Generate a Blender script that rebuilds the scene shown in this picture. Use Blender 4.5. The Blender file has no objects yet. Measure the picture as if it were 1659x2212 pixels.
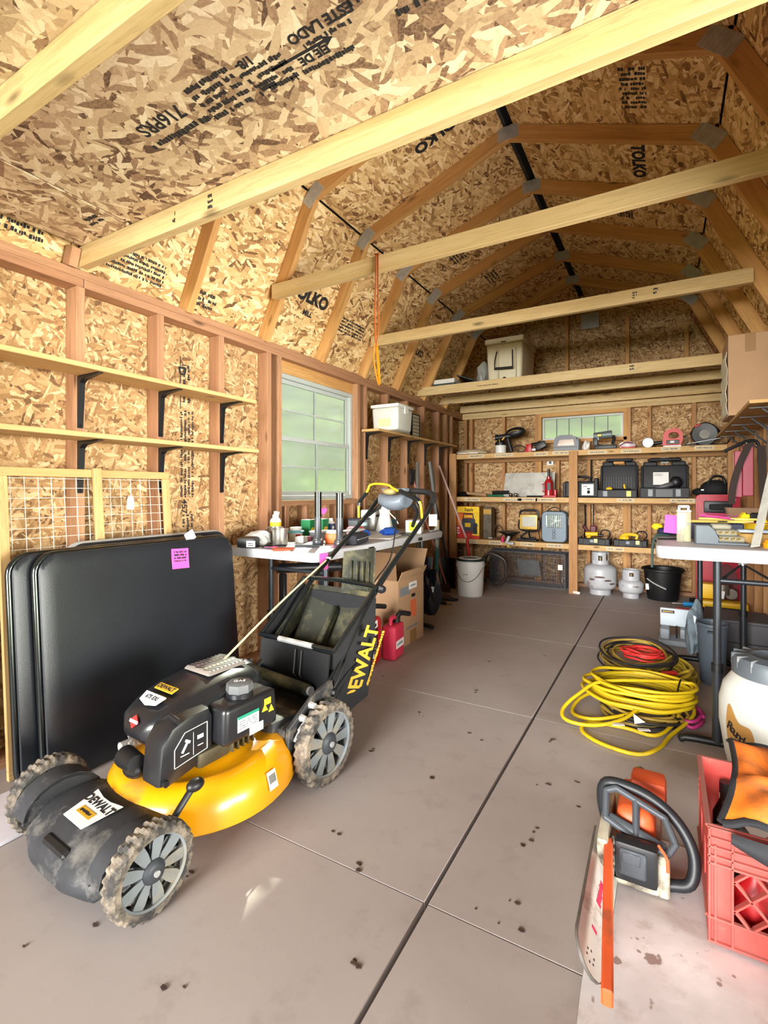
import bpy, bmesh, math, random
from mathutils import Vector, Matrix, Euler
PI = math.pi
rnd = random.Random(7)
C = bpy.context.scene.collection
S = bpy.context.scene

# ---------------- camera ----------------
cam_d = bpy.data.cameras.new('camera')
cam_d.sensor_fit = 'HORIZONTAL'; cam_d.sensor_width = 36.0
cam_d.lens = 36.0 * 1059 / 1659
cam_d.shift_y = -46 / 1659
cam_d.clip_start = 0.02
cam = bpy.data.objects.new('camera', cam_d); C.objects.link(cam)
cam.location = (0, 0, 1.11); cam.rotation_euler = (PI / 2, 0, math.radians(29.8))
S.camera = cam

# ---------------- world, sun, light, exposure ----------------
w = bpy.data.worlds.new('sky'); S.world = w; w.use_nodes = True
nt = w.node_tree; nt.nodes.clear()
wo = nt.nodes.new('ShaderNodeOutputWorld'); bg = nt.nodes.new('ShaderNodeBackground')
sky = nt.nodes.new('ShaderNodeTexSky'); sky.sky_type = 'NISHITA'; sky.sun_disc = False
sky.sun_elevation = math.radians(37); sky.sun_rotation = math.radians(-35); sky.dust_density = 2.5; sky.air_density = 1.0
hs = nt.nodes.new('ShaderNodeHueSaturation'); hs.inputs['Saturation'].default_value = 0.35
nt.links.new(sky.outputs[0], hs.inputs['Color']); nt.links.new(hs.outputs[0], bg.inputs[0])
bg.inputs[1].default_value = 0.12
nt.links.new(bg.outputs[0], wo.inputs[0])
sun_d = bpy.data.lights.new('sun', 'SUN'); sun_d.energy = 42.0; sun_d.angle = math.radians(0.8); sun_d.color = (1, .91, .76)
sun = bpy.data.objects.new('sun', sun_d); C.objects.link(sun)
sun.rotation_euler = Vector((-.87, 1.40, 1.15)).to_track_quat('Z', 'Y').to_euler()
def area(name, loc, aim, sx, sy, energy, color, spread=180):
    d = bpy.data.lights.new(name, 'AREA'); d.shape = 'RECTANGLE'; d.size = sx; d.size_y = sy
    d.energy = energy; d.color = color; d.spread = math.radians(spread)
    o = bpy.data.objects.new(name, d); C.objects.link(o); o.location = loc
    o.rotation_euler = (Vector(loc) - Vector(aim)).to_track_quat('Z', 'Y').to_euler()
# the bright open yard in front of the doorway behind the camera
area('doorway_daylight', (-0.9, -7.0, 2.0), (-0.85, 3.5, 1.8), 4.6, 3.2, 1050, (1, .98, .955), 110)
# the bright open side beyond the wide doorway in the right wall
area('side_daylight', (5.6, 0.4, 1.15), (-1.6, 2.4, 2.1), 3.8, 1.9, 430, (1, .98, .955), 120)
# fill lamp added low outside the right doorway, aimed up to brighten the roof
area('roof_fill', (2.7, 0.9, 0.02), (-0.9, 3.6, 3.1), 2.6, 2.4, 250, (1, .97, .91), 95)
S.view_settings.view_transform = 'Standard'; S.view_settings.look = 'None'
S.view_settings.gamma = 1.0; S.view_settings.use_curve_mapping = False
S.view_settings.exposure = -0.15
try:
    S.cycles.max_bounces = 10; S.cycles.diffuse_bounces = 6; S.cycles.transparent_max_bounces = 12
    S.cycles.caustics_reflective = False; S.cycles.caustics_refractive = False
    S.cycles.use_denoising = True; S.cycles.sample_clamp_indirect = 6
except Exception: pass

# ---------------- materials ----------------
class N:
    """tiny node helper"""
    def __init__(s, name):
        s.m = bpy.data.materials.new(name); s.m.use_nodes = True
        s.t = s.m.node_tree; s.b = s.t.nodes['Principled BSDF']; s.out = s.t.nodes['Material Output']
    def n(s, typ, **kw):
        x = s.t.nodes.new('ShaderNode' + typ)
        for k, v in kw.items(): setattr(x, k, v)
        return x
    def l(s, a, b): s.t.links.new(a, b)
    def set(s, node, **kw):
        for k, v in kw.items(): node.inputs[k].default_value = v
        return node
    def coord(s, kind='Object', scale=(1, 1, 1), rot=(0, 0, 0), rand=0.0):
        tc = s.n('TexCoord'); mp = s.n('Mapping'); mp.inputs['Scale'].default_value = scale; mp.inputs['Rotation'].default_value = rot
        src = tc.outputs[kind]
        if rand:
            oi = s.n('ObjectInfo'); ml = s.n('VectorMath', operation='SCALE'); cb = s.n('CombineXYZ')
            for i in range(3): s.l(oi.outputs['Random'], cb.inputs[i])
            s.l(cb.outputs[0], ml.inputs[0]); ml.inputs['Scale'].default_value = rand
            ad = s.n('VectorMath', operation='ADD'); s.l(src, ad.inputs[0]); s.l(ml.outputs[0], ad.inputs[1]); src = ad.outputs[0]
        s.l(src, mp.inputs['Vector']); return mp.outputs[0]
    def noise(s, vec, scale, detail=3, rough=.55):
        x = s.n('TexNoise'); x.inputs['Scale'].default_value = scale; x.inputs['Detail'].default_value = detail; x.inputs['Roughness'].default_value = rough
        if vec is not None: s.l(vec, x.inputs['Vector'])
        return x.outputs[0]
    def ramp(s, fac, stops):
        r = s.n('ValToRGB'); e = r.color_ramp.elements
        while len(e) < len(stops): e.new(.5)
        for i, (p, c) in enumerate(stops): e[i].position = p; e[i].color = (*c, 1) if len(c) == 3 else c
        s.l(fac, r.inputs[0]); return r.outputs[0]
    def mix(s, fac, a, b, blend='MIX'):
        x = s.n('Mix', data_type='RGBA', blend_type=blend)
        for v, k in ((fac, 0), (a, 6), (b, 7)):
            if isinstance(v, (int, float)): x.inputs[k].default_value = v
            elif isinstance(v, tuple): x.inputs[k].default_value = (*v, 1)
            else: s.l(v, x.inputs[k])
        return x.outputs[2]
    def math(s, op, a, b=None):
        x = s.n('Math', operation=op)
        for i, v in enumerate((a, b)):
            if v is None: continue
            if isinstance(v, (int, float)): x.inputs[i].default_value = v
            else: s.l(v, x.inputs[i])
        return x.outputs[0]
    def bump(s, h, strength=.3, dist=.002):
        x = s.n('Bump'); x.inputs['Strength'].default_value = strength; x.inputs['Distance'].default_value = dist
        s.l(h, x.inputs['Height']); s.l(x.outputs[0], s.b.inputs['Normal'])

def lin(r, g, b):
    f = lambda c: (c / 255 / 12.92) if c / 255 <= .04045 else ((c / 255 + .055) / 1.055) ** 2.4
    return (f(r), f(g), f(b))

_mc = {}
def mat(name, col, rough=.5, metal=0.0, var=.12, scale=9, bump=0.0, bscale=60, dirt=None, dirt_amt=.5, coat=0, trans=0, alpha=1, emit=0):
    """plain procedural material: noise-varied colour, optional dirt patches and relief. col in sRGB 0-255"""
    if name in _mc: return _mc[name]
    k = N(name); c = lin(*col)
    v = k.coord('Object', rand=7.0)
    f = k.noise(v, scale, 4)
    lo = tuple(x * (1 - var) for x in c); hi = tuple(min(1, x * (1 + var)) for x in c)
    out = k.ramp(f, [(.3, lo), (.7, hi)])
    if dirt:
        g = k.noise(v, scale * .6, 6, .7)
        out = k.mix(k.ramp(g, [(.62 - .28 * dirt_amt, (0, 0, 0)), (.72 - .1 * dirt_amt, (1, 1, 1))]), out, lin(*dirt))
    k.l(out, k.b.inputs['Base Color'])
    k.b.inputs['Roughness'].default_value = rough; k.b.inputs['Metallic'].default_value = metal
    if coat: k.b.inputs['Coat Weight'].default_value = coat; k.b.inputs['Coat Roughness'].default_value = .15
    if trans: k.b.inputs['Transmission Weight'].default_value = trans
    if alpha < 1: k.b.inputs['Alpha'].default_value = alpha
    if bump: k.bump(k.noise(v, bscale, 4), bump, .003)
    _mc[name] = k.m; return k.m

def osb(name, stops, size=1.0, angles=(0, .5, -.55, 1.25, 1.9, -.25), grain=1.0):
    k = N(name); hcur = ccur = None
    for i, a in enumerate(angles):
        ln = (.085, .065, .075, .055, .10, .05)[i % 6] * size; wd = (.021, .016, .024, .018, .014, .026)[i % 6] * size
        tc = k.coord('Object', (1, 1, 1), (0, 0, 0), 31.0)
        r = k.n('Mapping'); r.vector_type = 'TEXTURE'; r.inputs['Rotation'].default_value = (0, 0, a); r.inputs['Scale'].default_value = (ln, wd, 1)
        r.inputs['Location'].default_value = (i * 3.17, i * 1.31, 0)
        k.l(tc, r.inputs['Vector'])
        vo = k.n('TexVoronoi', voronoi_dimensions='2D', feature='F1', distance='CHEBYCHEV'); vo.inputs['Scale'].default_value = 1; k.l(r.outputs[0], vo.inputs['Vector'])
        sp = k.n('SeparateColor'); k.l(vo.outputs['Color'], sp.inputs[0])
        h = sp.outputs[0]; c = sp.outputs[1]
        if hcur is None: hcur, ccur = h, c
        else:
            g = k.math('GREATER_THAN', h, hcur)
            mx = k.n('Mix', data_type='FLOAT'); k.l(g, mx.inputs[0]); k.l(ccur, mx.inputs[2]); k.l(c, mx.inputs[3])
            ccur = mx.outputs[0]; hcur = k.math('MAXIMUM', h, hcur)
    v = k.coord('Object', (1, 1, 1), (0, 0, 0), 31.0)
    fine = k.noise(v, 130, 4, .7); blot = k.noise(v, 2.2, 3)
    cc = k.math('ADD', ccur, k.math('MULTIPLY', k.math('SUBTRACT', fine, .5), .55 * grain))
    cc = k.math('ADD', cc, k.math('MULTIPLY', k.math('SUBTRACT', blot, .5), .28))
    k.l(k.ramp(cc, stops), k.b.inputs['Base Color'])
    k.b.inputs['Roughness'].default_value = .82; k.b.inputs['Specular IOR Level'].default_value = .25
    k.bump(k.math('ADD', hcur, k.math('MULTIPLY', fine, .25)), .55, .004)
    return k.m

def wood(name, light, dark, knots=1.0, stretch=1.0, rough=.7):
    """lumber: grain runs along local X of each board"""
    k = N(name); a, b = lin(*light), lin(*dark)
    v = k.coord('Object', (.9 / stretch, 16, 16), rand=23.0)
    f1 = k.noise(v, 1.0, 5, .6); v2 = k.coord('Object', (5, 160, 160), rand=23.0); f2 = k.noise(v2, 1.0, 3)
    wv = k.math('FRACT', k.math('MULTIPLY', f1, 9.0))
    base = k.mix(k.ramp(f1, [(.32, (0, 0, 0)), (.68, (1, 1, 1))]), a, b)
    base = k.mix(k.math('MULTIPLY', k.math('POWER', wv, 3.0), .5), base, tuple(x * .55 for x in b))
    base = k.mix(k.math('MULTIPLY', f2, .36), base, tuple(x * .6 for x in b))
    oi = k.n('ObjectInfo'); base = k.mix(k.math('MULTIPLY', oi.outputs['Random'], .45), base, tuple(x * .75 + y * .15 for x, y in zip(b, a)))
    if knots:
        vk = k.coord('Object', (4.2, 13, 13), rand=11.0)
        vo = k.n('TexVoronoi', voronoi_dimensions='3D'); vo.inputs['Scale'].default_value = 1; k.l(vk, vo.inputs['Vector'])
        sp = k.n('SeparateColor'); k.l(vo.outputs['Color'], sp.inputs[0])
        sel = k.math('GREATER_THAN', sp.outputs[0], .62)
        kn = k.math('MULTIPLY', k.ramp(vo.outputs['Distance'], [(.08, (1, 1, 1)), (.23 * knots, (0, 0, 0))]), sel)
        base = k.mix(k.math('MULTIPLY', kn, .85), base, tuple(x * .28 for x in b))
    k.l(base, k.b.inputs['Base Color']); k.b.inputs['Roughness'].default_value = rough
    k.b.inputs['Specular IOR Level'].default_value = .3
    k.bump(f2, .15, .001)
    return k.m

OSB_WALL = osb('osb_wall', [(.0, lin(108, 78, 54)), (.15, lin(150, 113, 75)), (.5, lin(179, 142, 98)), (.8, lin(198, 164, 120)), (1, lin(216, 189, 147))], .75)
OSB_ROOF_LIT = osb('osb_roof_lit', [(.0, lin(108, 74, 50)), (.14, lin(170, 128, 82)), (.5, lin(216, 178, 122)), (.8, lin(232, 200, 146)), (1, lin(244, 220, 174))], 1.0, (1.57, 2.07, 1.02, .32, 1.35, 1.8))  # same strand board as the walls, lightened in place of missing roof light
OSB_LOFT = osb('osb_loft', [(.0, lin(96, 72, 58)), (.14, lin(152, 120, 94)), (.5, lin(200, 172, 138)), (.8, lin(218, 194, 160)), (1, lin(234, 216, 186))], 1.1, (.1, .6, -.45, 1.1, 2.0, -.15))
WOOD_STUD = wood('wood_stud', (200, 156, 118), (160, 112, 82))
WOOD_TIE = wood('wood_tie', (230, 206, 158), (208, 174, 120), 1.1)
WOOD_RAFT = wood('wood_rafter', (226, 180, 116), (192, 138, 80))  # rafter colour lightened to make up for little light reaching the roof
WOOD_SHELF = wood('wood_shelf', (228, 192, 136), (200, 156, 100), .8)
WOOD_POST = wood('wood_post', (206, 160, 108), (176, 124, 78))
STEEL = mat('galvanised_steel', (178, 179, 178), .4, .35, .15, 30)
BLACK_METAL = mat('black_metal', (24, 24, 28), .38, .2, .1)
BLACK_PL = mat('black_plastic', (20, 21, 24), .45, 0, .12)
DARK_GREY = mat('dark_grey_plastic', (52, 56, 62), .5, 0, .12)
GREY = mat('grey_plastic', (128, 134, 140), .5, 0, .1)
WHITE_PL = mat('white_plastic', (228, 228, 224), .45, 0, .04)
PAPER = mat('white_paper', (232, 230, 226), .85, 0, .04)
CARD = mat('cardboard', (178, 142, 108), .85, 0, .06, 5)
CARD_D = mat('cardboard_dark', (140, 106, 76), .85, 0, .06, 5)
TAPE = mat('packing_tape', (150, 112, 66), .35, 0, .08)
PINK = mat('pink_paper', (250, 92, 186), .8, 0, .04)
INK = mat('black_ink', (28, 26, 30), .8, 0, .1)
INKV = mat('blue_black_ink', (44, 40, 56), .8, 0, .2)
RED = mat('red_plastic', (180, 22, 28), .42, 0, .08)
YELLOW = mat('yellow_plastic', (236, 190, 30), .45, 0, .08)
ORANGE = mat('orange_plastic', (240, 112, 40), .5, 0, .1)
CHROME = mat('bright_steel', (205, 205, 205), .18, 1.0, .08)

# ---------------- geometry helpers ----------------
def TR(loc=(0, 0, 0), rot=(0, 0, 0)): return Matrix.Translation(loc) @ Euler(rot).to_matrix().to_4x4()
def sm(pts, n=6, closed=False):
    """Catmull-Rom through pts"""
    P = [Vector(p) for p in pts]; out = []; m = len(P)
    for i in range(m if closed else m - 1):
        p0 = P[(i - 1) % m] if closed or i > 0 else P[0] * 2 - P[1]
        p1 = P[i]; p2 = P[(i + 1) % m]
        p3 = P[(i + 2) % m] if closed or i + 2 < m else P[-1] * 2 - P[-2]
        for j in range(n):
            t = j / n
            out.append(.5 * (2 * p1 + (p2 - p0) * t + (2 * p0 - 5 * p1 + 4 * p2 - p3) * t * t + (3 * p1 - p0 - 3 * p2 + p3) * t ** 3))
    if not closed: out.append(P[-1])
    return out
class G:
    def __init__(s): s.bm = bmesh.new(); s.T = None
    def _v(s, p):
        p = Vector(p)
        return s.bm.verts.new(s.T @ p if s.T else p)
    def box(s, c, d, bev=0, seg=1, M=None, taper=1.0, tx=None):
        x, y, z = d[0] / 2, d[1] / 2, d[2] / 2
        t2 = tx if tx is not None else taper
        V = []
        for k, f, g in ((-z, 1, 1), (z, t2, taper)):
            for i, j in ((-x, -y), (x, -y), (x, y), (-x, y)):
                p = Vector((i * f, j * g, k))
                if M: p = M @ p
                V.append(s._v(p + Vector(c)))
        F = [(3, 2, 1, 0), (4, 5, 6, 7), (0, 1, 5, 4), (1, 2, 6, 5), (2, 3, 7, 6), (3, 0, 4, 7)]
        fs = [s.bm.faces.new([V[i] for i in f]) for f in F]
        if bev:
            es = list({e for f in fs for e in f.edges})
            bmesh.ops.bevel(s.bm, geom=es, offset=bev, segments=seg, profile=.6, affect='EDGES')
        return s
    def ring(s, c, u, v, ru, rv, n): return [s._v(Vector(c) + u * (ru * math.cos(2 * PI * i / n)) + v * (rv * math.sin(2 * PI * i / n))) for i in range(n)]
    def bridge(s, a, b):
        n = len(a)
        for i in range(n): s.bm.faces.new((a[i], a[(i + 1) % n], b[(i + 1) % n], b[i]))
    def cyl(s, p0, p1, r0, r1=None, n=14, caps=True):
        p0, p1 = Vector(p0), Vector(p1); r1 = r0 if r1 is None else r1
        d = (p1 - p0).normalized(); u = d.orthogonal().normalized(); v = d.cross(u)
        a = s.ring(p0, u, v, r0, r0, n); b = s.ring(p1, u, v, r1, r1, n); s.bridge(a, b)
        if caps: s.bm.faces.new(a[::-1]); s.bm.faces.new(b)
        return s
    def tube(s, pts, r, n=8, closed=False, flat=None):
        P = [Vector(p) for p in pts]; m = len(P); rs = r if isinstance(r, (list, tuple)) else [r] * m
        rings = []; u = None
        for i in range(m):
            if closed: d = P[(i + 1) % m] - P[i - 1]
            else: d = P[min(i + 1, m - 1)] - P[max(i - 1, 0)]
            if d.length < 1e-9: d = Vector((0, 0, 1))
            d.normalize()
            if u is None: u = Vector((0, 0, 1)) if flat and abs(d.z) < .9 else d.orthogonal()
            u = u - d * u.dot(d)
            u = u.normalized() if u.length > 1e-6 else d.orthogonal().normalized()
            v = d.cross(u); rings.append(s.ring(P[i], u, v, rs[i] * (flat or 1), rs[i], n))
        for i in range(m - 1): s.bridge(rings[i], rings[i + 1])
        if closed: s.bridge(rings[-1], rings[0])
        else: s.bm.faces.new(rings[0][::-1]); s.bm.faces.new(rings[-1])
        return s
    def lathe(s, prof, n=24, M=None, sx=1, sy=1):
        rings = []
        for r, z in prof:
            if r < 1e-6: 
                p = Vector((0, 0, z)); rings.append([s._v(M @ p if M else p)])
            else:
                R = []
                for i in range(n):
                    p = Vector((r * sx * math.cos(2 * PI * i / n), r * sy * math.sin(2 * PI * i / n), z))
                    R.append(s._v(M @ p if M else p))
                rings.append(R)
        for a, b in zip(rings, rings[1:]):
            if len(a) == 1 and len(b) == 1: continue
            if len(a) == 1:
                for i in range(n): s.bm.faces.new((a[0], b[(i + 1) % n], b[i]))
            elif len(b) == 1:
                for i in range(n): s.bm.faces.new((a[i], a[(i + 1) % n], b[0]))
            else: s.bridge(a, b)
        return s
    def prism(s, poly, depth, M=None, bev=0, seg=1):
        a = []; b = []
        for x, y in poly:
            p, q = Vector((x, y, 0)), Vector((x, y, depth))
            a.append(s._v(M @ p if M else p)); b.append(s._v(M @ q if M else q))
        n0 = [s.bm.faces.new(a[::-1]), s.bm.faces.new(b)]; m = len(poly)
        fs = list(n0)
        for i in range(m): fs.append(s.bm.faces.new((a[i], a[(i + 1) % m], b[(i + 1) % m], b[i])))
        if bev:
            es = list({e for f in n0 for e in f.edges})
            bmesh.ops.bevel(s.bm, geom=es, offset=bev, segments=seg, profile=.6, affect='EDGES')
        return s
    def sph(s, c, r, u=14, v=8, M=None):
        r = (r, r, r) if isinstance(r, (int, float)) else r; c = Vector(c); rings = []
        for j in range(v + 1):
            th = PI * j / v
            if j in (0, v):
                p = Vector((0, 0, r[2] * math.cos(th))); rings.append([s._v((M @ p if M else p) + c)])
            else:
                R = []
                for i in range(u):
                    p = Vector((r[0] * math.sin(th) * math.cos(2 * PI * i / u), r[1] * math.sin(th) * math.sin(2 * PI * i / u), r[2] * math.cos(th)))
                    R.append(s._v((M @ p if M else p) + c))
                rings.append(R)
        for a, b in zip(rings, rings[1:]):
            if len(a) == 1:
                for i in range(u): s.bm.faces.new((a[0], b[i], b[(i + 1) % u]))
            elif len(b) == 1:
                for i in range(u): s.bm.faces.new((a[(i + 1) % u], a[i], b[0]))
            else: s.bridge(b, a)
        return s
    def loft(s, secs, cap=True, closed=True):
        R = [[s._v(p) for p in sec] for sec in secs]; m = len(R[0])
        for a, b in zip(R, R[1:]):
            for i in range(m if closed else m - 1): s.bm.faces.new((a[i], a[(i + 1) % m], b[(i + 1) % m], b[i]))
        if cap and closed: s.bm.faces.new(R[0][::-1]); s.bm.faces.new(R[-1])
        return s
    def sheet(s, f, nu, nv, thick=.002):
        """double-sided thick sheet from f(u,v), u,v in 0..1"""
        A = [[Vector(f(i / nu, j / nv)) for j in range(nv + 1)] for i in range(nu + 1)]
        def nrm(i, j):
            a = A[min(i + 1, nu)][j] - A[max(i - 1, 0)][j]; b = A[i][min(j + 1, nv)] - A[i][max(j - 1, 0)]
            c = a.cross(b); return c.normalized() if c.length > 1e-9 else Vector((0, 0, 1))
        T = [[s._v(A[i][j] + nrm(i, j) * thick / 2) for j in range(nv + 1)] for i in range(nu + 1)]
        B = [[s._v(A[i][j] - nrm(i, j) * thick / 2) for j in range(nv + 1)] for i in range(nu + 1)]
        for i in range(nu):
            for j in range(nv):
                s.bm.faces.new((T[i][j], T[i + 1][j], T[i + 1][j + 1], T[i][j + 1]))
                s.bm.faces.new((B[i][j], B[i][j + 1], B[i + 1][j + 1], B[i + 1][j]))
        for i in range(nu):
            s.bm.faces.new((T[i][0], B[i][0], B[i + 1][0], T[i + 1][0])); s.bm.faces.new((T[i][nv], T[i + 1][nv], B[i + 1][nv], B[i][nv]))
        for j in range(nv):
            s.bm.faces.new((T[0][j], T[0][j + 1], B[0][j + 1], B[0][j])); s.bm.faces.new((T[nu][j], B[nu][j], B[nu][j + 1], T[nu][j + 1]))
        return s
    def go(s, name, m, parent=None, ang=38, M=None, mods=None):
        bmesh.ops.recalc_face_normals(s.bm, faces=s.bm.faces)
        me = bpy.data.meshes.new(name); s.bm.to_mesh(me); s.bm.free()
        if ang:
            me.polygons.foreach_set('use_smooth', [True] * len(me.polygons)); me.set_sharp_from_angle(angle=math.radians(ang))
        for q in (m if isinstance(m, (list, tuple)) else [m]): me.materials.append(q)
        o = bpy.data.objects.new(name, me); C.objects.link(o)
        if parent is not None: o.parent = parent
        if M is not None: o.matrix_basis = M
        return o
def thing(name, label, cat, loc=(0, 0, 0), rz=0, group=None, rot=None):
    o = bpy.data.objects.new(name, None); C.objects.link(o); o.empty_display_size = .05
    o.location = loc; o.rotation_euler = rot if rot else (0, 0, rz); o['label'] = label; o['category'] = cat
    if group: o['group'] = group
    return o
def tag(o, label, cat, group=None, kind=None):
    o['label'] = label; o['category'] = cat
    if group: o['group'] = group
    if kind: o['kind'] = kind
    return o
def struct(name, label=None):
    o = bpy.data.objects.new(name, None); C.objects.link(o); o['kind'] = 'structure'
    if label: o['label'] = label
    return o
def stuff(o): o['kind'] = 'stuff'; return o
def copy_tree(o, parent=None):
    c = o.copy(); C.objects.link(c); c.parent = parent
    for ch in list(o.children): copy_tree(ch, c)
    return c
def lum(name, p0, p1, wd, ht, up, m, parent=None, bev=.002):
    """a board from p0 to p1; local X is its length, wd across, ht along 'up'"""
    p0, p1 = Vector(p0), Vector(p1); x = (p1 - p0); L = x.length; x.normalize()
    z = Vector(up); z = (z - x * z.dot(x)).normalized(); y = z.cross(x)
    M = Matrix((x, y, z)).transposed().to_4x4(); M.translation = (p0 + p1) / 2
    return G().box((0, 0, 0), (L, wd, ht), bev).go(name, m, parent, 30, M)
def panel(name, c, ux, uy, sx, sy, th, m, parent, flip=0):
    """a sheet: local XY plane is its face, local +Z its outer side"""
    x = Vector(ux).normalized(); y = Vector(uy).normalized(); z = x.cross(y)
    M = Matrix((x, y, z)).transposed().to_4x4(); M.translation = Vector(c) + z * th / 2
    return G().box((0, 0, 0), (sx, sy, th), .0015).go(name, m, parent, 30, M)
def text(s, size, m, M, parent=None, name='lettering', ext=.0004, align='CENTER', bold=0.0, xs=1.0):
    cu = bpy.data.curves.new('lettering', 'FONT'); cu.body = s; cu.size = size; cu.extrude = ext; cu.align_x = align; cu.align_y = 'CENTER'
    cu.offset = bold; cu.resolution_u = 3
    t = bpy.data.objects.new('lettering_source', cu); C.objects.link(t)
    bpy.context.view_layer.update()
    me = bpy.data.meshes.new_from_object(t.evaluated_get(bpy.context.evaluated_depsgraph_get()))
    bpy.data.objects.remove(t); bpy.data.curves.remove(cu)
    me.materials.clear(); me.materials.append(m); me.name = name
    o = bpy.data.objects.new(name, me); C.objects.link(o)
    if parent is not None: o.parent = parent
    o.matrix_basis = M @ Matrix.Diagonal((xs, 1, 1, 1)); return o
def face(c, ux, uy):
    """matrix with local X,Y on the given axes at c (for flat print)"""
    x = Vector(ux).normalized(); y = Vector(uy); y = (y - x * y.dot(x)).normalized()
    M = Matrix((x, y, x.cross(y))).transposed().to_4x4(); M.translation = Vector(c); return M
def marks(M, wd, ht, rows, m, parent, name='print', seed=1, fill=.75, th=.0006):
    """rows of illegible small print as thin flat dashes"""
    r = random.Random(seed); g = G(); rh = ht / rows
    for j in range(rows):
        x = -wd / 2; y = ht / 2 - (j + .5) * rh
        while x < wd / 2:
            L = r.uniform(.16, .5) * rh
            if r.random() < fill and x + L < wd / 2: g.box((x + L / 2, y + r.uniform(-.08, .08) * rh, 0), (L * .8, rh * r.uniform(.38, .66), th))
            x += L
    return stuff(g.go(name, m, parent, 0, M))

# =====================================================================
# STRUCTURE
# =====================================================================
XL, XR, YB = -2.29, .604, 6.06          # inner faces of the studs
XC = (XL + XR) / 2
DT = .089
# ---- floor: slabs with saw-cut joints ----
k = N('concrete')
v = k.coord('Object'); f = k.noise(v, 1.3, 5); f2 = k.noise(v, 9, 5, .65); f3 = k.noise(v, 90, 3)
base = k.mix(k.ramp(f, [(.3, (0, 0, 0)), (.7, (1, 1, 1))]), lin(164, 155, 151), lin(179, 170, 166))
base = k.mix(k.ramp(f2, [(.55, (0, 0, 0)), (.78, (.55, .55, .55))]), base, lin(148, 136, 130))
base = k.mix(k.ramp(f3, [(.66, (0, 0, 0)), (.8, (.45, .45, .45))]), base, lin(120, 106, 96))
k.l(base, k.b.inputs['Base Color']); k.b.inputs['Roughness'].default_value = .62; k.b.inputs['Specular IOR Level'].default_value = .35
k.bump(f3, .12, .001)
CONC = k.m
JOINT = mat('joint_dirt', (70, 58, 50), .9, 0, .2)
floor = G().box((-.86, 2.6, -.09), (3.4, 7.6, .1)).go('floor', JOINT); floor['kind'] = 'structure'
xs = [-2.5, -.557, .82]; ys = [-1.3, -.05, 1.2, 2.44, 3.74, 4.99, 6.3]
for i in range(2):
    for j in range(6):
        gx = .006; gy = .0013
        x0, x1 = xs[i] + gx, xs[i + 1] - gx; y0, y1 = ys[j] + gy, ys[j + 1] - gy
        G().box(((x0 + x1) / 2, (y0 + y1) / 2, -.025), (x1 - x0, y1 - y0, .05), .0012).go('slab', CONC, floor)
# outside
GRASS = mat('grass_field', (116, 142, 72), .95, 0, .55, .28, .3, 6)
APRON = mat('apron_concrete', (170, 164, 156), .8, 0, .05)
g = G()
R0 = 45
nA, nR = 48, 12
secs = []
for j in range(nR + 1):
    t = j / nR; rr = 4.6 + t * R0; ring = []
    for i in range(nA):
        a = 2 * PI * i / nA
        front = max(0, -math.sin(a))
        z = -.16 + (max(0, t - .10) ** 1.2) * 16.5 * (1 - .93 * front) + .3 * math.sin(3 * a + 5 * t)
        ring.append((-.86 + rr * math.cos(a), 2.6 + rr * math.sin(a), z))
    secs.append(ring)
g.loft(secs, cap=False)
hill = g.go('terrain', GRASS); hill['kind'] = 'structure'
pad = G(); pad.cyl((-.86, 2.6, -.30), (-.86, 2.6, -.135), 4.75, n=48); pad = pad.go('ground', GRASS); pad['kind'] = 'structure'
ap = G().box((-.86, -3.6, -.09), (9, 4.6, .1)).go('pavement', APRON); ap['kind'] = 'structure'

# ---- walls ----
def stud(par, x, y, z0, z1, along, m=None, name='stud', wide=.038):
    if along == 'y': A = ((0, 0, 1, 0), (0, 1, 0, 0), (1, 0, 0, 0), (0, 0, 0, 1))      # local y -> world y, local z -> world x
    else: A = ((0, 1, 0, 0), (0, 0, 1, 0), (1, 0, 0, 0), (0, 0, 0, 1))                  # local y -> world x, local z -> world y
    return G().box((0, 0, 0), (z1 - z0, wide, DT), .002).go(name, m or WOOD_STUD, par, 30, Matrix.Translation((x, y, (z0 + z1) / 2)) @ Matrix(A))
Z1, Z2, ZP = 2.032, 2.070, 2.108
def plate(par, x, z, y0=-.6, y1=6.15, cut=None):
    segs = [(y0, y1)] if cut is None else [(y0, cut), (cut + .002, y1)]
    for a, b in segs: lum('top_plate', (x, a, z), (x, b, z), DT, .0375, (0, 0, 1), WOOD_STUD, par)
wl = struct('wall_left')
xm = XL - DT / 2
plate(wl, xm, Z1 + .019, cut=1.255); plate(wl, xm, Z2 + .019)
lum('bottom_plate', (xm, -.6, .019), (xm, 6.15, .019), DT, .038, (0, 0, 1), WOOD_STUD, wl)
ends = [-.365, .042, .448, .855, 1.261, 1.667, 2.074, 2.480, 3.700, 4.106, 4.512, 4.919, 5.325, 5.731, 5.56]
for e in ends: stud(wl, xm, e - .019, .038, Z1, 'y')
for y in (2.583 - .019, 3.546 + .019): stud(wl, xm, y, .038, Z1, 'y', name='jack_stud')
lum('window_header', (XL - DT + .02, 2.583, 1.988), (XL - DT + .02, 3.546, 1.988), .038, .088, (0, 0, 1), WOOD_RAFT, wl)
lum('window_sill_plate', (xm, 2.583, 1.021), (xm, 3.546, 1.021), DT, .038, (0, 0, 1), WOOD_STUD, wl)
for y in (2.64, 2.868, 3.1, 3.274, 3.49): stud(wl, xm, y, .038, 1.002, 'y', name='cripple_stud')
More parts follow.
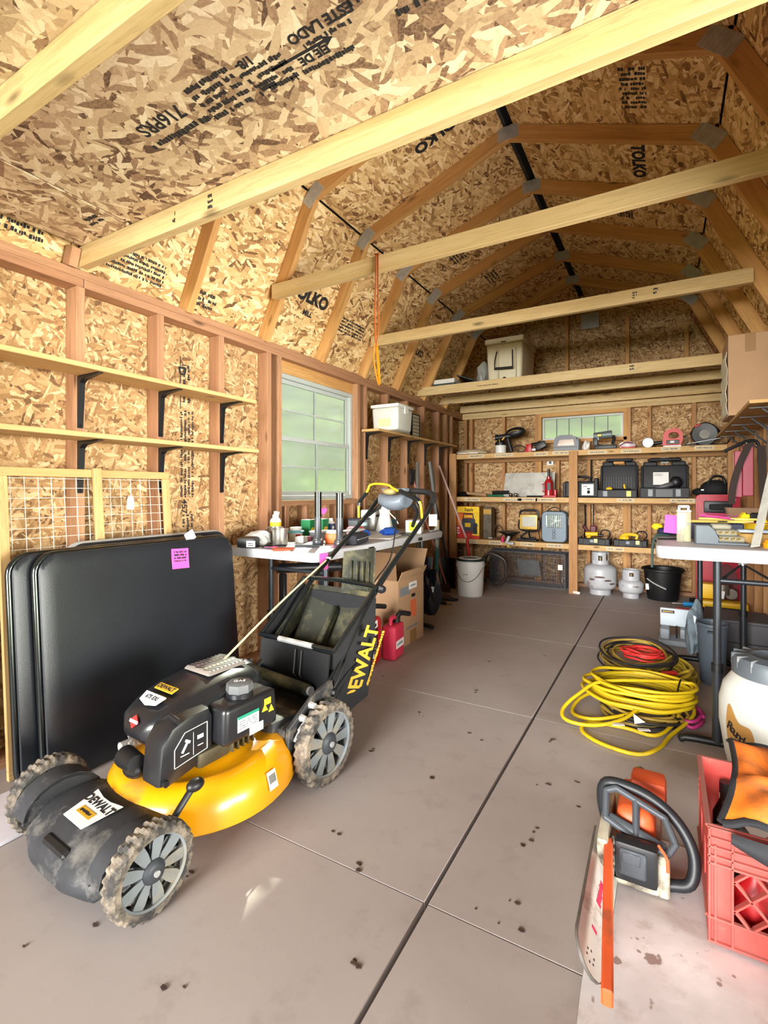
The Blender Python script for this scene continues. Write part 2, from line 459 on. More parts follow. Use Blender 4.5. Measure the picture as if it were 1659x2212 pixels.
# OSB sheets of the left wall (around the window opening)
xo = XL - DT - .001
def wsheet(par, y0, y1, z0, z1, side):
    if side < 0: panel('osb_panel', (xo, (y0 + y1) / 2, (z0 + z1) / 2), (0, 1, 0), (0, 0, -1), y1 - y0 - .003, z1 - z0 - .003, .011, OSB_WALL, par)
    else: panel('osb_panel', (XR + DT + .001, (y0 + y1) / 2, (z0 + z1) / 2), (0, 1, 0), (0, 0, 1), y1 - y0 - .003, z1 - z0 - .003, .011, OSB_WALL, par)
for a, b in ((-.6, .43), (.43, 1.242), (1.242, 2.461)): wsheet(wl, a, b, 0, 2.108, -1)
wsheet(wl, 2.461, 2.60, 0, 2.108, -1); wsheet(wl, 2.60, 3.53, 0, 1.03, -1); wsheet(wl, 2.60, 3.53, 1.955, 2.108, -1)
wsheet(wl, 3.53, 4.9, 0, 2.108, -1); wsheet(wl, 4.9, 6.15, 0, 2.108, -1)
# printed stamps on the left wall sheet (vertical print between studs)
def vface(y, z): return face((xo + .0012, y, z), (0, 0, -1), (0, 1, 0))
def lstamp(s, size, y, z, **kw): text(s, size, INK, vface(y, z), wl, **kw)
lstamp('457', .05, 1.86, 1.02, xs=1.1, bold=.001)
marks(vface(1.875, 1.72), .22, .06, 2, INK, wl, 'print', 3, .8)
lstamp('D', .07, 1.845, 1.79, bold=.002)
marks(vface(1.835, 1.72), .3, .012, 1, INK, wl, 'print', 5, 1)
marks(vface(1.88, 1.32), .5, .10, 4, INK, wl, 'print', 7, .7)
marks(vface(1.885, .84), .27, .085, 3, INK, wl, 'print', 9, .75)
# studs stamp
# ---- window_1 (left wall) ----
VINYL = mat('white_vinyl', (178, 184, 182), .4, 0, .03)
k = N('window_glass')
tr = k.n('BsdfTransparent'); tr.inputs[0].default_value = (.60, .64, .62, 1)
gl = k.n('BsdfGlossy'); gl.inputs['Roughness'].default_value = .08; gl.inputs[0].default_value = (.9, .95, 1, 1)
df = k.n('BsdfDiffuse'); df.inputs[0].default_value = (.60, .70, .74, 1)
vv = k.coord('Object', (1, 1, 1)); nz = k.noise(vv, 3.0, 3)
m1 = k.n('MixShader'); k.l(k.ramp(nz, [(.35, (.10, .10, .10)), (.75, (.24, .24, .24))]), m1.inputs[0]); k.l(tr.outputs[0], m1.inputs[1]); k.l(df.outputs[0], m1.inputs[2])
fr = k.n('LayerWeight'); fr.inputs[0].default_value = .25
m2 = k.n('MixShader'); k.l(k.math('MULTIPLY', fr.outputs[0], .35), m2.inputs[0]); k.l(m1.outputs[0], m2.inputs[1]); k.l(gl.outputs[0], m2.inputs[2])
k.l(m2.outputs[0], k.out.inputs[0])
GLASS = k.m
def framed(par, name, y0, y1, z0, z1, wd, dp, x, ax='y'):
    """rectangular frame ring, one mesh"""
    g = G()
    def bx(a0, a1, b0, b1):
        if ax == 'y': g.box((x, (a0 + a1) / 2, (b0 + b1) / 2), (dp, a1 - a0, b1 - b0), .002)
        else: g.box(((a0 + a1) / 2, x, (b0 + b1) / 2), (a1 - a0, dp, b1 - b0), .002)
    bx(y0, y1, z0, z0 + wd); bx(y0, y1, z1 - wd, z1); bx(y0, y0 + wd, z0 + wd, z1 - wd); bx(y1 - wd, y1, z0 + wd, z1 - wd)
    return g.go(name, VINYL, par, 30)
w1 = struct('window_1')
xw = XL - DT + .008
framed(w1, 'window_frame', 2.585, 3.544, 1.042, 1.944, .032, .05, xw)
for z0, z1, dx in ((1.075, 1.50, .006), (1.475, 1.912, -.012)):
    f_ = framed(w1, 'sash', 2.618, 3.511, z0, z1, .030, .018, xw + dx)
    ym = (2.618 + 3.511) / 2; zm = (z0 + z1) / 2
    for a, b in ((2.648, ym - .006), (ym + .006, 3.481)):
        for c_, d_ in ((z0 + .03, zm - .006), (zm + .006, z1 - .03)):
            G().box((xw + dx, (a + b) / 2, (c_ + d_) / 2), (.004, b - a, d_ - c_)).go('pane', GLASS, w1, 0)
    g = G(); g.box((xw + dx, ym, zm), (.012, .012, z1 - z0 - .06)); g.box((xw + dx, ym, zm), (.0115, .83, .012)); g.go('muntin', VINYL, w1, 30)

# ---- back wall ----
wb = struct('wall_back'); ym_ = YB + DT / 2
def bx_plate(z): lum('top_plate', (XL, ym_, z), (XR, ym_, z), DT, .0375, (0, 0, 1), WOOD_TIE, wb)
bx_plate(Z1 + .019); bx_plate(Z2 + .019)
lum('bottom_plate', (XL, ym_, .019), (XR, ym_, .019), DT, .038, (0, 0, 1), WOOD_STUD, wb)
WX0, WX1, WZ0, WZ1 = -1.29, -.40, 1.715, 1.99
for x in (-2.25, -2.174, -1.75, -1.345, -.345, -.146, .266, .58): stud(wb, x, ym_, .038, Z1, 'x', WOOD_POST)
for x in (-1.1, -.76): stud(wb, x, ym_, .038, WZ0 - .038, 'x', WOOD_POST, 'cripple_stud')
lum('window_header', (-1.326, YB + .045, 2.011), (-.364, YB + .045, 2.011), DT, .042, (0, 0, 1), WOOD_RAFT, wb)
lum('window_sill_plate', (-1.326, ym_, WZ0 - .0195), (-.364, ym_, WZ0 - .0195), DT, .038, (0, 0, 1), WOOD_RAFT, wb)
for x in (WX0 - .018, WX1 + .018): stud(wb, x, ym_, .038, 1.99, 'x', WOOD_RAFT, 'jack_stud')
yo = YB + DT + .001
def bsheet(x0, x1, z0, z1): panel('osb_panel', ((x0 + x1) / 2, yo, (z0 + z1) / 2), (1, 0, 0), (0, 0, -1), x1 - x0 - .003, z1 - z0 - .003, .011, OSB_WALL, wb)
bsheet(-2.38, -1.31, 0, 2.108); bsheet(-1.31, -.38, 0, 1.705); bsheet(-1.31, -.38, 2.0, 2.108); bsheet(-.38, .70, 0, 2.108)
# gable sheets following the roof line
def gable(x0, x1):
    def zr(x):
        x = min(max(x, -2.33), .644); d = abs(x - XC); return 3.40 - d * .352 if d < 1.06 else 3.027 - (d - 1.06) * 2.05
    pts = [(x0, 2.11)] + [(x1, 2.11)]
    brk = sorted({x1, x0, *[b for b in (XC - 1.06, XC, XC + 1.06) if x0 < b < x1]}, reverse=True)
    pts += [(b, zr(b) - .002) for b in brk]
    cx = (x0 + x1) / 2
    M = face((cx, yo, 2.5), (1, 0, 0), (0, 0, 1)) 
    G().prism([(px - cx, pz - 2.5) for px, pz in pts], -.011).go('osb_panel', OSB_WALL, wb, 30, M)
for a, b in ((-2.3, -1.545), (-1.543, -.325), (-.323, .61)): gable(a, b)
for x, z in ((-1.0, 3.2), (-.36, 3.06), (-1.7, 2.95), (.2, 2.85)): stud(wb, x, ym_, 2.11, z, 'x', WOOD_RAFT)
o = G()
for i in range(9): o.box((-.185 + .02 * i - .64, YB - .004, 3.06 + .0008 * (i % 2)), (.016, .004, .15))
o.box((-.745, YB - .001, 3.06), (.19, .003, .17)); o.go('nail_plate', STEEL, wb, 30)
# ---- window_2 (back wall) ----
w2 = struct('window_2'); yw = YB + DT - .012
framed(w2, 'window_frame', WX0 + .002, WX1 - .002, WZ0 + .001, WZ1 - .001, .024, .045, yw, 'x')
n_ = 6; L_ = (WX1 - WX0 - .05) / n_
for i in range(n_):
    G().box((WX0 + .025 + (i + .5) * L_, yw, (WZ0 + WZ1) / 2), (L_ - .008, .004, WZ1 - WZ0 - .052)).go('pane', GLASS, w2, 0)
    if i: G().box((WX0 + .025 + i * L_, yw, (WZ0 + WZ1) / 2), (.007, .012, WZ1 - WZ0 - .05)).go('muntin', DARK_GREY, w2, 0)
# ---- right wall ----
wr = struct('wall_right'); xr_ = XR + DT / 2
plate(wr, xr_, Z1 + .019); plate(wr, xr_, Z2 + .019)
lum('bottom_plate', (xr_, -.6, .019), (xr_, 6.15, .019), DT, .038, (0, 0, 1), WOOD_STUD, wr)
for i in range(16):
    if not .08 < 5.98 - .4064 * i < 2.12: stud(wr, xr_, 5.98 - .4064 * i, .038, Z1, 'y', WOOD_POST)
for y in (.13, 2.07): stud(wr, xr_, y, .038, Z1, 'y', WOOD_POST, 'jack_stud')
lum('door_header', (xr_, .13, 1.985), (xr_, 2.07, 1.985), DT, .089, (0, 0, 1), WOOD_STUD, wr)
for a, b in ((-.6, .13), (2.07, 2.45), (2.45, 3.68), (3.68, 4.9), (4.9, 6.15)): wsheet(wr, a, b, 0, 2.108, 1)
wsheet(wr, .13, 2.07, 1.945, 2.108, 1)
# ---- front wall with the wide doorway behind the camera ----
wf = struct('wall_front')
for x0, x1, z0, z1 in ((-2.4, -2.15, 0, 3.42), (.46, .70, 0, 3.42), (-2.15, .46, 2.06, 3.42)):
    panel('osb_panel', ((x0 + x1) / 2, -.62, (z0 + z1) / 2), (-1, 0, 0), (0, 0, 1), x1 - x0 - .003, z1 - z0 - .003, .011, OSB_WALL, wf)
lum('door_header', (-2.15, -.58, 2.13), (.46, -.58, 2.13), .07, .14, (0, 0, 1), WOOD_STUD, wf)
for x in (-2.17, .48): stud(wf, x, -.575, 0, 2.2, 'y')

# ---- roof (ceiling) ----
RC = (XC, 3.335); KL = (XC - 1.055, 2.945); FL = (XL - .02, 2.108)     # rafter centre lines: ridge, knee, foot
ce = struct('ceiling')
def off(p, q, d):
    t = Vector((q[0] - p[0], q[1] - p[1])).normalized(); n = Vector((-t.y, t.x)); return (p[0] + n.x * d, p[1] + n.y * d), (q[0] + n.x * d, q[1] + n.y * d)
def slope(p, q, ysplit, mirror, gap0, gap1):
    a, b = off(p, q, .0465)
    L = math.hypot(b[0] - a[0], b[1] - a[1]); d = ((b[0] - a[0]) / L, (b[1] - a[1]) / L)
    s0, s1 = gap0, L - gap1
    c = (a[0] + d[0] * (s0 + s1) / 2, a[1] + d[1] * (s0 + s1) / 2)
    for y0, y1 in zip(ysplit, ysplit[1:]):
        if not mirror: panel('osb_panel', (c[0], (y0 + y1) / 2, c[1]), (d[0], 0, d[1]), (0, 1, 0), s1 - s0, y1 - y0 - .004, .011, OSB_ROOF_LIT, ce) 
        else: panel('osb_panel', (2 * XC - c[0], (y0 + y1) / 2, c[1]), (-d[0], 0, d[1]), (0, -1, 0), s1 - s0, y1 - y0 - .004, .011, OSB_ROOF_LIT, ce)
for mir in (0, 1):
    slope((FL[0] - .03, FL[1] - .062), KL, [-.6, 1.21, 2.43, 3.65, 4.87, 6.15], mir, 0, -.012)
    slope(KL, RC, [-.6, .6, 1.82, 3.04, 4.26, 5.48, 6.15], mir, -.012, .014)
# outer skins: roof shingles and wall siding, unbroken so that no daylight leaks in
SHG = mat('roof_shingle', (70, 66, 62), .95, 0, .2); SID = mat('barn_siding', (150, 60, 48), .8, 0, .1)
for mir in (0, 1):
    for p, q, e0, e1 in ((( FL[0] - .06, FL[1] - .12), KL, 0, .10), (KL, RC, .10, .08)):
        a, b = off(p, q, .088); P, Q = Vector((a[0], 0, a[1])), Vector((b[0], 0, b[1]))
        if mir: P.x, Q.x = 2 * XC - P.x, 2 * XC - Q.x
        d = (Q - P).normalized(); P -= d * e0; Q += d * e1; c = (P + Q) / 2 + Vector((0, 2.775, 0))
        lum('shingle_layer', c - d * (Q - P).length / 2, c + d * (Q - P).length / 2, 7.0, .02, (-d.z if not mir else d.z, 0, abs(d.x)), SHG, ce)
for wall_, x in ((wl, XL - DT - .026), (wr, XR + DT + .026)):
    segs = [(-.7, .13, -.05, 2.2), (2.07, 6.2, -.05, 2.2), (.13, 2.07, 1.94, 2.2)] if wall_ is wr else [(-.7, 2.59, -.05, 2.2), (3.54, 6.2, -.05, 2.2), (2.59, 3.54, -.05, 1.035), (2.59, 3.54, 1.95, 2.2)]
    for y0, y1, z0, z1 in segs: G().box((x, (y0 + y1) / 2, (z0 + z1) / 2), (.02, y1 - y0, z1 - z0)).go('siding', SID, wall_, 0)
for x0, x1, z0, z1 in ((-2.42, -1.3, -.05, 3.46), (-.39, .73, -.05, 3.46), (-1.3, -.39, -.05, 1.71), (-1.3, -.39, 1.995, 3.46)): G().box(((x0 + x1) / 2, YB + DT + .03, (z0 + z1) / 2), (x1 - x0, .02, z1 - z0)).go('siding', SID, wb, 0)
# black underlay that shows through the open ridge slot and knee joints
FELT = mat('roof_felt', (16, 16, 18), .95, 0, .1)
lum('ridge_felt', (XC, -.6, 3.412), (XC, 6.15, 3.412), .14, .004, (0, 0, 1), FELT, ce)
for sx in (-1, 1): lum('knee_felt', (XC + sx * 1.095, -.6, 3.005), (XC + sx * 1.095, 6.15, 3.005), .06, .004, (sx * .5, 0, .87), FELT, ce)
# stamps on the roof sheets
def roof_face(t, y, upper=True, mir=False, along=True):
    p, q = (KL, RC) if upper else (FL, KL)
    a, b = off(p, q, .0465 - .0012); x = a[0] + (b[0] - a[0]) * t; z = a[1] + (b[1] - a[1]) * t
    L = math.hypot(b[0] - a[0], b[1] - a[1]); d = Vector(((b[0] - a[0]) / L, 0, (b[1] - a[1]) / L))
    if mir: x = 2 * XC - x; d.x = -d.x
    return Vector((x, y, z)), d
def stamp(s, size, t, y, upper=True, mir=False, rot=0, rows=0, wd=.3, ht=.1, seed=1):
    c, d = roof_face(t, y, upper, mir); yv = Vector((0, 1, 0))
    ux = (d, yv, -d, -yv)[rot]; nrm = Vector((0, 0, -1)); uy = (yv, -d, -yv, d)[rot]
    if ux.cross(uy).z > 0: uy = -uy
    M = face(c, ux, uy)
    if s: text(s, size, INK, M, ce, bold=size * .05)
    else: marks(M, wd, ht, rows, INK, ce, 'print', seed, .8)
stamp('TOLKO', .12, .42, 2.75, False, rot=1); stamp('MILL', .05, .30, 2.78, False, rot=1)
stamp('TOLKO', .10, .70, 2.72, True, rot=2); stamp('', 0, .8, 2.2, True, rows=5, wd=.22, ht=.16, seed=4)
stamp('', 0, .13, 1.46, False, rows=5, wd=.44, ht=.12, rot=1, seed=11); stamp('', 0, .10, 1.95, False, rows=3, wd=.16, ht=.10, rot=1, seed=21); stamp('', 0, .10, .98, False, rows=3, wd=.26, ht=.09, rot=1, seed=22)
stamp('', 0, .35, 3.3, False, rows=5, wd=.4, ht=.12, rot=1, seed=12)
stamp('', 0, .35, 3.95, True, rows=5, wd=.22, ht=.13, rot=1, seed=13); stamp('TOLKO', .08, .45, 4.45, False, rot=1)
stamp('', 0, .45, 4.6, True, rows=4, wd=.2, ht=.12, rot=1, seed=14)
stamp('', 0, .35, 2.75, True, True, rows=9, wd=.13, ht=.30, rot=0, seed=15); stamp('TOLKO', .10, .35, 3.38, True, True, rot=1)
stamp('', 0, .35, 3.35, False, True, rows=5, wd=.25, ht=.12, rot=1, seed=16); stamp('', 0, .5, 2.4, False, True, rows=5, wd=.3, ht=.12, rot=1, seed=17)
stamp('', 0, .45, 4.0, True, True, rows=5, wd=.2, ht=.10, rot=1, seed=18)

# ---- roof trusses ----
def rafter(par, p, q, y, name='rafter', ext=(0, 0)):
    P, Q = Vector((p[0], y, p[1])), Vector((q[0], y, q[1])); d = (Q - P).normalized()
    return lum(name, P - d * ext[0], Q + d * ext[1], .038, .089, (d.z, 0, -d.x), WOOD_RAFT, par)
def gusset(par, p, ang, y, sx=.15, sy=.09):
    g = G(); g.box((0, 0, 0), (sx, .0015, sy), .0005)
    for i in range(7): g.box((-sx / 2 + sx * (i + .5) / 7, -.0013, 0), (sx * .07, .0015, sy * .92))
    return g.go('gusset_plate', STEEL, par, 30, Matrix.Translation((p[0], y, p[1])) @ Matrix.Rotation(-ang, 4, 'Y'))
KR = (2 * XC - KL[0], KL[1]); FR = (2 * XC - FL[0], FL[1])
order = ['first', 'second', 'third', 'fourth', 'fifth', 'sixth', 'rearmost']
notes = ['just behind the front loft', 'carrying the middle raised pale tie', 'without a tie, behind the big pale tie', 'with a raised tie, between strap and loft',
         'between the raised tie and the loft', 'standing on the front loft joist with the cooler', 'against the gable']
for i in range(7):
    y = 1.815 + .61 * i
    t = thing('roof_truss', '%s gambrel roof truss from the doorway, %s' % (order[i], notes[i]), 'truss', (0, 0, 0), group='gambrel roof trusses')
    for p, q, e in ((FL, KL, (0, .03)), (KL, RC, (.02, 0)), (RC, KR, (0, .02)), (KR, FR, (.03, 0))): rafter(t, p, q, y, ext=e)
    gusset(t, (KL[0] + .015, KL[1] - .008), .75, y - .0205); gusset(t, (RC[0], RC[1] - .008), 0, y - .0205, .13, .085); gusset(t, (KR[0] - .015, KR[1] - .008), -.75, y - .0205)
    if i in (1, 3):
        z = 2.385; lum('tie_beam', (-2.185, y - .04, z), (.455, y - .04, z), .038, .089, (0, 0, 1), WOOD_TIE, t)
    if i in (5, 6):
        z = 2.18; lum('loft_joist', (-2.36, y - .04, z), (.66, y - .04, z), .038, .092 if i == 5 else .089, (0, 0, 1), WOOD_TIE, t)
# loft joist on the back wall
j3 = lum('ceiling_joist', (-2.3, 6.02, 2.155), (.61, 6.02, 2.155), .038, .089, (0, 0, 1), WOOD_TIE)
tag(j3, 'pale knotty loft joist lying against the back wall, lowest of the three', 'joist', 'ceiling joists')
for y, l in ((.648, 'grey pale ceiling joist in the upper corner, nearest the doorway'), (1.241, 'big pale ceiling joist under the edge of the front loft deck')):
    j = lum('ceiling_joist', (-2.27, y, 2.1525), (.60, y, 2.153), .038, .089, (0, 0, 1), WOOD_TIE)
    tag(j, l, 'joist', 'ceiling joists')
for y in (1.2,):
    b = lum('joist_block', (-2.30, y, 2.112), (-2.27, y, 2.19), .038, .06, (1, 0, 0), WOOD_STUD); tag(b, 'short wooden block standing on the left top plate beside the big pale joist', 'block')
# front loft deck (underside seen from the doorway)
ld = struct('storage_loft', 'pale strand board loft deck lying on the front ceiling joists'); ld['category'] = 'loft deck'; ld['kind'] = 'thing'
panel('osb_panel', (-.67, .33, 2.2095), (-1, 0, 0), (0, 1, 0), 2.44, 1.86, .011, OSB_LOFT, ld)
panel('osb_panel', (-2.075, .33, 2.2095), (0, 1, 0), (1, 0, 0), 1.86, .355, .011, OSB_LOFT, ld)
def loft_face(x, y): return face((x, y, 2.1979), (-1, 0, 0), (0, 1, 0))
for s_, z_, x, y in (('716PRS', .062, -1.29, .925), ('1/8-', .034, -.93, .905), ('ESTE LADO', .036, -.70, .915), ('EJE DE', .032, -.76, .975), ('713', .05, -.47, .93), ('11', .036, -.60, .905)): text(s_, z_, INK, loft_face(x, y), ld, bold=.0012)
for x, y, w_, h_, r_, sd in ((-1.28, .985, .26, .035, 1, 1), (-1.06, .945, .16, .13, 5, 2), (-.90, .965, .14, .09, 4, 3), (-.76, 1.005, .20, .025, 1, 4), (-.70, .945, .14, .02, 1, 5), (-.46, .985, .16, .03, 1, 6), (-2.0, 1.13, .1, .06, 2, 7)): marks(loft_face(x, y), w_, h_, r_, INK, ld, 'print', sd, .9)
g = G(); g.box((0, 0, 0), (.17, .008, .0006)); g.prism([(.085, -.014), (.085, .014), (.11, 0)], .0006); g.go('printed_arrow', INK, ld, 0, loft_face(-.80, .957) @ Matrix.Rotation(PI, 4, 'Z'))
g = G(); g.box((0, 0, 0), (.05, .012, .0006)); g.go('printed_block', INK, ld, 0, loft_face(-.925, .99))

for x, y, z, w_, h_, r_, sd in ((-1.42, 1.2216, 2.153, .03, .06, 3, 1), (-1.62, 1.2216, 2.15, .02, .05, 2, 2), (-.17, 3.5858, 2.385, .03, .05, 3, 3), (-.05, 3.5858, 2.39, .03, .05, 2, 4), (-1.55, 4.8058, 2.175, .22, .015, 1, 5), (-.25, 4.8058, 2.19, .04, .05, 2, 6)):
    o = marks(face((x, y, z), (1, 0, 0), (0, 0, 1)), w_, h_, r_, INK, None, 'print', sd, .9)
    o.parent = {1: bpy.data.objects['ceiling_joist.002'], 3: bpy.data.objects['roof_truss.003'], 4: bpy.data.objects['roof_truss.005']}[1 if y < 2 else 3 if y < 4 else 4]
    o.matrix_parent_inverse = o.parent.matrix_basis.inverted()

# =====================================================================
# LAWN MOWER
# =====================================================================
MOWY = mat('mower_yellow', (228, 156, 8), .3, 0, .05, 4, 0, 60, (140, 108, 66), .34, coat=.5)
MUDDY = mat('muddy_rubber', (58, 56, 54), .85, 0, .25, 30, .5, 70, (152, 138, 120), .72)
RIM = mat('wheel_grey', (120, 126, 130), .55, 0, .15, 12, 0, 60, (150, 142, 124), .4)
COVER = mat('dusty_black_plastic', (46, 48, 52), .6, 0, .2, 14, .15, 50, (104, 102, 98), .35)
ENGB = mat('engine_black', (28, 29, 33), .33, 0, .1, 8, coat=.2)
FABRIC = mat('bag_fabric', (24, 25, 28), .85, 0, .15, 40, .3, 200)
OLIVE = mat('grass_stained_plastic', (40, 42, 32), .75, 0, .3, 9, .3, 60, (98, 92, 62), .42)
TUBE = mat('gloss_black_tube', (18, 24, 26), .18, .1, .1, coat=.6)
FOAM = mat('grip_foam', (24, 24, 26), .6, 0, .1)
mo = thing('lawn_mower', 'yellow and black push lawn mower with grass bag, muddy wheels and folding handle', 'lawn mower', (-1.43, 1.18, 0), math.radians(-4))
def wheel(cx, cy, r, wd, lab):
    g = G(); n = 120; prof = [(-.5, .80), (-.5, .93), (-.36, 1.0), (0, 1.02), (.36, 1.0), (.5, .93), (.5, .80)]
    secs = []
    for k in range(n):
        a = 2 * PI * k / n; sec = []
        for q, (xx, rr) in enumerate(prof):
            lug = 0
            if 1 <= q <= 5:
                ph = (k + (2 if q in (1, 2) else 0) + (3 if q == 3 else 0)) % 4
                lug = .036 if ph < 2 else -.012
                if q in (1, 5): lug *= .5
            R = r * (rr + lug - .04); sec.append((xx * wd, R * math.cos(a), R * math.sin(a)))
        secs.append(sec)
    secs.append(secs[0])
    V = [[g._v(p) for p in s_] for s_ in secs[:-1]]
    for k in range(n):
        A, B_ = V[k], V[(k + 1) % n]
        for q in range(len(prof) - 1): g.bm.faces.new((A[q], A[q + 1], B_[q + 1], B_[q]))
    Wl = g.go('wheel', MUDDY, mo, 25, Matrix.Translation((cx, cy, r)))
    Rx = Matrix.Rotation(PI / 2, 4, 'Y')
    g = G(); g.lathe([(r * .79, -wd * .36), (r * .83, -wd * .42), (r * .83, wd * .42), (r * .77, wd * .46), (r * .72, wd * .36), (r * .74, 0), (r * .79, -wd * .36)], 48, Rx)
    for k in range(9):
        a = 2 * PI * k / 9; p = []
        for t_, wv in ((.22, .11), (.45, .085), (.62, .10), (.78, .17)):
            p.append((t_ * r, wv * r))
        poly = [(t_, -wv) for t_, wv in p] + [(t_, wv) for t_, wv in p[::-1]]
        g.prism(poly, wd * .28, Matrix.Rotation(a, 4, 'X') @ Matrix(((0, 0, 1, wd * .02), (1, 0, 0, 0), (0, 1, 0, 0), (0, 0, 0, 1))), .004)
    g.go('rim', RIM, Wl, 35)
    g = G(); g.lathe([(0, -wd * .3), (r * .26, -wd * .3), (r * .26, wd * .35), (r * .2, wd * .52), (r * .15, wd * .56), (0, wd * .56)], 24, Rx); g.go('hub', DARK_GREY, Wl, 35)
    g = G(); g.lathe([(0, wd * .5), (r * .07, wd * .5), (r * .07, wd * .64), (0, wd * .64)], 12, Rx); g.go('axle_cap', STEEL, Wl, 30)
wheel(.285, -.35, .119, .052, ''); wheel(-.30, -.35, .119, .052, ''); wheel(.285, .35, .153, .056, ''); wheel(-.30, .35, .153, .056, '')
# deck: round pressed-steel pan
g = G(); n = 48; secs = []
for r_, z in ((.300, .078), (.312, .088), (.308, .14), (.296, .175), (.272, .203), (.235, .218), (.215, .212), (.18, .205), (.15, .222), (.02, .226)):
    ring = []
    for i in range(n):
        a = 2 * PI * i / n; rr = r_ * (1 + .02 * math.cos(2 * a))
        rq = 1.1 if math.sin(a) > .3 else 1.02; ring.append((rr * math.cos(a) * .98, rr * math.sin(a) * rq + .015, z + .012 * math.sin(a) * (z > .1)))
    secs.append(ring)
g.loft(secs); g.go('deck', MOWY, mo, 50)
g = G()
for aa, z in ((.62, .15), (.75, .19), (.9, .15)): g.sph((.304 * math.cos(aa) * .98, .304 * 1.06 * math.sin(aa) + .015, z), .009, 8, 6)
stuff(g.go('deck_bolts', STEEL, mo, 30))
# front cover
def rr(cx, cz, hx, hz, y, n=24, p=3.0):
    out = []
    for i in range(n):
        a = 2 * PI * i / n; c_, s_ = math.cos(a), math.sin(a)
        out.append((cx + hx * math.copysign(abs(c_) ** (2 / p), c_), y, cz + hz * math.copysign(abs(s_) ** (2 / p), s_)))
    return out
g = G(); g.loft([rr(0, .075, .12, .026, -.478), rr(0, .082, .195, .045, -.455), rr(0, .095, .235, .062, -.41), rr(0, .102, .245, .072, -.36), rr(0, .102, .25, .072, -.30), rr(0, .100, .25, .068, -.255), rr(0, .095, .22, .055, -.22)])
g.box((.13, -.405, .055), (.07, .07, .07), .012); g.box((-.13, -.405, .055), (.07, .07, .07), .012)
g.go('front_cover', COVER, mo, 45)
for sx in (-1, 1):
    g = G(); secs = []
    for k in range(9):
        a = PI * (.02 + .96 * k / 8)
        R = .116; y = -.35 - R * math.cos(a); z = .115 + R * math.sin(a) * .82
        R2 = .104; y2 = -.35 - R2 * math.cos(a); z2 = .115 + R2 * math.sin(a) * .8
        x0, x1 = sx * .19, sx * (.252 if sx > 0 else .268)
        secs.append([(x0, y, z), (x1, y, z), (x1, y2, z2), (x0, y2, z2)])
    g.loft(secs); g.prism([(-.35 - .115 * math.cos(PI * k / 10), .11 + .098 * math.sin(PI * k / 10)) for k in range(11)], .012, Matrix(((0, 0, 1, sx * .196 - .006), (1, 0, 0, 0), (0, 1, 0, 0), (0, 0, 0, 1)))); g.go('wheel_arch', COVER, mo, 40)
g = G(); g.box((.0, -.452, .125), (.13, .03, .022), .008, M=Matrix.Rotation(.5, 4, 'X')); g.go('grip_slot', BLACK_PL, mo, 35)
Ml = face((.0, -.352, .1755), (1, -.02, 0), (0, .95, .12)); Ml = Ml @ Matrix.Translation((0, 0, .002))
g = G(); g.prism([(-.055, -.062), (.055, -.062), (.075, .045), (.02, .035), (-.02, .035), (-.075, .045)], .002); g.go('cover_label', PAPER, mo, 30, Ml)
text('DEWALT', .036, INK, Ml @ Matrix.Translation((0, .012, .0026)), mo, bold=.0012)
g = G(); g.box((0, -.024, .0028), (.075, .024, .0008), .0002); g.go('label_badge', mat('badge_amber', (206, 160, 40), .6), mo, 30, Ml)
marks(Ml @ Matrix.Translation((0, -.024, .0035)), .06, .014, 1, INK, mo, 'print', 3, 1)
g = G(); g.tube([(.25, -.30, .15), (.262, -.25, .215), (.268, -.215, .255)], .013, 10, flat=.6); g.sph((.27, -.205, .262), (.02, .028, .018)); g.go('height_lever', BLACK_PL, mo, 40)
# rear chassis
g = G(); g.box((0, .33, .16), (.44, .26, .16), .02, 2); g.box((0, .25, .235), (.36, .14, .05), .015, 2)
for sx in (-1, 1):
    g.prism([(.18, .10), (.20, .25), (.33, .33), (.44, .35), (.46, .28), (.44, .12)], .02, Matrix(((0, 0, 1, sx * .235 - .01), (1, 0, 0, 0), (0, 1, 0, 0), (0, 0, 0, 1))), .004)
g.go('rear_chassis', mat('greasy_black', (48, 48, 50), .6, .1, .3, 20, .3, 60, (112, 104, 90), .4), mo, 40)
g = G()
for k in range(7):
    a = k * .9; g.tube(sm([(.25, .22 + .02 * k, .2 + .03 * (k % 3)), (.262, .24 + .02 * k, .24 + .02 * math.sin(a)), (.25, .27 + .02 * k, .21 + .03 * math.cos(a))], 4), .006, 6)
for y, z in ((.26, .27), (.31, .3), (.36, .25), (.30, .2)): g.cyl((.245, y, z), (.268, y, z), .014, .011, 8)
g.go('height_linkage', STEEL, mo, 40)
g = G(); g.tube([(-.23, .41, .315), (.15, .405, .30)], .024, 12); g.go('hinge_roller', OLIVE, mo, 40)
g = G(); g.cyl((.15, .405, .30), (.162, .405, .30), .018, n=12); g.go('roller_cap', STEEL, mo, 40); g = G(); g.cyl((-.245, .41, .316), (-.22, .41, .315), .02, n=12); g.go('roller_cap', STEEL, mo, 40)
g = G(); g.sheet(lambda u, v_: (-.2 + .41 * u, .445 + .03 * v_ + .01 * math.sin(u * 5), .23 + .21 * v_), 10, 6, .008)
for x in (.02, .055): g.tube([(x, .462, .43), (x + .003, .446, .33), (x + .018, .444, .325)], .005, 6)
g.go('rear_door', BLACK_PL, mo, 40)
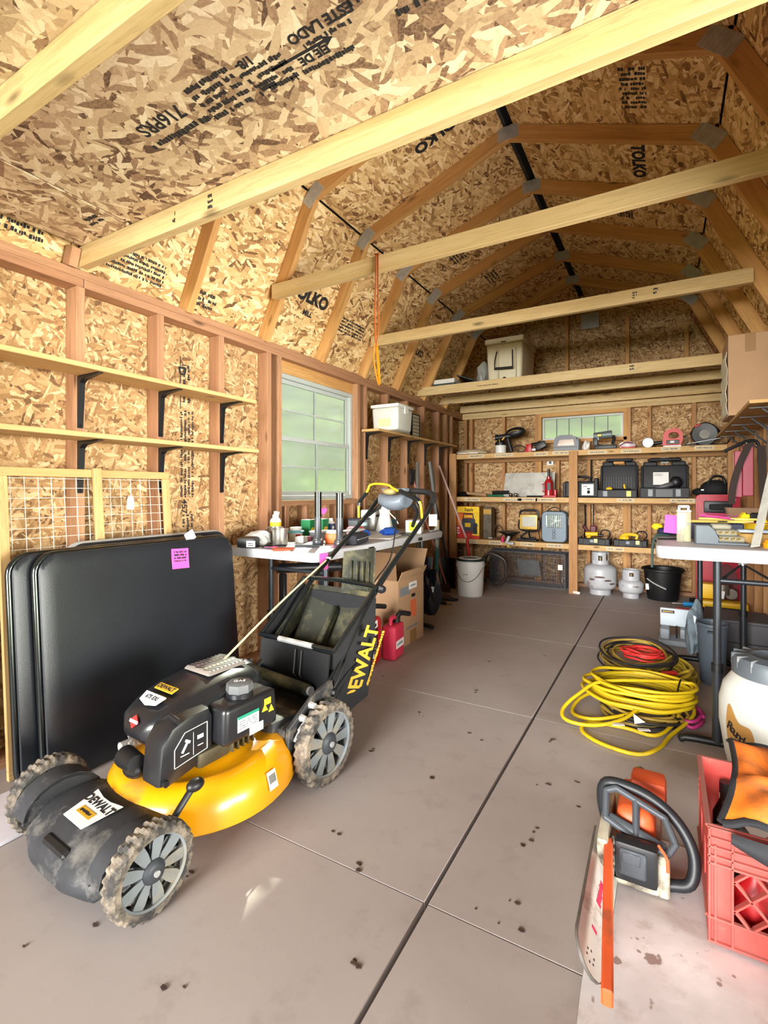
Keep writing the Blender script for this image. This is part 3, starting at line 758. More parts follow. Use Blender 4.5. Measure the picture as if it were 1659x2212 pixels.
# engine
g = G(); g.cyl((-.02, .02, .215), (-.02, .02, .30), .135, .125, 28); g.box((.10, -.06, .255), (.14, .12, .05), .012, 2)
for k in range(5): g.box((.14, .0 + .022 * k, .262), (.09, .008, .045), .002)
g.go('engine_block', mat('engine_casting', (84, 76, 56), .5, .5, .3, 20, .2, 60, (170, 130, 40), .3), mo, 40)
def cs(cx, hx, z0, z1, y, n=28):
    out = []
    for i in range(n):
        a = 2 * PI * i / n; c_, s_ = math.cos(a), math.sin(a); zc = z0 + (z1 - z0) * .42
        x = cx + hx * math.copysign(abs(c_) ** .62, c_)
        z = zc + ((z1 - zc) * abs(s_) ** .5 if s_ > 0 else -(zc - z0) * abs(s_) ** .35)
        out.append((x, y, z))
    return out
g = G(); g.loft([cs(-.025, .05, .325, .36, -.226), cs(-.025, .092, .30, .393, -.205), cs(-.025, .118, .285, .418, -.155), cs(-.025, .132, .28, .443, -.08), cs(-.02, .138, .28, .460, .02), cs(-.02, .138, .28, .466, .10), cs(-.02, .128, .285, .452, .18), cs(-.02, .09, .30, .415, .232), cs(-.02, .05, .32, .38, .25)])
g.go('engine_cowl', ENGB, mo, 50)
g = G(); g.loft([[(.09, -.16, .26), (.128, -.17, .29), (.118, -.17, .39), (.09, -.15, .42)], [(.09, -.05, .26), (.135, -.05, .28), (.125, -.05, .41), (.09, -.05, .44)], [(.085, .06, .28), (.13, .05, .29), (.122, .05, .42), (.085, .06, .45)]])
g.go('cowl_shoulder', ENGB, mo, 40)
VENT = mat('silver_vent', (190, 184, 178), .3, .6, .06)
g = G(); g.box((-.02, .085, .468), (.15, .17, .014), .006, 2, taper=.88, tx=.85); g.go('recoil_vent', VENT, mo, 40)
g = G()
for r_ in range(3):
    for k in range(9): g.box((-.066 + .046 * r_, .018 + .017 * k, .4755), (.036, .007, .001), M=Matrix.Rotation(.35, 4, 'Z'))
g.go('vent_slots', BLACK_PL, mo, 0)
g = G(); g.box((.145, .055, .345), (.145, .235, .125), .02, 3, taper=.95); g.go('fuel_tank', ENGB, mo, 50)
g = G(); g.lathe([(.03, .40), (.046, .405), (.046, .422), (.03, .426)], 20, Matrix.Translation((.155, .05, 0))); g.go('filler_neck', ENGB, mo, 40)
g = G(); g.lathe([(0, .455), (.034, .455), (.044, .450), (.046, .428), (.044, .42), (0, .42)], 8, Matrix.Translation((.155, .05, 0))); g.go('fuel_cap', mat('cap_grey', (96, 98, 100), .55, 0, .1), mo, 30)
text('GAS', .022, WHITE_PL, face((.155, .05, .4556), (.7, .7, 0), (-.7, .7, 0)), mo)
g = G(); Mx = Matrix(((0, 0, 1, .062), (1, 0, 0, 0), (0, 1, 0, 0), (0, 0, 0, 1)))
g.prism([(-.248, .232), (-.238, .345), (-.205, .39), (-.15, .408), (-.075, .41), (-.062, .38), (-.062, .262), (-.13, .245), (-.215, .222)], .098, Mx, .014, 2)
g.cyl((.152, -.23, .24), (.168, -.23, .24), .01, n=8); g.cyl((.12, -.19, .418), (.165, -.19, .41), .008, n=8)
g.go('air_filter_box', ENGB, mo, 40)
FM = face((.1605, -.135, .315), (0, 1, 0), (0, 0, 1))
g = G(); q = [(-.065, -.045), (.05, -.03), (.05, .055), (-.03, .05), (-.065, .01)]
for a, b in zip(q, q[1:] + q[:1]): g.tube([(a[0], a[1], .001), (b[0], b[1], .001)], .0012, 4)
g.tube([(0, -.03, .001), (0, .04, .001)], .0007, 4); g.box((-.03, .005, .001), (.008, .034, .001), M=Matrix.Rotation(-.6, 4, 'Z')); g.box((-.02, .02, .001), (.02, .008, .001), M=Matrix.Rotation(-.6, 4, 'Z')); g.box((.025, .018, .001), (.022, .012, .001)); g.box((-.03, -.018, .001), (.03, .003, .001)); g.box((.025, -.008, .001), (.02, .003, .001))
g.go('filter_print', PAPER, mo, 0, FM)
Tm = face((.2165, .055, .34), (0, 1, 0), (0, 0, 1))
g = G(); g.box((-.02, .0, .0012), (.09, .05, .001)); g.box((.015, -.038, .0012), (.06, .03, .001)); g.go('tank_label', PAPER, mo, 0, Tm)
g = G(); g.box((-.02, .022, .002), (.09, .01, .001)); g.go('label_band', mat('label_green', (30, 140, 110), .7), mo, 0, Tm)
marks(Tm @ Matrix.Translation((-.02, -.004, .002)), .08, .03, 4, GREY, mo, 'print', 8, .8)
g = G(); g.box((.065, .035, .0012), (.03, .022, .001)); g.prism([(.04, .005), (.066, .005), (.053, .028)], .002); g.prism([(.07, -.005), (.094, -.005), (.082, .018)], .002)
g.go('warning_sticker', mat('sticker_yellow', (240, 220, 40), .7), mo, 0, Tm)
def onc(x, y, z, nx, ny, nz, ux): 
    n_ = Vector((nx, ny, nz)).normalized(); u_ = Vector(ux); u_ = (u_ - n_ * u_.dot(n_)).normalized(); v_ = n_.cross(u_)
    M = Matrix((u_, v_, n_)).transposed().to_4x4(); M.translation = Vector((x, y, z)); return M
e1 = onc(-.02, -.112, .444, 0, -.33, 1, (1, 0, 0)); e2 = onc(-.02, -.165, .426, 0, -.45, 1, (1, 0, 0))
g = G(); g.box((0, 0, 0), (.10, .028, .004), .001); g.go('brand_plate', mat('badge_amber'  , (206, 160, 40), .6), mo, 0, e1)
text('DEWALT', .022, INK, e1 @ Matrix.Translation((0, 0, .0024)), mo, bold=.0006)
g = G(); g.prism([(-.055, .02), (.055, .02), (.045, -.015), (0, -.026), (-.045, -.015)], .004); g.go('series_plate', PAPER, mo, 0, e2)
text('675 EXi', .02, INKV, e2 @ Matrix.Translation((0, .003, .0045)), mo, bold=.0006)
e3 = onc(-.02, -.222, .375, 0, -1, .45, (1, 0, 0))
g = G(); g.prism([(-.024, 0), (0, -.02), (.024, 0), (0, .02)], .003); g.go('red_diamond_badge', mat('badge_red', (190, 40, 40), .5), mo, 0, e3)
g = G(); g.box((0, 0, .0035), (.044, .009, .001)); g.go('badge_band', PAPER, mo, 0, e3)
g = G()
for i in range(4):
    for j in range(3): g.lathe([(.007, -.002), (.013, -.002), (.013, .003), (.007, .003), (.007, -.002)], 8, Matrix.Translation((-.14, -.165 + .03 * j, .245 + .03 * i)) @ Matrix.Rotation(PI / 2, 4, 'Y'))
g.cyl((-.165, -.19, .235), (-.165, -.12, .235), .018, n=12); g.go('muffler_guard', STEEL, mo, 40)
g = G(); g.cyl((-.05, -.235, .262), (.035, -.245, .265), .034, .03, 12); g.sph((-.0, -.235, .24), (.045, .03, .03)); g.go('primer_housing', BLACK_PL, mo, 40)
eb = onc(.3035, .06, .158, .95, .16, .32, (0, 1, 0))
g = G(); g.box((0, 0, .002), (.042, .055, .001)); g.go('barcode_label', PAPER, mo, 0, eb)
g = G()
for k in range(7): g.box((-.014 + .0047 * k, .004, .0028), (.0024, .026, .001))
g.go('barcode', INK, mo, 0, eb)
# handle
hp = [(.215, .28, .19), (.213, .41, .294), (.212, .541, .406), (.21, .798, .655), (.205, 1.24, .945), (.205, 1.33, 1.015), (.19, 1.40, 1.075), (.13, 1.44, 1.10), (0, 1.45, 1.11)]
hl = [(-x * .9, y, z) for x, y, z in hp[::-1]][1:]
g = G(); g.tube(sm(hp + hl, 5), .0125, 10); g.go('handle', TUBE, mo, 50)
g = G(); g.tube(sm([(.20, 1.35, 1.03), (.19, 1.40, 1.075), (.13, 1.44, 1.10), (0, 1.45, 1.11)], 5), .0175, 12); g.go('foam_grip', FOAM, mo, 50)
g = G(); g.tube(sm([(.2, 1.25, .955), (.2, 1.23, 1.04), (.17, 1.235, 1.06), (.02, 1.25, 1.12), (-.02, 1.25, 1.142), (-.1, 1.25, 1.15), (-.15, 1.25, 1.14), (-.165, 1.25, 1.11), (-.225, 1.25, 1.045), (-.228, 1.25, .95)], 4), .0065, 8); g.go('bail_bar', mat('bail_yellow', (244, 184, 30), .35), mo, 50)
g = G(); g.tube(sm([(.196, 1.235, 1.035), (.17, 1.235, 1.065), (.06, 1.245, 1.108)], 4), .014, 10); g.go('bail_sleeve', TUBE, mo, 50); g = G(); g.tube(sm([(-.222, 1.25, 1.02), (-.22, 1.25, 1.05), (-.17, 1.25, 1.10)], 4), .0115, 10); g.go('bail_sleeve', TUBE, mo, 50)
CTRL = mat('control_grey', (104, 113, 124), .4, 0, .05)
g = G(); secs = []
for x, h, dz in ((-.10, .02, .02), (-.08, .038, .0), (-.03, .046, -.012), (.03, .046, -.012), (.07, .04, 0), (.085, .02, .02)):
    secs.append([(x, 1.30 + .09 * math.cos(a) * (h / .05), 1.055 + dz + h * math.sin(a)) for a in [2 * PI * i / 16 for i in range(16)]])
g.loft(secs); g.box((-.06, 1.39, 1.115), (.16, .06, .02), .006, 2); g.go('control_box', CTRL, mo, 45)
g = G(); g.sph((-.02, 1.27, 1.105), (.045, .04, .02)); g.go('cup_recess', mat('recess_ochre', (156, 134, 84), .6), mo, 45)
g = G(); g.tube(sm([(-.21, 1.22, .92), (-.19, 1.36, .99), (-.13, 1.38, 1.03), (.05, 1.37, 1.03), (.12, 1.33, .99), (.14, 1.25, .915)], 5), .0105, 8); g.go('drive_lever', FOAM, mo, 50)
g = G(); g.tube(sm([(.02, 1.28, 1.01), (.06, 1.2, .9), (.075, 1.12, .74), (.06, .96, .6), (.16, .82, .42), (.24, .6, .36), (.245, .5, .30), (.235, .42, .22)], 6), .0038, 6)
g.tube(sm([(.22, .35, .2), (.24, .46, .32), (.215, .62, .46), (.2, .78, .6), (.205, 1.2, .91)], 6), .0038, 6)
g.tube(sm([(.05, .2, .26), (.17, .26, .25), (.225, .4, .30), (.23, .52, .4)], 6), .0045, 6); g.go('control_cable', BLACK_PL, mo, 50)
g = G(); g.lathe([(0, -.02), (.014, -.02), (.022, 0), (.014, .02), (0, .02)], 8, Matrix.Translation((.235, .80, .655)) @ Matrix.Rotation(PI / 2, 4, 'Y')); g.go('handle_knob', BLACK_PL, mo, 40); g = G(); g.lathe([(0, -.02), (.014, -.02), (.02, 0), (.014, .02), (0, .02)], 8, Matrix.Translation((.24, .445, .30)) @ Matrix.Rotation(PI / 2, 4, 'Y')); g.go('handle_knob', BLACK_PL, mo, 40)
g = G(); g.tube([(-.205, .43, .31), (-.24, .40, .345)], .014, 8); g.go('bracket_end', STEEL, mo, 40)
g = G(); g.tube(sm([(-.02, .12, .472), (-.09, .4, .568), (-.15, .66, .652), (-.190, .93, .750)], 5), .0042, 8); g.go('starter_rope', mat('pale_rope', (232, 214, 160), .8, 0, .1, 60), mo, 50)
g = G(); g.lathe([(.012, -.008), (.016, -.008), (.016, .008), (.012, .008), (.012, -.008)], 10, Matrix.Translation((-.190, .93, .750))); g.go('rope_guide', STEEL, mo, 40)
# grass bag
gb = G()
def bagpt(u, sx): return (sx * .218, u[0], u[1])
side = [(.49, .445), (.63, .55), (.76, .655), (.79, .61), (.765, .40), (.71, .19), (.59, .165), (.49, .22)]
for sx in (-1, 1):
    c_ = Vector((sx * .222, .65, .38))
    V = [gb._v((sx * (.214 + (.01 if i in (4, 5) else 0)), y, z)) for i, (y, z) in enumerate(side)]; cv = gb._v((sx * .235, .65, .38))
    for a, b in zip(V, V[1:] + V[:1]): gb.bm.faces.new((a, b, cv))
for (a, b) in ((3, 4), (4, 5), (5, 6), (6, 7), (7, 0)):
    gb.sheet(lambda u, v_, a=a, b=b: (-.214 + .428 * u, side[a][0] + (side[b][0] - side[a][0]) * v_, side[a][1] + (side[b][1] - side[a][1]) * v_ - .0), 6, 3, .004)
bag = gb.go('grass_bag', FABRIC, mo, 40)
g = G()
g.sheet(lambda u, v_: (-.2 + .4 * u, .60 + .21 * v_ + .012 * math.sin(3 * u), .30 + .33 * v_ - .04 * math.sin(PI * v_)), 8, 8, .004)
g.sheet(lambda u, v_: (-.205 + .02 * v_, .51 + .27 * u, .30 + .12 * v_ + .2 * u), 6, 4, .004); g.sheet(lambda u, v_: (.205 - .02 * v_, .51 + .27 * u, .30 + .12 * v_ + .2 * u), 6, 4, .004)
g.box((-.0, .70, .47), (.03, .20, .05), .01, M=Matrix.Rotation(.9, 4, 'X')); g.go('bag_liner', OLIVE, bag, 40)
g = G(); q = [(-.22, .485, .45), (.215, .485, .45), (.22, .635, .562), (.222, .775, .668), (.0, .785, .675), (-.222, .775, .668), (-.224, .635, .562)]
g.tube(q, .011, 8, closed=True); g.go('bag_frame', TUBE, bag, 40)
g = G(); g.tube([(-.1, .483, .45), (.1, .483, .45)], .0125, 8); g.go('frame_wear', STEEL, bag, 40)
g = G(); g.sheet(lambda u, v_: (.0 + .19 * u, .80 + .035 * math.sin(PI * u) + .02 * v_, .61 + (.20 + .03 * u) * v_), 10, 8, .006)
for k in range(4): g.box((.045 + .035 * k, .822, .71), (.008, .012, .12), .002)
g.go('bag_handle_flap', OLIVE, bag, 40)
BM = face((.2385, .65, .35), (.12, .25, .75), (0, -.9, .35))
t_ = text('DEWALT', .135, mat('bag_yellow', (206, 162, 46), .8), BM, bag, 'bag_lettering', .0006, bold=.004, xs=.62)
marks(BM @ Matrix.Translation((.03, -.085, .0)), .26, .03, 1, mat('bag_yellow', (206, 162, 46), .8), bag, 'print', 12, 1)
# price tag hung on the handle
pt = G().box((0, 0, 0), (.0015, .045, .065), .0004).go('hang_tag', PAPER, None, 30, Matrix.Translation((-1.125, 2.515, .945)) @ Matrix.Rotation(-1.0, 4, 'Z')); tag(pt, 'white paper tag hanging on the right bend of the mower handle', 'tag')

# =====================================================================
# LEFT WALL: shelves, wire panel, card tables
# =====================================================================
def bracket(par, y, z, depth=.165, h=.235, x=XL, sx=1, m=BLACK_METAL):
    g = G(); w_ = .013
    M = Matrix(((sx, 0, 0, x), (0, 0, 1, y - w_), (0, 1, 0, z), (0, 0, 0, 1)))
    poly = [(.001, 0), (depth, -.001), (depth, -.005), (.04, -.016), (.018, -.032), (.007, -h), (.001, -h)]
    g.prism(poly, w_ * 2, M, .003)
    for dz in (-.035, -h + .012): g.cyl((x + sx * .006, y, z + dz), (x + sx * .018, y, z + dz), .006, n=8)
    return g.go('bracket', m, par, 40)
def wall_shelf(label, z, y0, y1, ys, grp, depth=.18, cut=None, th=.021):
    t = thing('wall_shelf', label, 'shelf', (0, 0, 0), group=grp)
    for a, b in ([(y0, y1)] if not cut else [(y0, cut), (cut + .004, y1)]):
        lum('board', (XL + depth / 2 + .002, a, z + th / 2), (XL + depth / 2 + .002, b, z + th / 2), depth, th, (0, 0, 1), WOOD_SHELF, t)
    for y in ys: bracket(t, y, z - .0005)
    return t
wall_shelf('upper bare board shelf on black brackets along the left wall', 1.627, .15, 2.155, (.82, 1.237, 1.643, 2.05), 'bare shelves on the left wall')
wall_shelf('lower bare board shelf on black brackets above the wire panel', 1.334, .15, 2.155, (.82, 1.237, 1.643, 2.05), 'bare shelves on the left wall', .2)
wall_shelf('bracketed board shelf beyond the window with the clear tote', 1.622, 3.60, 5.42, (3.681, 4.087, 4.493, 4.90, 5.306), 'wall shelves on brackets', .175, 4.62)
# wire panel: wooden frame with welded wire, leaning on the wall
PW = .765; PH = 1.205
wp = thing('wire_panel', 'tall wooden frame filled with white welded wire leaning on the left wall', 'wire panel', (-2.165, .905, .004), rot=(0, -.083, 0))
# local: y along the wall, z up, x out of the wall
def fr(name, p, q, wd=.018, ht=.036, up=(0, 1, 0)): return lum(name, p, q, wd, ht, up, WOOD_SHELF, wp)
fr('frame_rail', (0, 0, PH - .018), (0, PW, PH - .018), up=(0, 0, 1)); fr('frame_rail', (0, 0, .018), (0, PW, .018), up=(0, 0, 1))
for y in (.018, PW - .018): fr('frame_stile', (0, y, .036), (0, y, PH - .036))
fr('frame_stile', (.02, PW / 2, .0), (.02, PW / 2, PH + .005))
g = G()
for i in range(1, 15): y = PW * i / 15; g.tube([(-.011, y, .02), (-.011, y, PH - .02)], .0016, 4)
for i in range(1, 29): z = PH * i / 29; g.tube([(-.013, .01, z), (-.013, PW - .01, z)], .0016, 4)
stuff(g.go('wire_mesh', mat('white_wire', (220, 214, 200), .5, .1, .08), wp, 60))
hg = G(); hg.tube([(0, 0, .10), (0, .003, .035)], .0012, 4); hg.prism([(-.017, -.035), (.017, -.035), (.017, .012), (.009, .03), (-.009, .03), (-.017, .012)], .0015, Matrix(((0, 0, 1, 0), (1, 0, 0, 0), (0, 1, 0, 0), (0, 0, 0, 1))))
tag(hg.go('hang_tag', PAPER, None, 30, TR((-2.222, 1.435, 1.055))), 'white paper tag tied to the wire panel by a string', 'tag')
# folding card tables
VIN = mat('black_vinyl', (27, 30, 36), .36, 0, .14, 5, .12, 220)
def card_table(label, loc, rz, tilt, W=.95, H=.86, bar=False, rim=None):
    t = thing('card_table', label, 'folding table', loc, rot=(0, tilt, rz), group='folded card tables')
    def rrp(w_, h_, r, x, n=6):
        out = []
        for cx, cz, a0 in ((w_ - r, h_ - r, 0), (r, h_ - r, PI / 2), (r, r, PI), (w_ - r, r, 1.5 * PI)):
            for k in range(n + 1):
                a = a0 + PI / 2 * k / n; out.append((x, cx + r * math.cos(a), cz + r * math.sin(a)))
        return out
    g = G(); g.loft([[(x, y * (1 - 2 * i / W) + i, z * (1 - 2 * i / H) + i) for _, y, z in rrp(W, H, .075, 0)] for x, i in ((-.004, .012), (.006, .003), (.012, .006), (.016, .02), (.0175, .06))]); g.go('tabletop', VIN, t, 45)
    g = G(); g.tube([(-.012, y, z) for _, y, z in rrp(W - .006, H - .006, .07, 0)], .0125, 8, closed=True); g.go('rim_tube', rim or TUBE, t, 50)
    # folded U legs behind the top
    for k, (y0, y1) in enumerate(((.10, W - .10), (.14, W - .14))):
        x = -.030; z0, z1 = (.05, H - .1) if k == 0 else (H - .06, .02)
        g = G(); s_ = 1 if z1 > z0 else -1
        g.tube(sm([(x, y0, z0), (x, y0, z1 - s_ * .06), (x, y0 + .05, z1), (x, y1 - .05, z1), (x, y1, z1 - s_ * .06), (x, y1, z0)], 4), .009, 8); g.go('folding_leg', TUBE, t, 50)
    return t
card_table('black vinyl folding card table leaning in front with a pink note', (-1.968, .945, .0155), -.0, -.09)
card_table('second folded black card table standing behind the front one', (-2.028, .885, .0155), -.0, -.09, .93, .86)
card_table('grey rimmed card table at the back of the folded stack', (-2.088, 1.11, .0265), -.0, -.09, .86, .865, rim=mat('grey_rim', (170, 172, 170), .4, .3))
def note(label, M, w_=.075, h_=.075, m=PINK, rows=0, name='sticky_note', cat='note', seed=1, curl=.006):
    g = G(); g.sheet(lambda u, v_: ((u - .5) * w_, (v_ - .5) * h_, curl * (1 - v_) ** 2), 3, 6, .0006)
    o = g.go(name, m, None, 60, M); tag(o, label, cat)
    if rows: marks(Matrix.Translation((0, .01, curl * .25 + .0012)), w_ * .75, h_ * .6, rows, INKV, o, 'handwriting', seed, .85)
    return o
note('pink note with handwriting stuck to the front black card table', face((-2.018, 1.555, .785), (0, 1, -.05), (-.09, 0, 1)), .095, .095, rows=4, seed=5)
ct = G().box((0, 0, 0), (.0012, .055, .05), .0003, M=Matrix.Rotation(.5, 4, 'X')).go('clear_tag', mat('clear_film', (210, 214, 214), .3, 0, .05), None, 30, TR((-2.04, 1.63, .885))); tag(ct, 'small clear plastic tag behind the pink note on the card table', 'tag')
wbd = G().box((0, 0, .008), (.29, 1.1, .012), .001).go('white_board', mat('white_foam_board', (222, 220, 230), .6, 0, .02), None, 30, TR((-1.945, .42, 0), (0, 0, -.02))); tag(wbd, 'white foam board lying flat on the floor beside the mower', 'board')

# =====================================================================
# LEFT BENCH TABLE AND WHAT IS ON / UNDER IT
# =====================================================================
TW = mat('table_plastic', (182, 182, 186), .5, 0, .04, 6, .08, 160, (176, 170, 164), .12)
LEGM = mat('table_leg_grey', (66, 70, 76), .32, .6, .1)
def rrect(x0, x1, y0, y1, r, n=5):
    out = []
    for cx, cy, a0 in ((x1 - r, y1 - r, 0), (x0 + r, y1 - r, PI / 2), (x0 + r, y0 + r, PI), (x1 - r, y0 + r, 1.5 * PI)):
        for k in range(n + 1):
            a = a0 + PI / 2 * k / n; out.append((cx + r * math.cos(a), cy + r * math.sin(a)))
    return out
def fold_table(label, x0, x1, y0, y1, zt, frames, lx, foot, th=.052, latches=(), group=None, braces=True):
    t = thing('folding_table', label, 'folding table', ((x0 + x1) / 2, (y0 + y1) / 2, 0), group=group)
    cx, cy = (x0 + x1) / 2, (y0 + y1) / 2
    def sec(z, i): return [(x, y, z) for x, y in rrect(x0 - cx + i, x1 - cx - i, y0 - cy + i, y1 - cy - i, .05)]
    g = G(); g.loft([sec(zt - th, .004), sec(zt - th * .5, .0), sec(zt - .012, .0), sec(zt - .003, .004), sec(zt, .012)]); g.go('tabletop', TW, t, 40)
    for y in latches: G().box((x1 - cx + .001, y - cy, zt - th * .62), (.006, .07, .024), .003).go('edge_latch', BLACK_PL, t, 30)
    for y in frames:
        for x in lx:
            g = G(); g.cyl((x - cx, y - cy, .34), (x - cx, y - cy, zt - th), .0155, n=12); g.cyl((x - cx, y - cy, .03), (x - cx, y - cy, .36), .0195, n=12); g.go('leg', LEGM, t, 50)
            G().cyl((x - cx, y - cy, .335), (x - cx, y - cy, .37), .0225, n=12).go('leg_collar', BLACK_PL, t, 50)
        f0, f1 = foot
        g = G(); g.tube(sm([(f0 - cx, y - cy, .012), (f0 - cx + .06, y - cy, .03), (f1 - cx - .06, y - cy, .03), (f1 - cx, y - cy, .012)], 4), [.012] + [.017] * 11 + [.012], 8); g.go('foot_bar', BLACK_PL, t, 50)
        lat = G(); lat.tube([(lx[0] - cx, y - cy, zt - .15), (lx[1] - cx, y - cy, zt - .15)], .011, 8); lat.go('cross_bar', LEGM, t, 50)
        if braces:
            s_ = 1 if y < cy else -1; xm_ = (lx[0] + lx[1]) / 2 - cx
            g = G(); g.tube([(lx[0] - cx, y - cy, zt - .16), (xm_, y - cy + s_ * .22, zt - .10), (lx[1] - cx, y - cy, zt - .16)], .010, 6, flat=.4); g.tube([(xm_, y - cy + s_ * .22, zt - .10), (xm_, y - cy + s_ * .36, zt - th)], .010, 6, flat=.4); g.go('leg_brace', LEGM, t, 40)
            G().lathe([(.012, -.006), (.017, -.006), (.017, .006), (.012, .006), (.012, -.006)], 12, TR((xm_, y - cy + s_ * .22, zt - .10))).go('brace_ring', STEEL, t, 40)
    return t
ZT = .782
fold_table('long white folding table under the left window, covered in small items', -2.27, -1.58, 2.05, 3.76, ZT, (2.29, 3.58), (-2.12, -1.70), (-2.2, -1.60), latches=(2.60, 3.30), braces=False)
def can(name, label, cat, loc, prof, m, rz=0, n=20, group=None, sx=1, sy=1, ang=40):
    g = G(); g.lathe([(0, 0)] + prof + [(0, prof[-1][1])], n, sx=sx, sy=sy); o = g.go(name, m, None, ang, TR(loc, (0, 0, rz))); tag(o, label, cat, group); return o
def boxo(name, label, cat, c, d, m, rz=0, bev=.003, group=None, rot=None):
    o = G().box((0, 0, d[2] / 2), d, bev, 2 if bev > .006 else 1).go(name, m, None, 40, TR(c, rot or (0, 0, rz))); tag(o, label, cat, group); return o
def sub(par, name, m, f, ang=40, M=None):
    g = G(); f(g); return g.go(name, m, par, ang, M)
CLEARF = mat('clear_plastic', (214, 216, 214), .25, 0, .06, 20, .5, 40, alpha=.78)
def crumple(label, cat, loc, d, m, seed, name='crumpled_bag', sub_=3, amp=.35, rz=0):
    r = random.Random(seed); g = G(); bmesh.ops.create_icosphere(g.bm, subdivisions=sub_, radius=1)
    ph = [(r.uniform(-1, 1), r.uniform(-1, 1), r.uniform(-1, 1), r.uniform(3, 8), r.uniform(0, 6)) for _ in range(7)]
    for v_ in g.bm.verts:
        c_ = v_.co.copy(); a = 0
        for x, y, z, f_, p_ in ph: a += math.sin(f_ * (x * c_.x + y * c_.y + z * c_.z) + p_)
        c_ *= 1 + amp * a / 5 + r.uniform(-.05, .05)
        z = c_.z * d[2] / 2; v_.co = (c_.x * d[0] / 2, c_.y * d[1] / 2, max(z, -d[2] / 2 * .8) + d[2] / 2 * .8)
    o = g.go(name, m, None, 25, TR(loc, (0, 0, rz))); return tag(o, label, cat)
Z = ZT
t = boxo('cable_pack', 'black bundled cable pack at the near end of the white table', 'pack', (-2.10, 2.085, Z), (.11, .13, .06), BLACK_PL, .5, .02)
sub(t, 'price_label', PAPER, lambda g: g.box((.03, -.066, .025), (.05, .002, .035)), 0); marks(face((.03, -.0675, .022), (1, 0, 0), (0, 0, 1)), .035, .02, 2, INK, t, 'barcode', 4, 1)
crumple('crumpled clear plastic bag beside the steel cups', 'plastic bag', (-2.13, 2.19, Z), (.17, .14, .10), CLEARF, 21)
note('small pink note curling at the near end of the table', TR((-1.93, 2.085, Z + .008), (.1, 0, .5)), .07, .06)
g = G(); g.tube([(.03 * math.cos(2 * PI * i / 18), .03 * math.sin(2 * PI * i / 18), .008) for i in range(18)], .007, 6, closed=True); g.tube([(.03, 0, .008), (.075, .03, .007), (.11, .02, .007)], .006, 6)
tag(g.go('cable_ring', BLACK_PL, None, 50, TR((-1.975, 2.11, Z), (0, 0, .9))), 'black cable ring lying on the table next to a pink note', 'cable')
MUG = mat('brushed_steel', (190, 186, 178), .28, .9, .06)
for (x, y, l) in ((-2.12, 2.33, 'steel pitcher standing behind the other steel pitcher'), (-2.005, 2.245, 'front steel pitcher with a rolled rim on the table')):
    t = can('steel_pitcher', l, 'pitcher', (x, y, Z), [(.042, 0), (.046, .01), (.046, .07), (.05, .098), (.053, .1), (.049, .098), (.044, .07), (.044, .012)], MUG, group='steel pitchers')
    sub(t, 'handle', MUG, lambda g: g.tube(sm([(-.045, 0, .085), (-.078, 0, .08), (-.082, 0, .04), (-.046, 0, .025)], 5), .005, 6))
t = can('squeeze_bottle', 'white squeeze bottle with a yellow and black label by the jack stud', 'bottle', (-2.2, 2.42, Z), [(.034, 0), (.036, .008), (.036, .13), (.03, .145), (.018, .152)], WHITE_PL)
sub(t, 'bottle_label', YELLOW, lambda g: g.lathe([(.0365, .035), (.0365, .125)], 20)); sub(t, 'label_band', BLACK_PL, lambda g: g.lathe([(.037, .07), (.037, .098)], 20)); sub(t, 'cap', WHITE_PL, lambda g: (g.lathe([(.02, .15), (.02, .17), (.012, .176), (.01, .195), (0, .195)], 16), g.box((.012, 0, .183), (.035, .014, .018), .003)))
t = can('pill_tub', 'small white tub with a turquoise rim on the table', 'tub', (-2.14, 2.55, Z), [(.042, 0), (.045, .01), (.047, .05)], WHITE_PL)
sub(t, 'rim', mat('turquoise', (110, 200, 214), .5), lambda g: g.lathe([(.047, .048), (.056, .05), (.056, .06), (.045, .064)], 20)); sub(t, 'lid', WHITE_PL, lambda g: g.lathe([(.04, .06), (.04, .085), (0, .086)], 20)); sub(t, 'tub_label', RED, lambda g: g.box((.04, -.025, .03), (.02, .03, .02), .003))
GRN = mat('carton_green', (24, 128, 74), .6, 0, .05)
for (x, y, l) in ((-2.165, 2.715, 'green carton with a yellow oval in front of the second carton'), (-2.14, 2.83, 'second green carton with the pink heart note above it')):
    t = boxo('carton', l, 'box', (x, y, Z), (.075, .085, .125), GRN, .15, .003, 'green cartons')
    sub(t, 'label_oval', YELLOW, lambda g: g.sph((.038, 0, .06), (.002, .03, .013))); sub(t, 'carton_top', PAPER, lambda g: g.box((0, 0, .1262), (.07, .08, .002)))
hp_ = [(0.024 * (math.sin(a) ** 3) * 1.2, .0018 * (13 * math.cos(a) - 5 * math.cos(2 * a) - 2 * math.cos(3 * a) - math.cos(4 * a))) for a in [2 * PI * i / 24 for i in range(24)]]
g = G(); g.prism(hp_, .002); g.tube([(0, -.03, .001), (0, -.055, .001)], .001, 4); tag(g.go('heart_note', PINK, None, 30, face((-2.10, 2.80, Z + .185), (.5, .86, 0), (0, 0, 1))), 'pink heart shaped note standing on the green cartons', 'note')
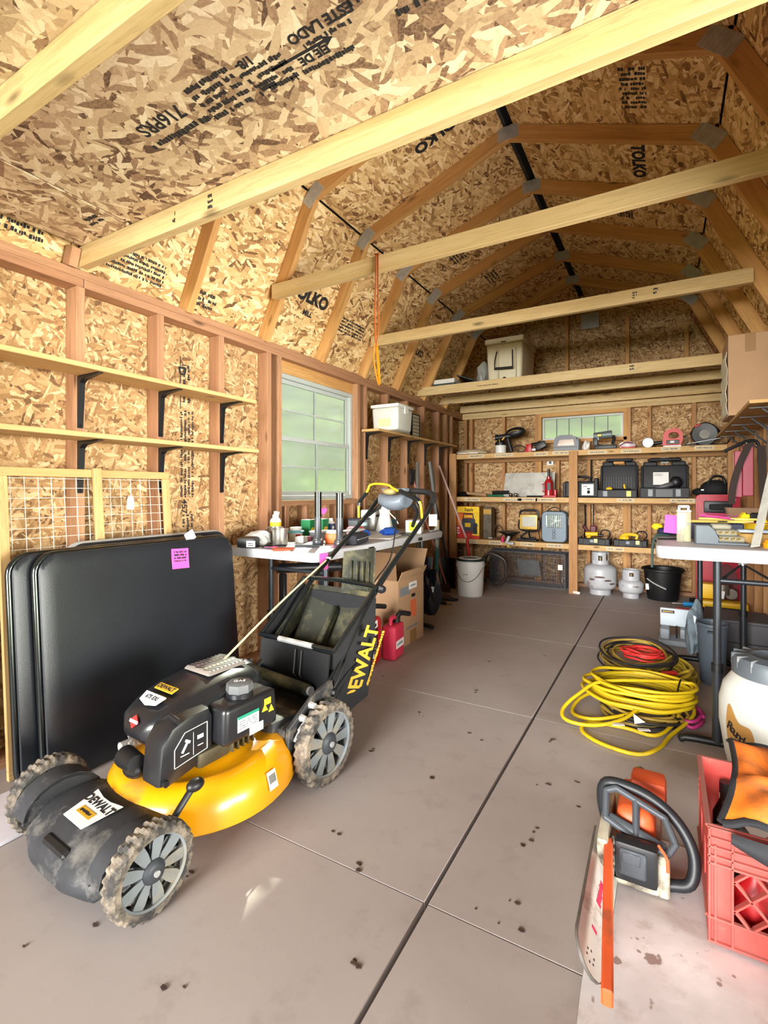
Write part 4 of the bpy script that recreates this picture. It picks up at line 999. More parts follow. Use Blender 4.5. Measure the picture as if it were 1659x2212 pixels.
for (x, y, h, l) in ((-1.82, 2.375, .32, 'left black wand tube standing on the table in the sunlight'), (-1.655, 2.365, .315, 'right black wand tube standing on the table by the zip case')):
    t = can('wand_tube', l, 'tube', (x, y, Z), [(.03, 0), (.034, .006), (.034, .03), (.021, .05), (.0205, .17)], mat('smoky_tube', (70, 74, 78), .35, .2, .1), group='wand tubes')
    sub(t, 'upper_tube', TUBE, lambda g: (g.cyl((0, 0, .17), (0, 0, h), .022, n=16), g.cyl((0, 0, h - .004), (0, 0, h), .0235, n=16))); sub(t, 'base_screw', CHROME, lambda g: [g.sph((.032 * math.cos(a), .032 * math.sin(a), .035), .008, 8, 5) for a in (-1.2, -.2)])
t = can('glue_bottle', 'white bottle with a dark blue label behind the left wand tube', 'bottle', (-2.20, 3.03, Z), [(.028, 0), (.03, .006), (.03, .085), (.02, .098), (.016, .1), (.016, .12)], WHITE_PL)
sub(t, 'bottle_label', mat('label_navy', (36, 54, 104), .5), lambda g: g.lathe([(.0305, .02), (.0305, .08)], 20)); sub(t, 'label_disc', PAPER, lambda g: g.sph((.028, -.012, .05), (.006, .012, .014)))
t = boxo('hand_tool', 'orange tool with a white top between the wand tubes', 'tool', (-1.80, 2.50, Z), (.085, .095, .065), ORANGE, .4, .016); sub(t, 'white_top', WHITE_PL, lambda g: g.box((0, 0, .07), (.08, .085, .02), .008)); sub(t, 'side_screw', BLACK_PL, lambda g: g.cyl((.043, .01, .03), (.046, .01, .03), .008))
boxo('soap_block', 'small white block on the table in front of the tub', 'block', (-1.995, 2.43, Z), (.06, .075, .04), WHITE_PL, .3, .008)
boxo('pink_box', 'small pink carton next to the white block', 'box', (-2.03, 2.52, Z), (.05, .06, .03), mat('soft_pink', (232, 128, 176), .6), .2)
t = boxo('parts_box', 'grey lidded parts box in front of the green cartons', 'box', (-2.02, 2.65, Z), (.08, .12, .05), GREY, .1, .004); sub(t, 'lid', WHITE_PL, lambda g: g.box((0, 0, .055), (.085, .125, .012), .003))
HANDLE = mat('red_brown_grip', (150, 74, 48), .5, 0, .1)
t = thing('pliers', 'pliers with red brown grips lying in the sun patch', 'pliers', (-1.77, 2.10, Z), .9)
for s_ in (-1, 1): sub(t, 'grip', HANDLE, lambda g: g.tube(sm([(0, s_ * .006, .009), (-.05, s_ * .028, .009), (-.12, s_ * .022, .009)], 5), .0075, 6))
sub(t, 'jaw', STEEL, lambda g: g.prism([(-.01, -.016), (.03, -.012), (.065, -.003), (.065, .003), (.03, .012), (-.01, .016)], .012))
t = thing('utility_knife', 'dark utility knife lying on the sunlit table top', 'knife', (-1.80, 2.245, Z), .5); sub(t, 'body', DARK_GREY, lambda g: g.prism([(-.07, -.01), (.04, -.014), (.07, 0), (.04, .012), (-.07, .012)], .016, None, .003)); sub(t, 'blade', CHROME, lambda g: g.prism([(.06, -.008), (.095, 0), (.06, .008)], .002, TR((0, 0, .007))))
t = boxo('zip_case', 'long black zip case at the front edge of the white table', 'case', (-1.665, 2.56, Z), (.10, .26, .065), mat('case_fabric', (36, 36, 42), .85, 0, .15, 50, .3, 200), .25, .028)
sub(t, 'zip', STEEL, lambda g: g.tube([(.052, -.12, .036), (.052, .12, .036)], .0025, 5))
crumple('clear film wrapper lying on the black zip case', 'wrapper', (-1.70, 2.58, Z + .066), (.10, .2, .03), CLEARF, 9, 'film_wrapper', 2)
note('pink note lying flat near the front edge by the case', TR((-1.645, 2.33, Z + .004), (0, 0, .4)), .08, .05)
note('pink note hanging over the front edge of the white table', face((-1.572, 2.10, .735), (.25, 1, 0), (.05, 0, 1)), .055, .085, rows=0)
t = can('tape_roll', 'pink and white roll with a red cap on the bench', 'roll', (-2.0, 3.03, Z), [(.045, 0), (.048, .01), (.048, .05), (.03, .066)], mat('pale_pink', (240, 190, 206), .6)); sub(t, 'cap', RED, lambda g: g.box((.03, .05, .035), (.05, .05, .05), .008)); sub(t, 'label', mat('mint', (150, 214, 190), .6), lambda g: g.box((.045, -.01, .025), (.01, .05, .04), .002))
t = can('glass_jar', 'glass jar with a pale teal lid by the left wall', 'jar', (-2.03, 3.2, Z), [(.036, 0), (.04, .008), (.04, .055), (.034, .062)], mat('jar_glass', (110, 116, 112), .15, 0, .1)); sub(t, 'lid', mat('pale_teal', (176, 212, 206), .5), lambda g: g.lathe([(.043, .06), (.043, .085), (0, .087)], 20))
t = boxo('steel_box', 'grey metal box behind the glass jar', 'box', (-2.14, 3.33, Z), (.11, .17, .095), GREY, .1, .004); sub(t, 'lid', DARK_GREY, lambda g: g.box((0, 0, .1), (.115, .175, .016), .003))
t = boxo('plastic_bin', 'white translucent bin with a dark strip under the wall shelf', 'bin', (-2.14, 3.52, Z), (.13, .14, .17), WHITE_PL, .1, .012); sub(t, 'strip', BLACK_PL, lambda g: g.box((.066, 0, .12), (.004, .10, .02)))
t = can('spray_bottle', 'white pump spray bottle with a wide foot on the bench', 'sprayer', (-1.98, 3.47, Z), [(.075, 0), (.076, .01), (.06, .06), (.045, .12), (.04, .14)], WHITE_PL); sub(t, 'pump_head', WHITE_PL, lambda g: (g.lathe([(.04, .14), (.046, .15), (.046, .175), (.03, .18), (.03, .20), (.042, .205), (.042, .22), (.02, .23), (0, .23)], 18), g.tube([(.03, 0, .16), (.09, .02, .1), (.11, .03, .06)], .005, 6)))
boxo('blue_case', 'pale blue case lid standing behind the spray bottle', 'case', (-2.02, 3.66, Z), (.05, .10, .085), mat('sky_blue', (70, 164, 214), .5), .1, .006)
BLUEG = mat('nitrile_blue', (34, 92, 196), .6, 0, .15)
crumple('bright blue glove heap lying at the middle of the bench', 'gloves', (-1.75, 3.13, Z + .006), (.10, .17, .06), BLUEG, 5, 'glove_heap')
crumple('smaller blue glove lying beside the white sheet', 'gloves', (-1.86, 2.98, Z), (.07, .09, .05), BLUEG, 6, 'glove_heap')
boxo('white_sheet', 'white sheet of board lying under the blue gloves', 'board', (-1.74, 3.02, Z), (.20, .32, .006), PAPER, .25, .001)
boxo('dark_tray', 'thin black tray at the front of the bench beside the white carton', 'tray', (-1.67, 3.27, Z), (.10, .13, .012), BLACK_PL, .2, .003)
t = boxo('white_carton', 'white carton with a yellow green note on the bench', 'box', (-1.70, 3.45, Z), (.12, .18, .10), PAPER, .35, .002); sub(t, 'green_note', mat('lime_paper', (196, 240, 40), .8), lambda g: g.box((-.005, -.0915, .055), (.055, .002, .07))); sub(t, 'slot_print', BLACK_PL, lambda g: [g.box((.0612, .02 + .03 * i, .05), (.001, .008, .02)) for i in range(2)])
t = boxo('hook_rack', 'small metal rack with four hooks at the far end of the bench', 'rack', (-1.63, 3.65, Z), (.03, .14, .012), GREY, .1, .002); sub(t, 'hook', STEEL, lambda g: [g.tube([(.014, -.05 + .033 * i, .01), (.03, -.05 + .033 * i, .012), (.03, -.05 + .033 * i, .028)], .003, 5) for i in range(4)])
# ---- under the bench ----
t = thing('cardboard_box', 'big open moving carton with an orange logo under the white table', 'box', (-1.83, 3.205, 0))
sub(t, 'carton_body', CARD, lambda g: (g.box((.222, 0, .24), (.006, .41, .48)), g.box((-.222, 0, .24), (.006, .41, .48)), g.box((0, .203, .24), (.44, .006, .48)), g.box((0, -.203, .24), (.44, .006, .48)), g.box((0, 0, .004), (.44, .40, .006))), 0)
sub(t, 'flap', CARD, lambda g: g.box((0, .0, .1), (.43, .005, .2)), 0, TR((0, .205, .48), (-.5, 0, 0)))
sub(t, 'flap', CARD_D, lambda g: g.box((0, .0, .1), (.43, .005, .2)), 0, TR((0, -.205, .48), (.12, 0, 0)))
sub(t, 'flap', CARD, lambda g: g.box((.1, .0, 0), (.2, .40, .005)), 0, TR((.225, 0, .48), (0, 2.0, 0)) @ Matrix.Diagonal((-.35, 1, 1, 1)))
LM = face((.2262, 0, .22), (0, 1, 0), (0, 0, 1)); LO = mat('print_orange', (226, 98, 46), .8)
sub(t, 'logo', LO, lambda g: g.box((.03, .03, 0), (.085, .12, .0008)), 0, LM)
for j, s_ in enumerate(('THE', 'HOME', 'DEPOT')): text(s_, .026, CARD, LM @ TR((.03, .062 - .033 * j, .0008), (0, 0, .6)), t, xs=.9)
sub(t, 'hand_hole', BLACK_PL, lambda g: g.prism(rrect(-.03, .03, -.012, .012, .011), .001), 0, LM @ TR((.03, .125, 0)))
marks(LM @ TR((.02, -.10, 0)), .2, .022, 1, GREY, t, 'print', 6, 1); sub(t, 'tape_strip', TAPE, lambda g: g.box((.03, -.18, 0), (.10, .11, .0008)), 0, LM); sub(t, 'shipping_label', PAPER, lambda g: g.box((.02, .2, .001), (.13, .05, .0008)), 0, LM); marks(LM @ TR((.02, .2, .0018)), .08, .02, 1, GREY, t, 'print', 9, 1)
sub(t, 'side_print', GREY, lambda g: g.box((-.10, .175, 0), (.16, .06, .0006)), 0, LM)
t = thing('sprayer_wand', 'white plastic pump end poking out of the moving carton', 'pump', (-1.78, 3.08, .30)); sub(t, 'shaft', WHITE_PL, lambda g: g.cyl((0, 0, -.1), (.02, .02, .26), .014)); sub(t, 'end_cap', WHITE_PL, lambda g: g.cyl((-.012, .02, .24), (.045, .02, .29), .042, .038, 18)); sub(t, 'funnel', WHITE_PL, lambda g: g.lathe([(.036, .185), (.03, .24), (.022, .26), (0, .262)], 16, TR((.02, .0, -.02))))
def jug(label, loc, d, m, rz, black=True):
    t = thing('fuel_can', label, 'fuel can', loc, rz); sub(t, 'can_body', m, lambda g: (g.box((0, 0, d[2] / 2), d, min(d[0], d[1]) * .22, 3), g.tube(sm([(0, -d[1] * .3, d[2] - .01), (0, -d[1] * .2, d[2] + .035), (0, d[1] * .15, d[2] + .035), (0, d[1] * .28, d[2] - .01)], 4), .014, 8)))
    sub(t, 'spout', BLACK_PL, lambda g: (g.cyl((0, d[1] * .3, d[2] - .02), (0, d[1] * .3, d[2] + .03), .03), g.tube(sm([(0, d[1] * .3, d[2] + .02), (.02, d[1] * .5, d[2] + .05), (.06, d[1] * .9, d[2] + .035)], 4), .017, 8)))
    return t
t = jug('tall red fuel can with a black and white label beside the moving carton', (-1.665, 2.65, 0), (.16, .22, .30), RED, .1)
FM2 = face((.081, -.03, .15), (0, 1, 0), (0, 0, 1)); sub(t, 'can_label', BLACK_PL, lambda g: g.box((0, 0, 0), (.13, .19, .001)), 0, FM2); sub(t, 'paper_tape', PAPER, lambda g: g.box((0, .112, .001), (.12, .045, .001), M=Matrix.Rotation(.08, 4, 'Z')), 0, FM2)
marks(FM2 @ TR((0, .055, .001)), .11, .03, 1, PAPER, t, 'label_lettering', 3, 1); marks(FM2 @ TR((0, -.02, .001)), .10, .08, 5, GREY, t, 'print', 5, .9); marks(FM2 @ TR((0, .112, .002)), .09, .035, 1, INK, t, 'handwriting', 8, .9); sub(t, 'barcode', PAPER, lambda g: g.box((-.02, -.075, .001), (.06, .03, .001)), 0, FM2)
t = jug('short pinkish red fuel can with masking tape beside the carton', (-1.575, 2.87, 0), (.10, .17, .225), mat('faded_red', (206, 48, 78), .5, 0, .1), .1)
sub(t, 'paper_tape', PAPER, lambda g: g.box((.051, -.0, .10), (.001, .13, .05), M=None), 0); marks(face((.0518, 0, .10), (0, 1, 0), (0, 0, 1)), .1, .035, 1, GREY, t, 'handwriting', 2, 1)
crumple('shiny black plastic bag hanging behind the moving carton', 'plastic bag', (-1.77, 3.82, .06), (.22, .17, .46), mat('bin_bag', (26, 26, 40), .15, 0, .2, 20, .5, 30), 31)
t = thing('sawhorse', 'black folded metal sawhorse under the near end of the table', 'sawhorse', (-2.02, 2.5, 0)); sub(t, 'beam', BLACK_METAL, lambda g: g.tube([(-.1, -.15, .62), (.12, .22, .60)], .032, 10))
for x, y in ((-.1, -.1), (.06, .1)):
    sub(t, 'leg', BLACK_METAL, lambda g: g.box((x, y, .29), (.05, .03, .58), .006))
# ---- long-handled tools in the corner ----
def pole(par, name, p, q, r, m, n=10): return sub(par, name, m, lambda g: g.cyl(p, q, r, n=n), 50)
GRIPG = mat('grey_handle', (104, 104, 102), .6, 0, .12); TEAL = mat('teal_paint', (58, 128, 134), .5, 0, .1, 14, 0, 60, (210, 214, 210), .25); RUST = mat('rusty_steel', (92, 66, 54), .7, .4, .3, 18)
t = thing('scraper', 'long teal handled floor scraper with grey upper half standing by the bench end', 'scraper', (-2.10, 4.78, 0)); pole(t, 'lower_handle', (0, 0, .03), (.0, .02, .68), .022, TEAL); pole(t, 'collar', (0, .02, .66), (0, .022, .80), .025, mat('cream_collar', (222, 214, 176), .6)); pole(t, 'upper_handle', (0, .022, .78), (-.10, .05, 1.42), .019, GRIPG)
sub(t, 'blade', STEEL, lambda g: g.box((0, -.01, .02), (.17, .004, .06)))
t = thing('shovel', 'round point shovel with a grey pole standing blade down by the wall', 'shovel', (-1.96, 4.05, 0)); pole(t, 'handle', (-.02, .03, .48), (-.26, .52, 1.40), .017, GRIPG)
def blade(g):
    g.sheet(lambda u, v_: ((u - .5) * .22 * (1 - .85 * max(0, (v_ - .55) / .45) ** 2), .05 - .06 * v_ + .14 * (u - .5) ** 2, .50 - .46 * v_), 8, 10, .004)
sub(t, 'blade', mat('dark_steel', (70, 68, 84), .2, .9, .2, 8), blade)
t = thing('broom', 'broom with a thin red stick and black brush head leaning in the corner', 'broom', (-2.2, 4.45, 0)); pole(t, 'stick', (.12, .6, .02), (-.02, .0, 1.25), .011, mat('salmon_stick', (206, 128, 116), .5)); sub(t, 'brush', BLACK_PL, lambda g: g.box((-.02, -.0, 1.25), (.03, .10, .16), .012))
t = thing('rake', 'garden rake with a pinkish pole leaning beside the shelf post', 'rake', (-2.05, 5.30, 0)); pole(t, 'handle', (.10, .0, .55), (-.22, -.05, 1.40), .011, mat('pink_grey_pole', (188, 158, 150), .6)); pole(t, 'lower_handle', (.10, 0, .58), (.15, .02, .05), .017, RED); sub(t, 'rake_head', RUST, lambda g: (g.box((.15, 0, .03), (.02, .26, .02), .003), [g.cyl((.15, -.12 + .03 * i, .03), (.17, -.12 + .03 * i, .0), .003, n=5) for i in range(9)]))
t = thing('spade', 'dark square spade standing in front of the rake', 'spade', (-2.11, 5.10, 0)); pole(t, 'handle', (0, 0, .35), (-.18, .02, 1.1), .016, BLACK_PL); sub(t, 'blade', BLACK_METAL, lambda g: g.sheet(lambda u, v_: ((u - .5) * .20, .04 * math.sin(PI * u), .36 - .34 * v_), 6, 4, .004))
t = thing('garden_hoe', 'worn grey pole hoe leaning against the studs behind the scraper', 'hoe', (-2.15, 4.98, 0)); pole(t, 'handle', (.03, 0, .03), (-.1, .03, 1.36), .014, GRIPG); sub(t, 'blade', RUST, lambda g: g.box((.06, -.02, .05), (.15, .005, .09)))
t = thing('work_shoe', 'dark brown shoe sole lying on the floor by the scraper', 'shoe', (-1.95, 4.62, 0), .3); sub(t, 'sole', BLACK_PL, lambda g: g.prism([(-.14, -.035), (-.08, -.045), (.02, -.035), (.10, -.048), (.15, -.02), (.15, .02), (.10, .045), (.02, .035), (-.08, .042), (-.14, .03)], .02, None, .004)); sub(t, 'upper', mat('brown_leather', (74, 50, 42), .6, 0, .15), lambda g: g.sph((-.02, 0, .02), (.12, .038, .05)))
t = thing('blow_gun', 'black nozzle with brass fittings lying on the floor', 'nozzle', (-1.90, 4.44, 0), -.05); sub(t, 'body', BLACK_PL, lambda g: g.cyl((-.04, 0, .015), (.06, 0, .015), .014)); sub(t, 'brass_fitting', mat('brass', (200, 160, 70), .3, .9, .05), lambda g: (g.cyl((-.10, .01, .013), (-.04, 0, .014), .011), g.cyl((.06, 0, .015), (.085, 0, .015), .009))); sub(t, 'tip', CHROME, lambda g: g.cyl((.085, 0, .015), (.12, 0, .012), .006))
# ---- wall shelf beyond the window ----
ZS = 1.643
TOTE = mat('frosted_tote', (222, 222, 216), .35, 0, .05, 6, alpha=.9)
t = thing('storage_tote', 'clear frosted storage tote with a lid on the left wall shelf', 'tote', (-2.14, 3.89, ZS))
sub(t, 'tub', TOTE, lambda g: g.box((0, 0, .10), (.25, .27, .20), .025, 3, taper=1.08)); sub(t, 'lid', WHITE_PL, lambda g: g.box((0, 0, .215), (.285, .305, .03), .012, 2)); sub(t, 'latch', WHITE_PL, lambda g: g.box((.142, .0, .18), (.012, .07, .06), .004)); sub(t, 'sticker', mat('rainbow_sticker', (216, 214, 160), .5, 0, .2, 14), lambda g: g.box((.0, -.139, .08), (.12, .003, .09)))
def organizer(label, y, m, cols, rows, w_=.17, h=.225):
    t = thing('drawer_organizer', label, 'organizer', (-2.2, y, ZS), group='small parts organizers')
    sub(t, 'case', m, lambda g: (g.box((-.062, 0, h / 2), (.006, w_, h)), g.box((0, -w_ / 2 + .003, h / 2), (.13, .006, h)), g.box((0, w_ / 2 - .003, h / 2), (.13, .006, h)), g.box((0, 0, h - .003), (.13, w_, .006)), g.box((0, 0, .003), (.13, w_, .006))), 0)
    for i in range(cols):
        for j in range(rows):
            cw = (w_ - .014) / cols; ch = (h - .014) / rows
            sub(t, 'drawer', mat('drawer_clear', (178, 172, 160), .25, 0, .25, 30), lambda g: (g.box((.0, -w_ / 2 + .007 + (i + .5) * cw, .007 + (j + .5) * ch), (.122, cw - .005, ch - .005), .002), g.box((.064, -w_ / 2 + .007 + (i + .5) * cw, .007 + (j + .32) * ch), (.008, cw * .4, .006))), 30)
organizer('grey teal parts organizer with clear drawers beside the tote', 4.16, mat('teal_case', (66, 96, 104), .45), 3, 6)
organizer('black parts organizer with a column of clear drawers', 4.37, BLACK_PL, 2, 6)
# ---- orange strap hanging from the tie ----
ORS = mat('orange_strap', (176, 84, 18), .6, 0, .15)
t = thing('ratchet_strap', 'orange webbing strap hanging from the raised tie beam', 'strap', (-1.40, 2.352, 2.43)); sub(t, 'webbing', ORS, lambda g: (g.tube(sm([(0, 0, .0), (.004, -.006, -.15), (-.004, -.004, -.35), (.006, -.01, -.52)], 5), .014, 6, flat=.15), g.tube(sm([(.012, .004, .0), (.014, 0, -.2), (.02, -.004, -.40), (.008, -.01, -.52)], 5), .012, 6, flat=.15), g.tube([(0, -.004, .002), (.004, .085, .004)], .013, 6, flat=.2)), 60)
sub(t, 'loop', mat('bright_orange', (216, 124, 14), .4, 0, .1), lambda g: g.tube(sm([(.0, -.01, -.5), (-.006, -.012, -.58), (.01, -.012, -.68), (.03, -.012, -.73), (.022, -.01, -.62), (.01, -.01, -.5)], 5), .012, 6, flat=.18), 60)

# =====================================================================
# BACK WALL SHELVING AND ITS CONTENTS
# =====================================================================
YF = 5.60; YD = 6.055
su = thing('shelf_unit', 'built in wooden shelving with three shelves across the back wall', 'shelving', (0, 0, 0))
lum('post', (-.855, YF, 0), (-.855, YF, 1.535), .088, .038, (0, 1, 0), WOOD_POST, su)
for x, tp in ((-2.245, 1.56), (.558, 1.56)): lum('post', (x, YF + .02, 0), (x, YF + .02, tp), .088, .038, (0, 1, 0), WOOD_POST, su)
SH = ((1.52, -2.2, .513, .058), (1.008, -2.2, .513, .055), (.502, -2.2, .513, .055))
for z, x0, x1, h in SH:
    lum('front_rail', (x0, YF + .039, z), (x1, YF + .039, z), .036, h, (0, 0, 1), WOOD_SHELF, su)
    lum('shelf_board', (x0, (YF + YD) / 2 + .03, z + h / 2 - .008), (x1, (YF + YD) / 2 + .03, z + h / 2 - .008), YD - YF - .058, .016, (0, 0, 1), WOOD_SHELF, su)
    lum('rear_rail', (x0 - .06, YD - .022, z - .02), (x1 + .08, YD - .022, z - .02), .038, .07, (0, 0, 1), WOOD_POST, su)
rl = random.Random(5)
labs = [(1.52, x) for x in (-1.95, -1.62, -1.2, -.98, -.62, -.3, .05, .33)] + [(1.008, x) for x in (-2.0, -1.52, -1.35, -1.15, -.35, .15)] + [(.502, x) for x in (-2.02, -1.72, -1.35, -1.05, -.45)]
for z, x in labs:
    w_ = rl.uniform(.15, .22); M = face((x, YF + .0195, z + rl.uniform(-.005, .005)), (1, 0, rl.uniform(-.03, .03)), (0, 0, 1))
    s_ = G().box((0, 0, 0), (w_, .038, .0008)).go('label_strip', mat('masking_tape', (206, 188, 154), .8, 0, .06), su, 0, M); marks(TR((0, 0, .0007)), w_ * .8, .016, 1, INKV, s_, 'handwriting', int(1000 * abs(x)) + 3, .75)
tg = G().box((0, 0, 0), (.07, .001, .03), .0, M=Matrix.Rotation(.15, 4, 'Y')).go('paper_tag', PAPER, None, 0, TR((-.82, 5.572, .02), (-.7, 0, 0))); tag(tg, 'white paper tag on the floor at the foot of the middle post', 'tag')
for x, z, l in ((-1.2, 1.475, 'white wall outlet above the grey metal sheet'), (0.0, 1.465, 'white wall outlet above the open black case')):
    t = thing('wall_outlet', l, 'outlet', (x, 6.135, z), group='wall outlets'); sub(t, 'cover_plate', WHITE_PL, lambda g: g.box((0, -.004, 0), (.075, .008, .115), .003)); sub(t, 'socket', DARK_GREY, lambda g: [g.box((0, -.009, s), (.03, .003, .03), .001) for s in (-.026, .026)])
for x, z0, z1, l in ((-.735, 1.05, 1.55, 'black power cable running down the back wall behind the middle shelf'), (-.752, .55, .99, 'black power cable hanging behind the lowest shelf')):
    g = G(); g.tube(sm([(x, 6.068, z1), (x + .005, 6.068, (z0 + z1) / 2), (x - .006, 6.068, z0)], 6), .008, 6); 
    if z1 < 1: g.tube(sm([(x - .05, 6.068, z1), (x - .045, 6.068, (z0 + z1) / 2), (x - .056, 6.068, z0)], 6), .008, 6)
    tag(g.go('power_cable', BLACK_PL, None, 50), l, 'cable', 'cables on the back wall')
def T(name, label, cat, x, z, y=5.78, rz=0, group=None): return thing(name, label, cat, (x, y, z), rz, group)
Z1s, Z2s, Z3s = 1.5495, 1.0360, .5300
# top shelf
def _sack(g):
    g.loft([[(.2 * rx * math.cos(a), .15 * rx * math.sin(a) * (1 + .08 * math.sin(3 * a)), z) for a in [2 * PI * i / 20 for i in range(20)]] for rx, z in ((.75, 0), (.98, .012), (1.0, .03), (.9, .05), (.55, .066), (.2, .07))])
t = T('flat_sack', 'flat cream sack lying at the left end of the top shelf', 'sack', -2.06, Z1s); sub(t, 'sack_body', mat('cream_sack', (196, 178, 146), .7, 0, .1, 8, .3, 30), _sack); sub(t, 'white_edge', PAPER, lambda g: g.box((.0, -.13, .012), (.26, .05, .015), .005))
GOLD = mat('dull_gold', (176, 140, 66), .4, .6, .1)
t = T('paint_sprayer', 'paint sprayer with a white cup and a big black oval motor', 'sprayer', -1.70, Z1s, 5.775)
sub(t, 'cup', WHITE_PL, lambda g: g.lathe([(0, 0), (.06, 0), (.064, .01), (.064, .10), (.06, .11)], 20)); sub(t, 'cup_lid', BLACK_PL, lambda g: g.lathe([(.066, .10), (.066, .13), (.04, .16), (.025, .17), (0, .17)], 20)); sub(t, 'gun_body', BLACK_PL, lambda g: (g.cyl((-.06, -.02, .19), (.12, 0, .21), .03, .036, 12), g.tube(sm([(.08, 0, .2), (.10, 0, .12), (.13, 0, .02)], 4), .026, 10), g.box((-.05, 0, .22), (.03, .07, .03), .006))); sub(t, 'motor', BLACK_PL, lambda g: g.sph((.17, 0, .245), (.12, .05, .062), 18, 10, Matrix.Rotation(-.2, 4, 'Y'))); sub(t, 'brand_swirl', GOLD, lambda g: g.tube(sm([(.10, -.05, .235), (.16, -.054, .262), (.23, -.045, .265)], 5), .004, 6)); sub(t, 'nozzle', GOLD, lambda g: (g.cyl((.03, -.05, .16), (.06, -.05, .19), .014, n=10), g.cyl((0, -.05, .12), (0, -.06, .17), .008, n=8))); sub(t, 'cord', BLACK_PL, lambda g: g.tube(sm([(.14, 0, .06), (.22, 0, .09), (.29, 0, .06), (.27, 0, .02), (.2, -.02, .014)], 5), .007, 6))
t = T('cordless_tool', 'red and black cordless tool lying on the top shelf', 'power tool', -1.29, Z1s, 5.76); sub(t, 'body', RED, lambda g: (g.box((-.07, 0, .05), (.07, .08, .10), .018, 2), g.box((-.09, 0, .02), (.06, .07, .035), .01))); sub(t, 'battery', BLACK_PL, lambda g: g.box((.06, 0, .075), (.12, .08, .075), .012, 2, M=Matrix.Rotation(-.45, 4, 'Y'))); sub(t, 'handle', BLACK_PL, lambda g: g.tube([(-.05, 0, .09), (.02, 0, .10), (.06, 0, .12)], .02, 8)); sub(t, 'chrome_part', CHROME, lambda g: g.box((-.01, -.03, .03), (.05, .03, .035), .006))
t = T('radio', 'rounded grey device with a wide window standing on the top shelf', 'device', -.955, Z1s, 5.78); sub(t, 'shell', mat('slate_shell', (86, 88, 94), .4, 0, .08), lambda g: g.loft([[(x, y, z) for x, z in [(-.125, 0), (-.125, .11), (-.105, .155), (-.06, .178), (.06, .178), (.105, .155), (.125, .11), (.125, 0)]] for y in (-.08, .08)])); sub(t, 'window', mat('smoky_window', (150, 132, 118), .15, .2, .1), lambda g: g.prism([(-.085, .06), (.095, .06), (.085, .125), (-.06, .125)], .004, Matrix(((1, 0, 0, 0), (0, 0, 1, -.084), (0, 1, 0, 0), (0, 0, 0, 1))))); sub(t, 'grey_side', GREY, lambda g: g.box((.13, 0, .065), (.02, .15, .13), .006)); sub(t, 'seam', BLACK_PL, lambda g: g.box((0, -.0815, .042), (.25, .002, .005)))
t = T('belt_sander', 'grey belt sander beside a white rag on the top shelf', 'power tool', -.60, Z1s, 5.76); sub(t, 'belt_frame', BLACK_PL, lambda g: (g.box((.05, 0, .03), (.22, .09, .05), .015, 2), g.box((-.05, 0, .09), (.05, .08, .09), .01, 2))); sub(t, 'motor_housing', mat('tool_grey_teal', (104, 116, 118), .4, .2, .1), lambda g: (g.cyl((-.07, 0, .155), (.11, 0, .165), .034, .042, 14), g.box((-.04, 0, .13), (.06, .07, .06), .012, 2))); sub(t, 'grip', BLACK_PL, lambda g: g.tube(sm([(.12, 0, .15), (.13, 0, .11), (.11, 0, .06)], 4), .018, 8)); sub(t, 'amber_guard', GOLD, lambda g: g.box((-.01, -.02, .155), (.05, .05, .03), .006))
crumple('white rag heap beside the belt sander on the top shelf', 'rag', (-.745, 5.74, Z1s), (.07, .10, .12), PAPER, 44, 'rag_heap')
t = T('small_shoe', 'small white purple and red shoe on the top shelf', 'shoe', -.34, Z1s + .006, 5.76); sub(t, 'upper', mat('pearl_white', (216, 208, 214), .3, .1, .1), lambda g: g.sph((0, 0, .035), (.08, .045, .04))); sub(t, 'stripe', mat('plum', (120, 40, 80), .5), lambda g: g.tube(sm([(-.07, -.03, .03), (-.02, -.045, .06), (.05, -.04, .05)], 4), .007, 6)); sub(t, 'sole', RED, lambda g: g.box((0, 0, .008), (.15, .075, .016), .006))
t = T('spotlight', 'black round spotlight lamp lying left of the red jigsaw', 'lamp', -.13, Z1s, 5.75); sub(t, 'reflector', TUBE, lambda g: g.lathe([(0, -.05), (.03, -.045), (.05, -.01), (.055, .02), (.05, .03), (0, .03)], 18, TR((-.02, 0, .055), (PI / 2, 0, 0)))); sub(t, 'handle', BLACK_PL, lambda g: g.cyl((.02, 0, .045), (.11, 0, .055), .02, .016))
t = T('jigsaw', 'red jigsaw with an open loop handle on the top shelf', 'jigsaw', .065, Z1s, 5.75)
def _jig(g):
    o = [(-.085, .02), (-.08, .12), (-.06, .165), (0, .19), (.05, .185), (.085, .15), (.095, .08), (.075, .02)]
    i = [(-.035, .10), (-.03, .135), (0, .15), (.04, .145), (.058, .12), (.055, .095), (.03, .085), (-.02, .085)]
    for a in range(8):
        b = (a + 1) % 8
        g.bm.faces.ensure_lookup_table()
        for y in (-.033, .033):
            g.bm.faces.new([g._v((*((o[a][0]), y, o[a][1]),)), g._v((o[b][0], y, o[b][1])), g._v((i[b][0], y, i[b][1])), g._v((i[a][0], y, i[a][1]))])
        g.bm.faces.new([g._v((o[a][0], -.033, o[a][1])), g._v((o[b][0], -.033, o[b][1])), g._v((o[b][0], .033, o[b][1])), g._v((o[a][0], .033, o[a][1]))])
        g.bm.faces.new([g._v((i[a][0], -.033, i[a][1])), g._v((i[b][0], -.033, i[b][1])), g._v((i[b][0], .033, i[b][1])), g._v((i[a][0], .033, i[a][1]))])
    bmesh.ops.remove_doubles(g.bm, verts=g.bm.verts, dist=1e-5)
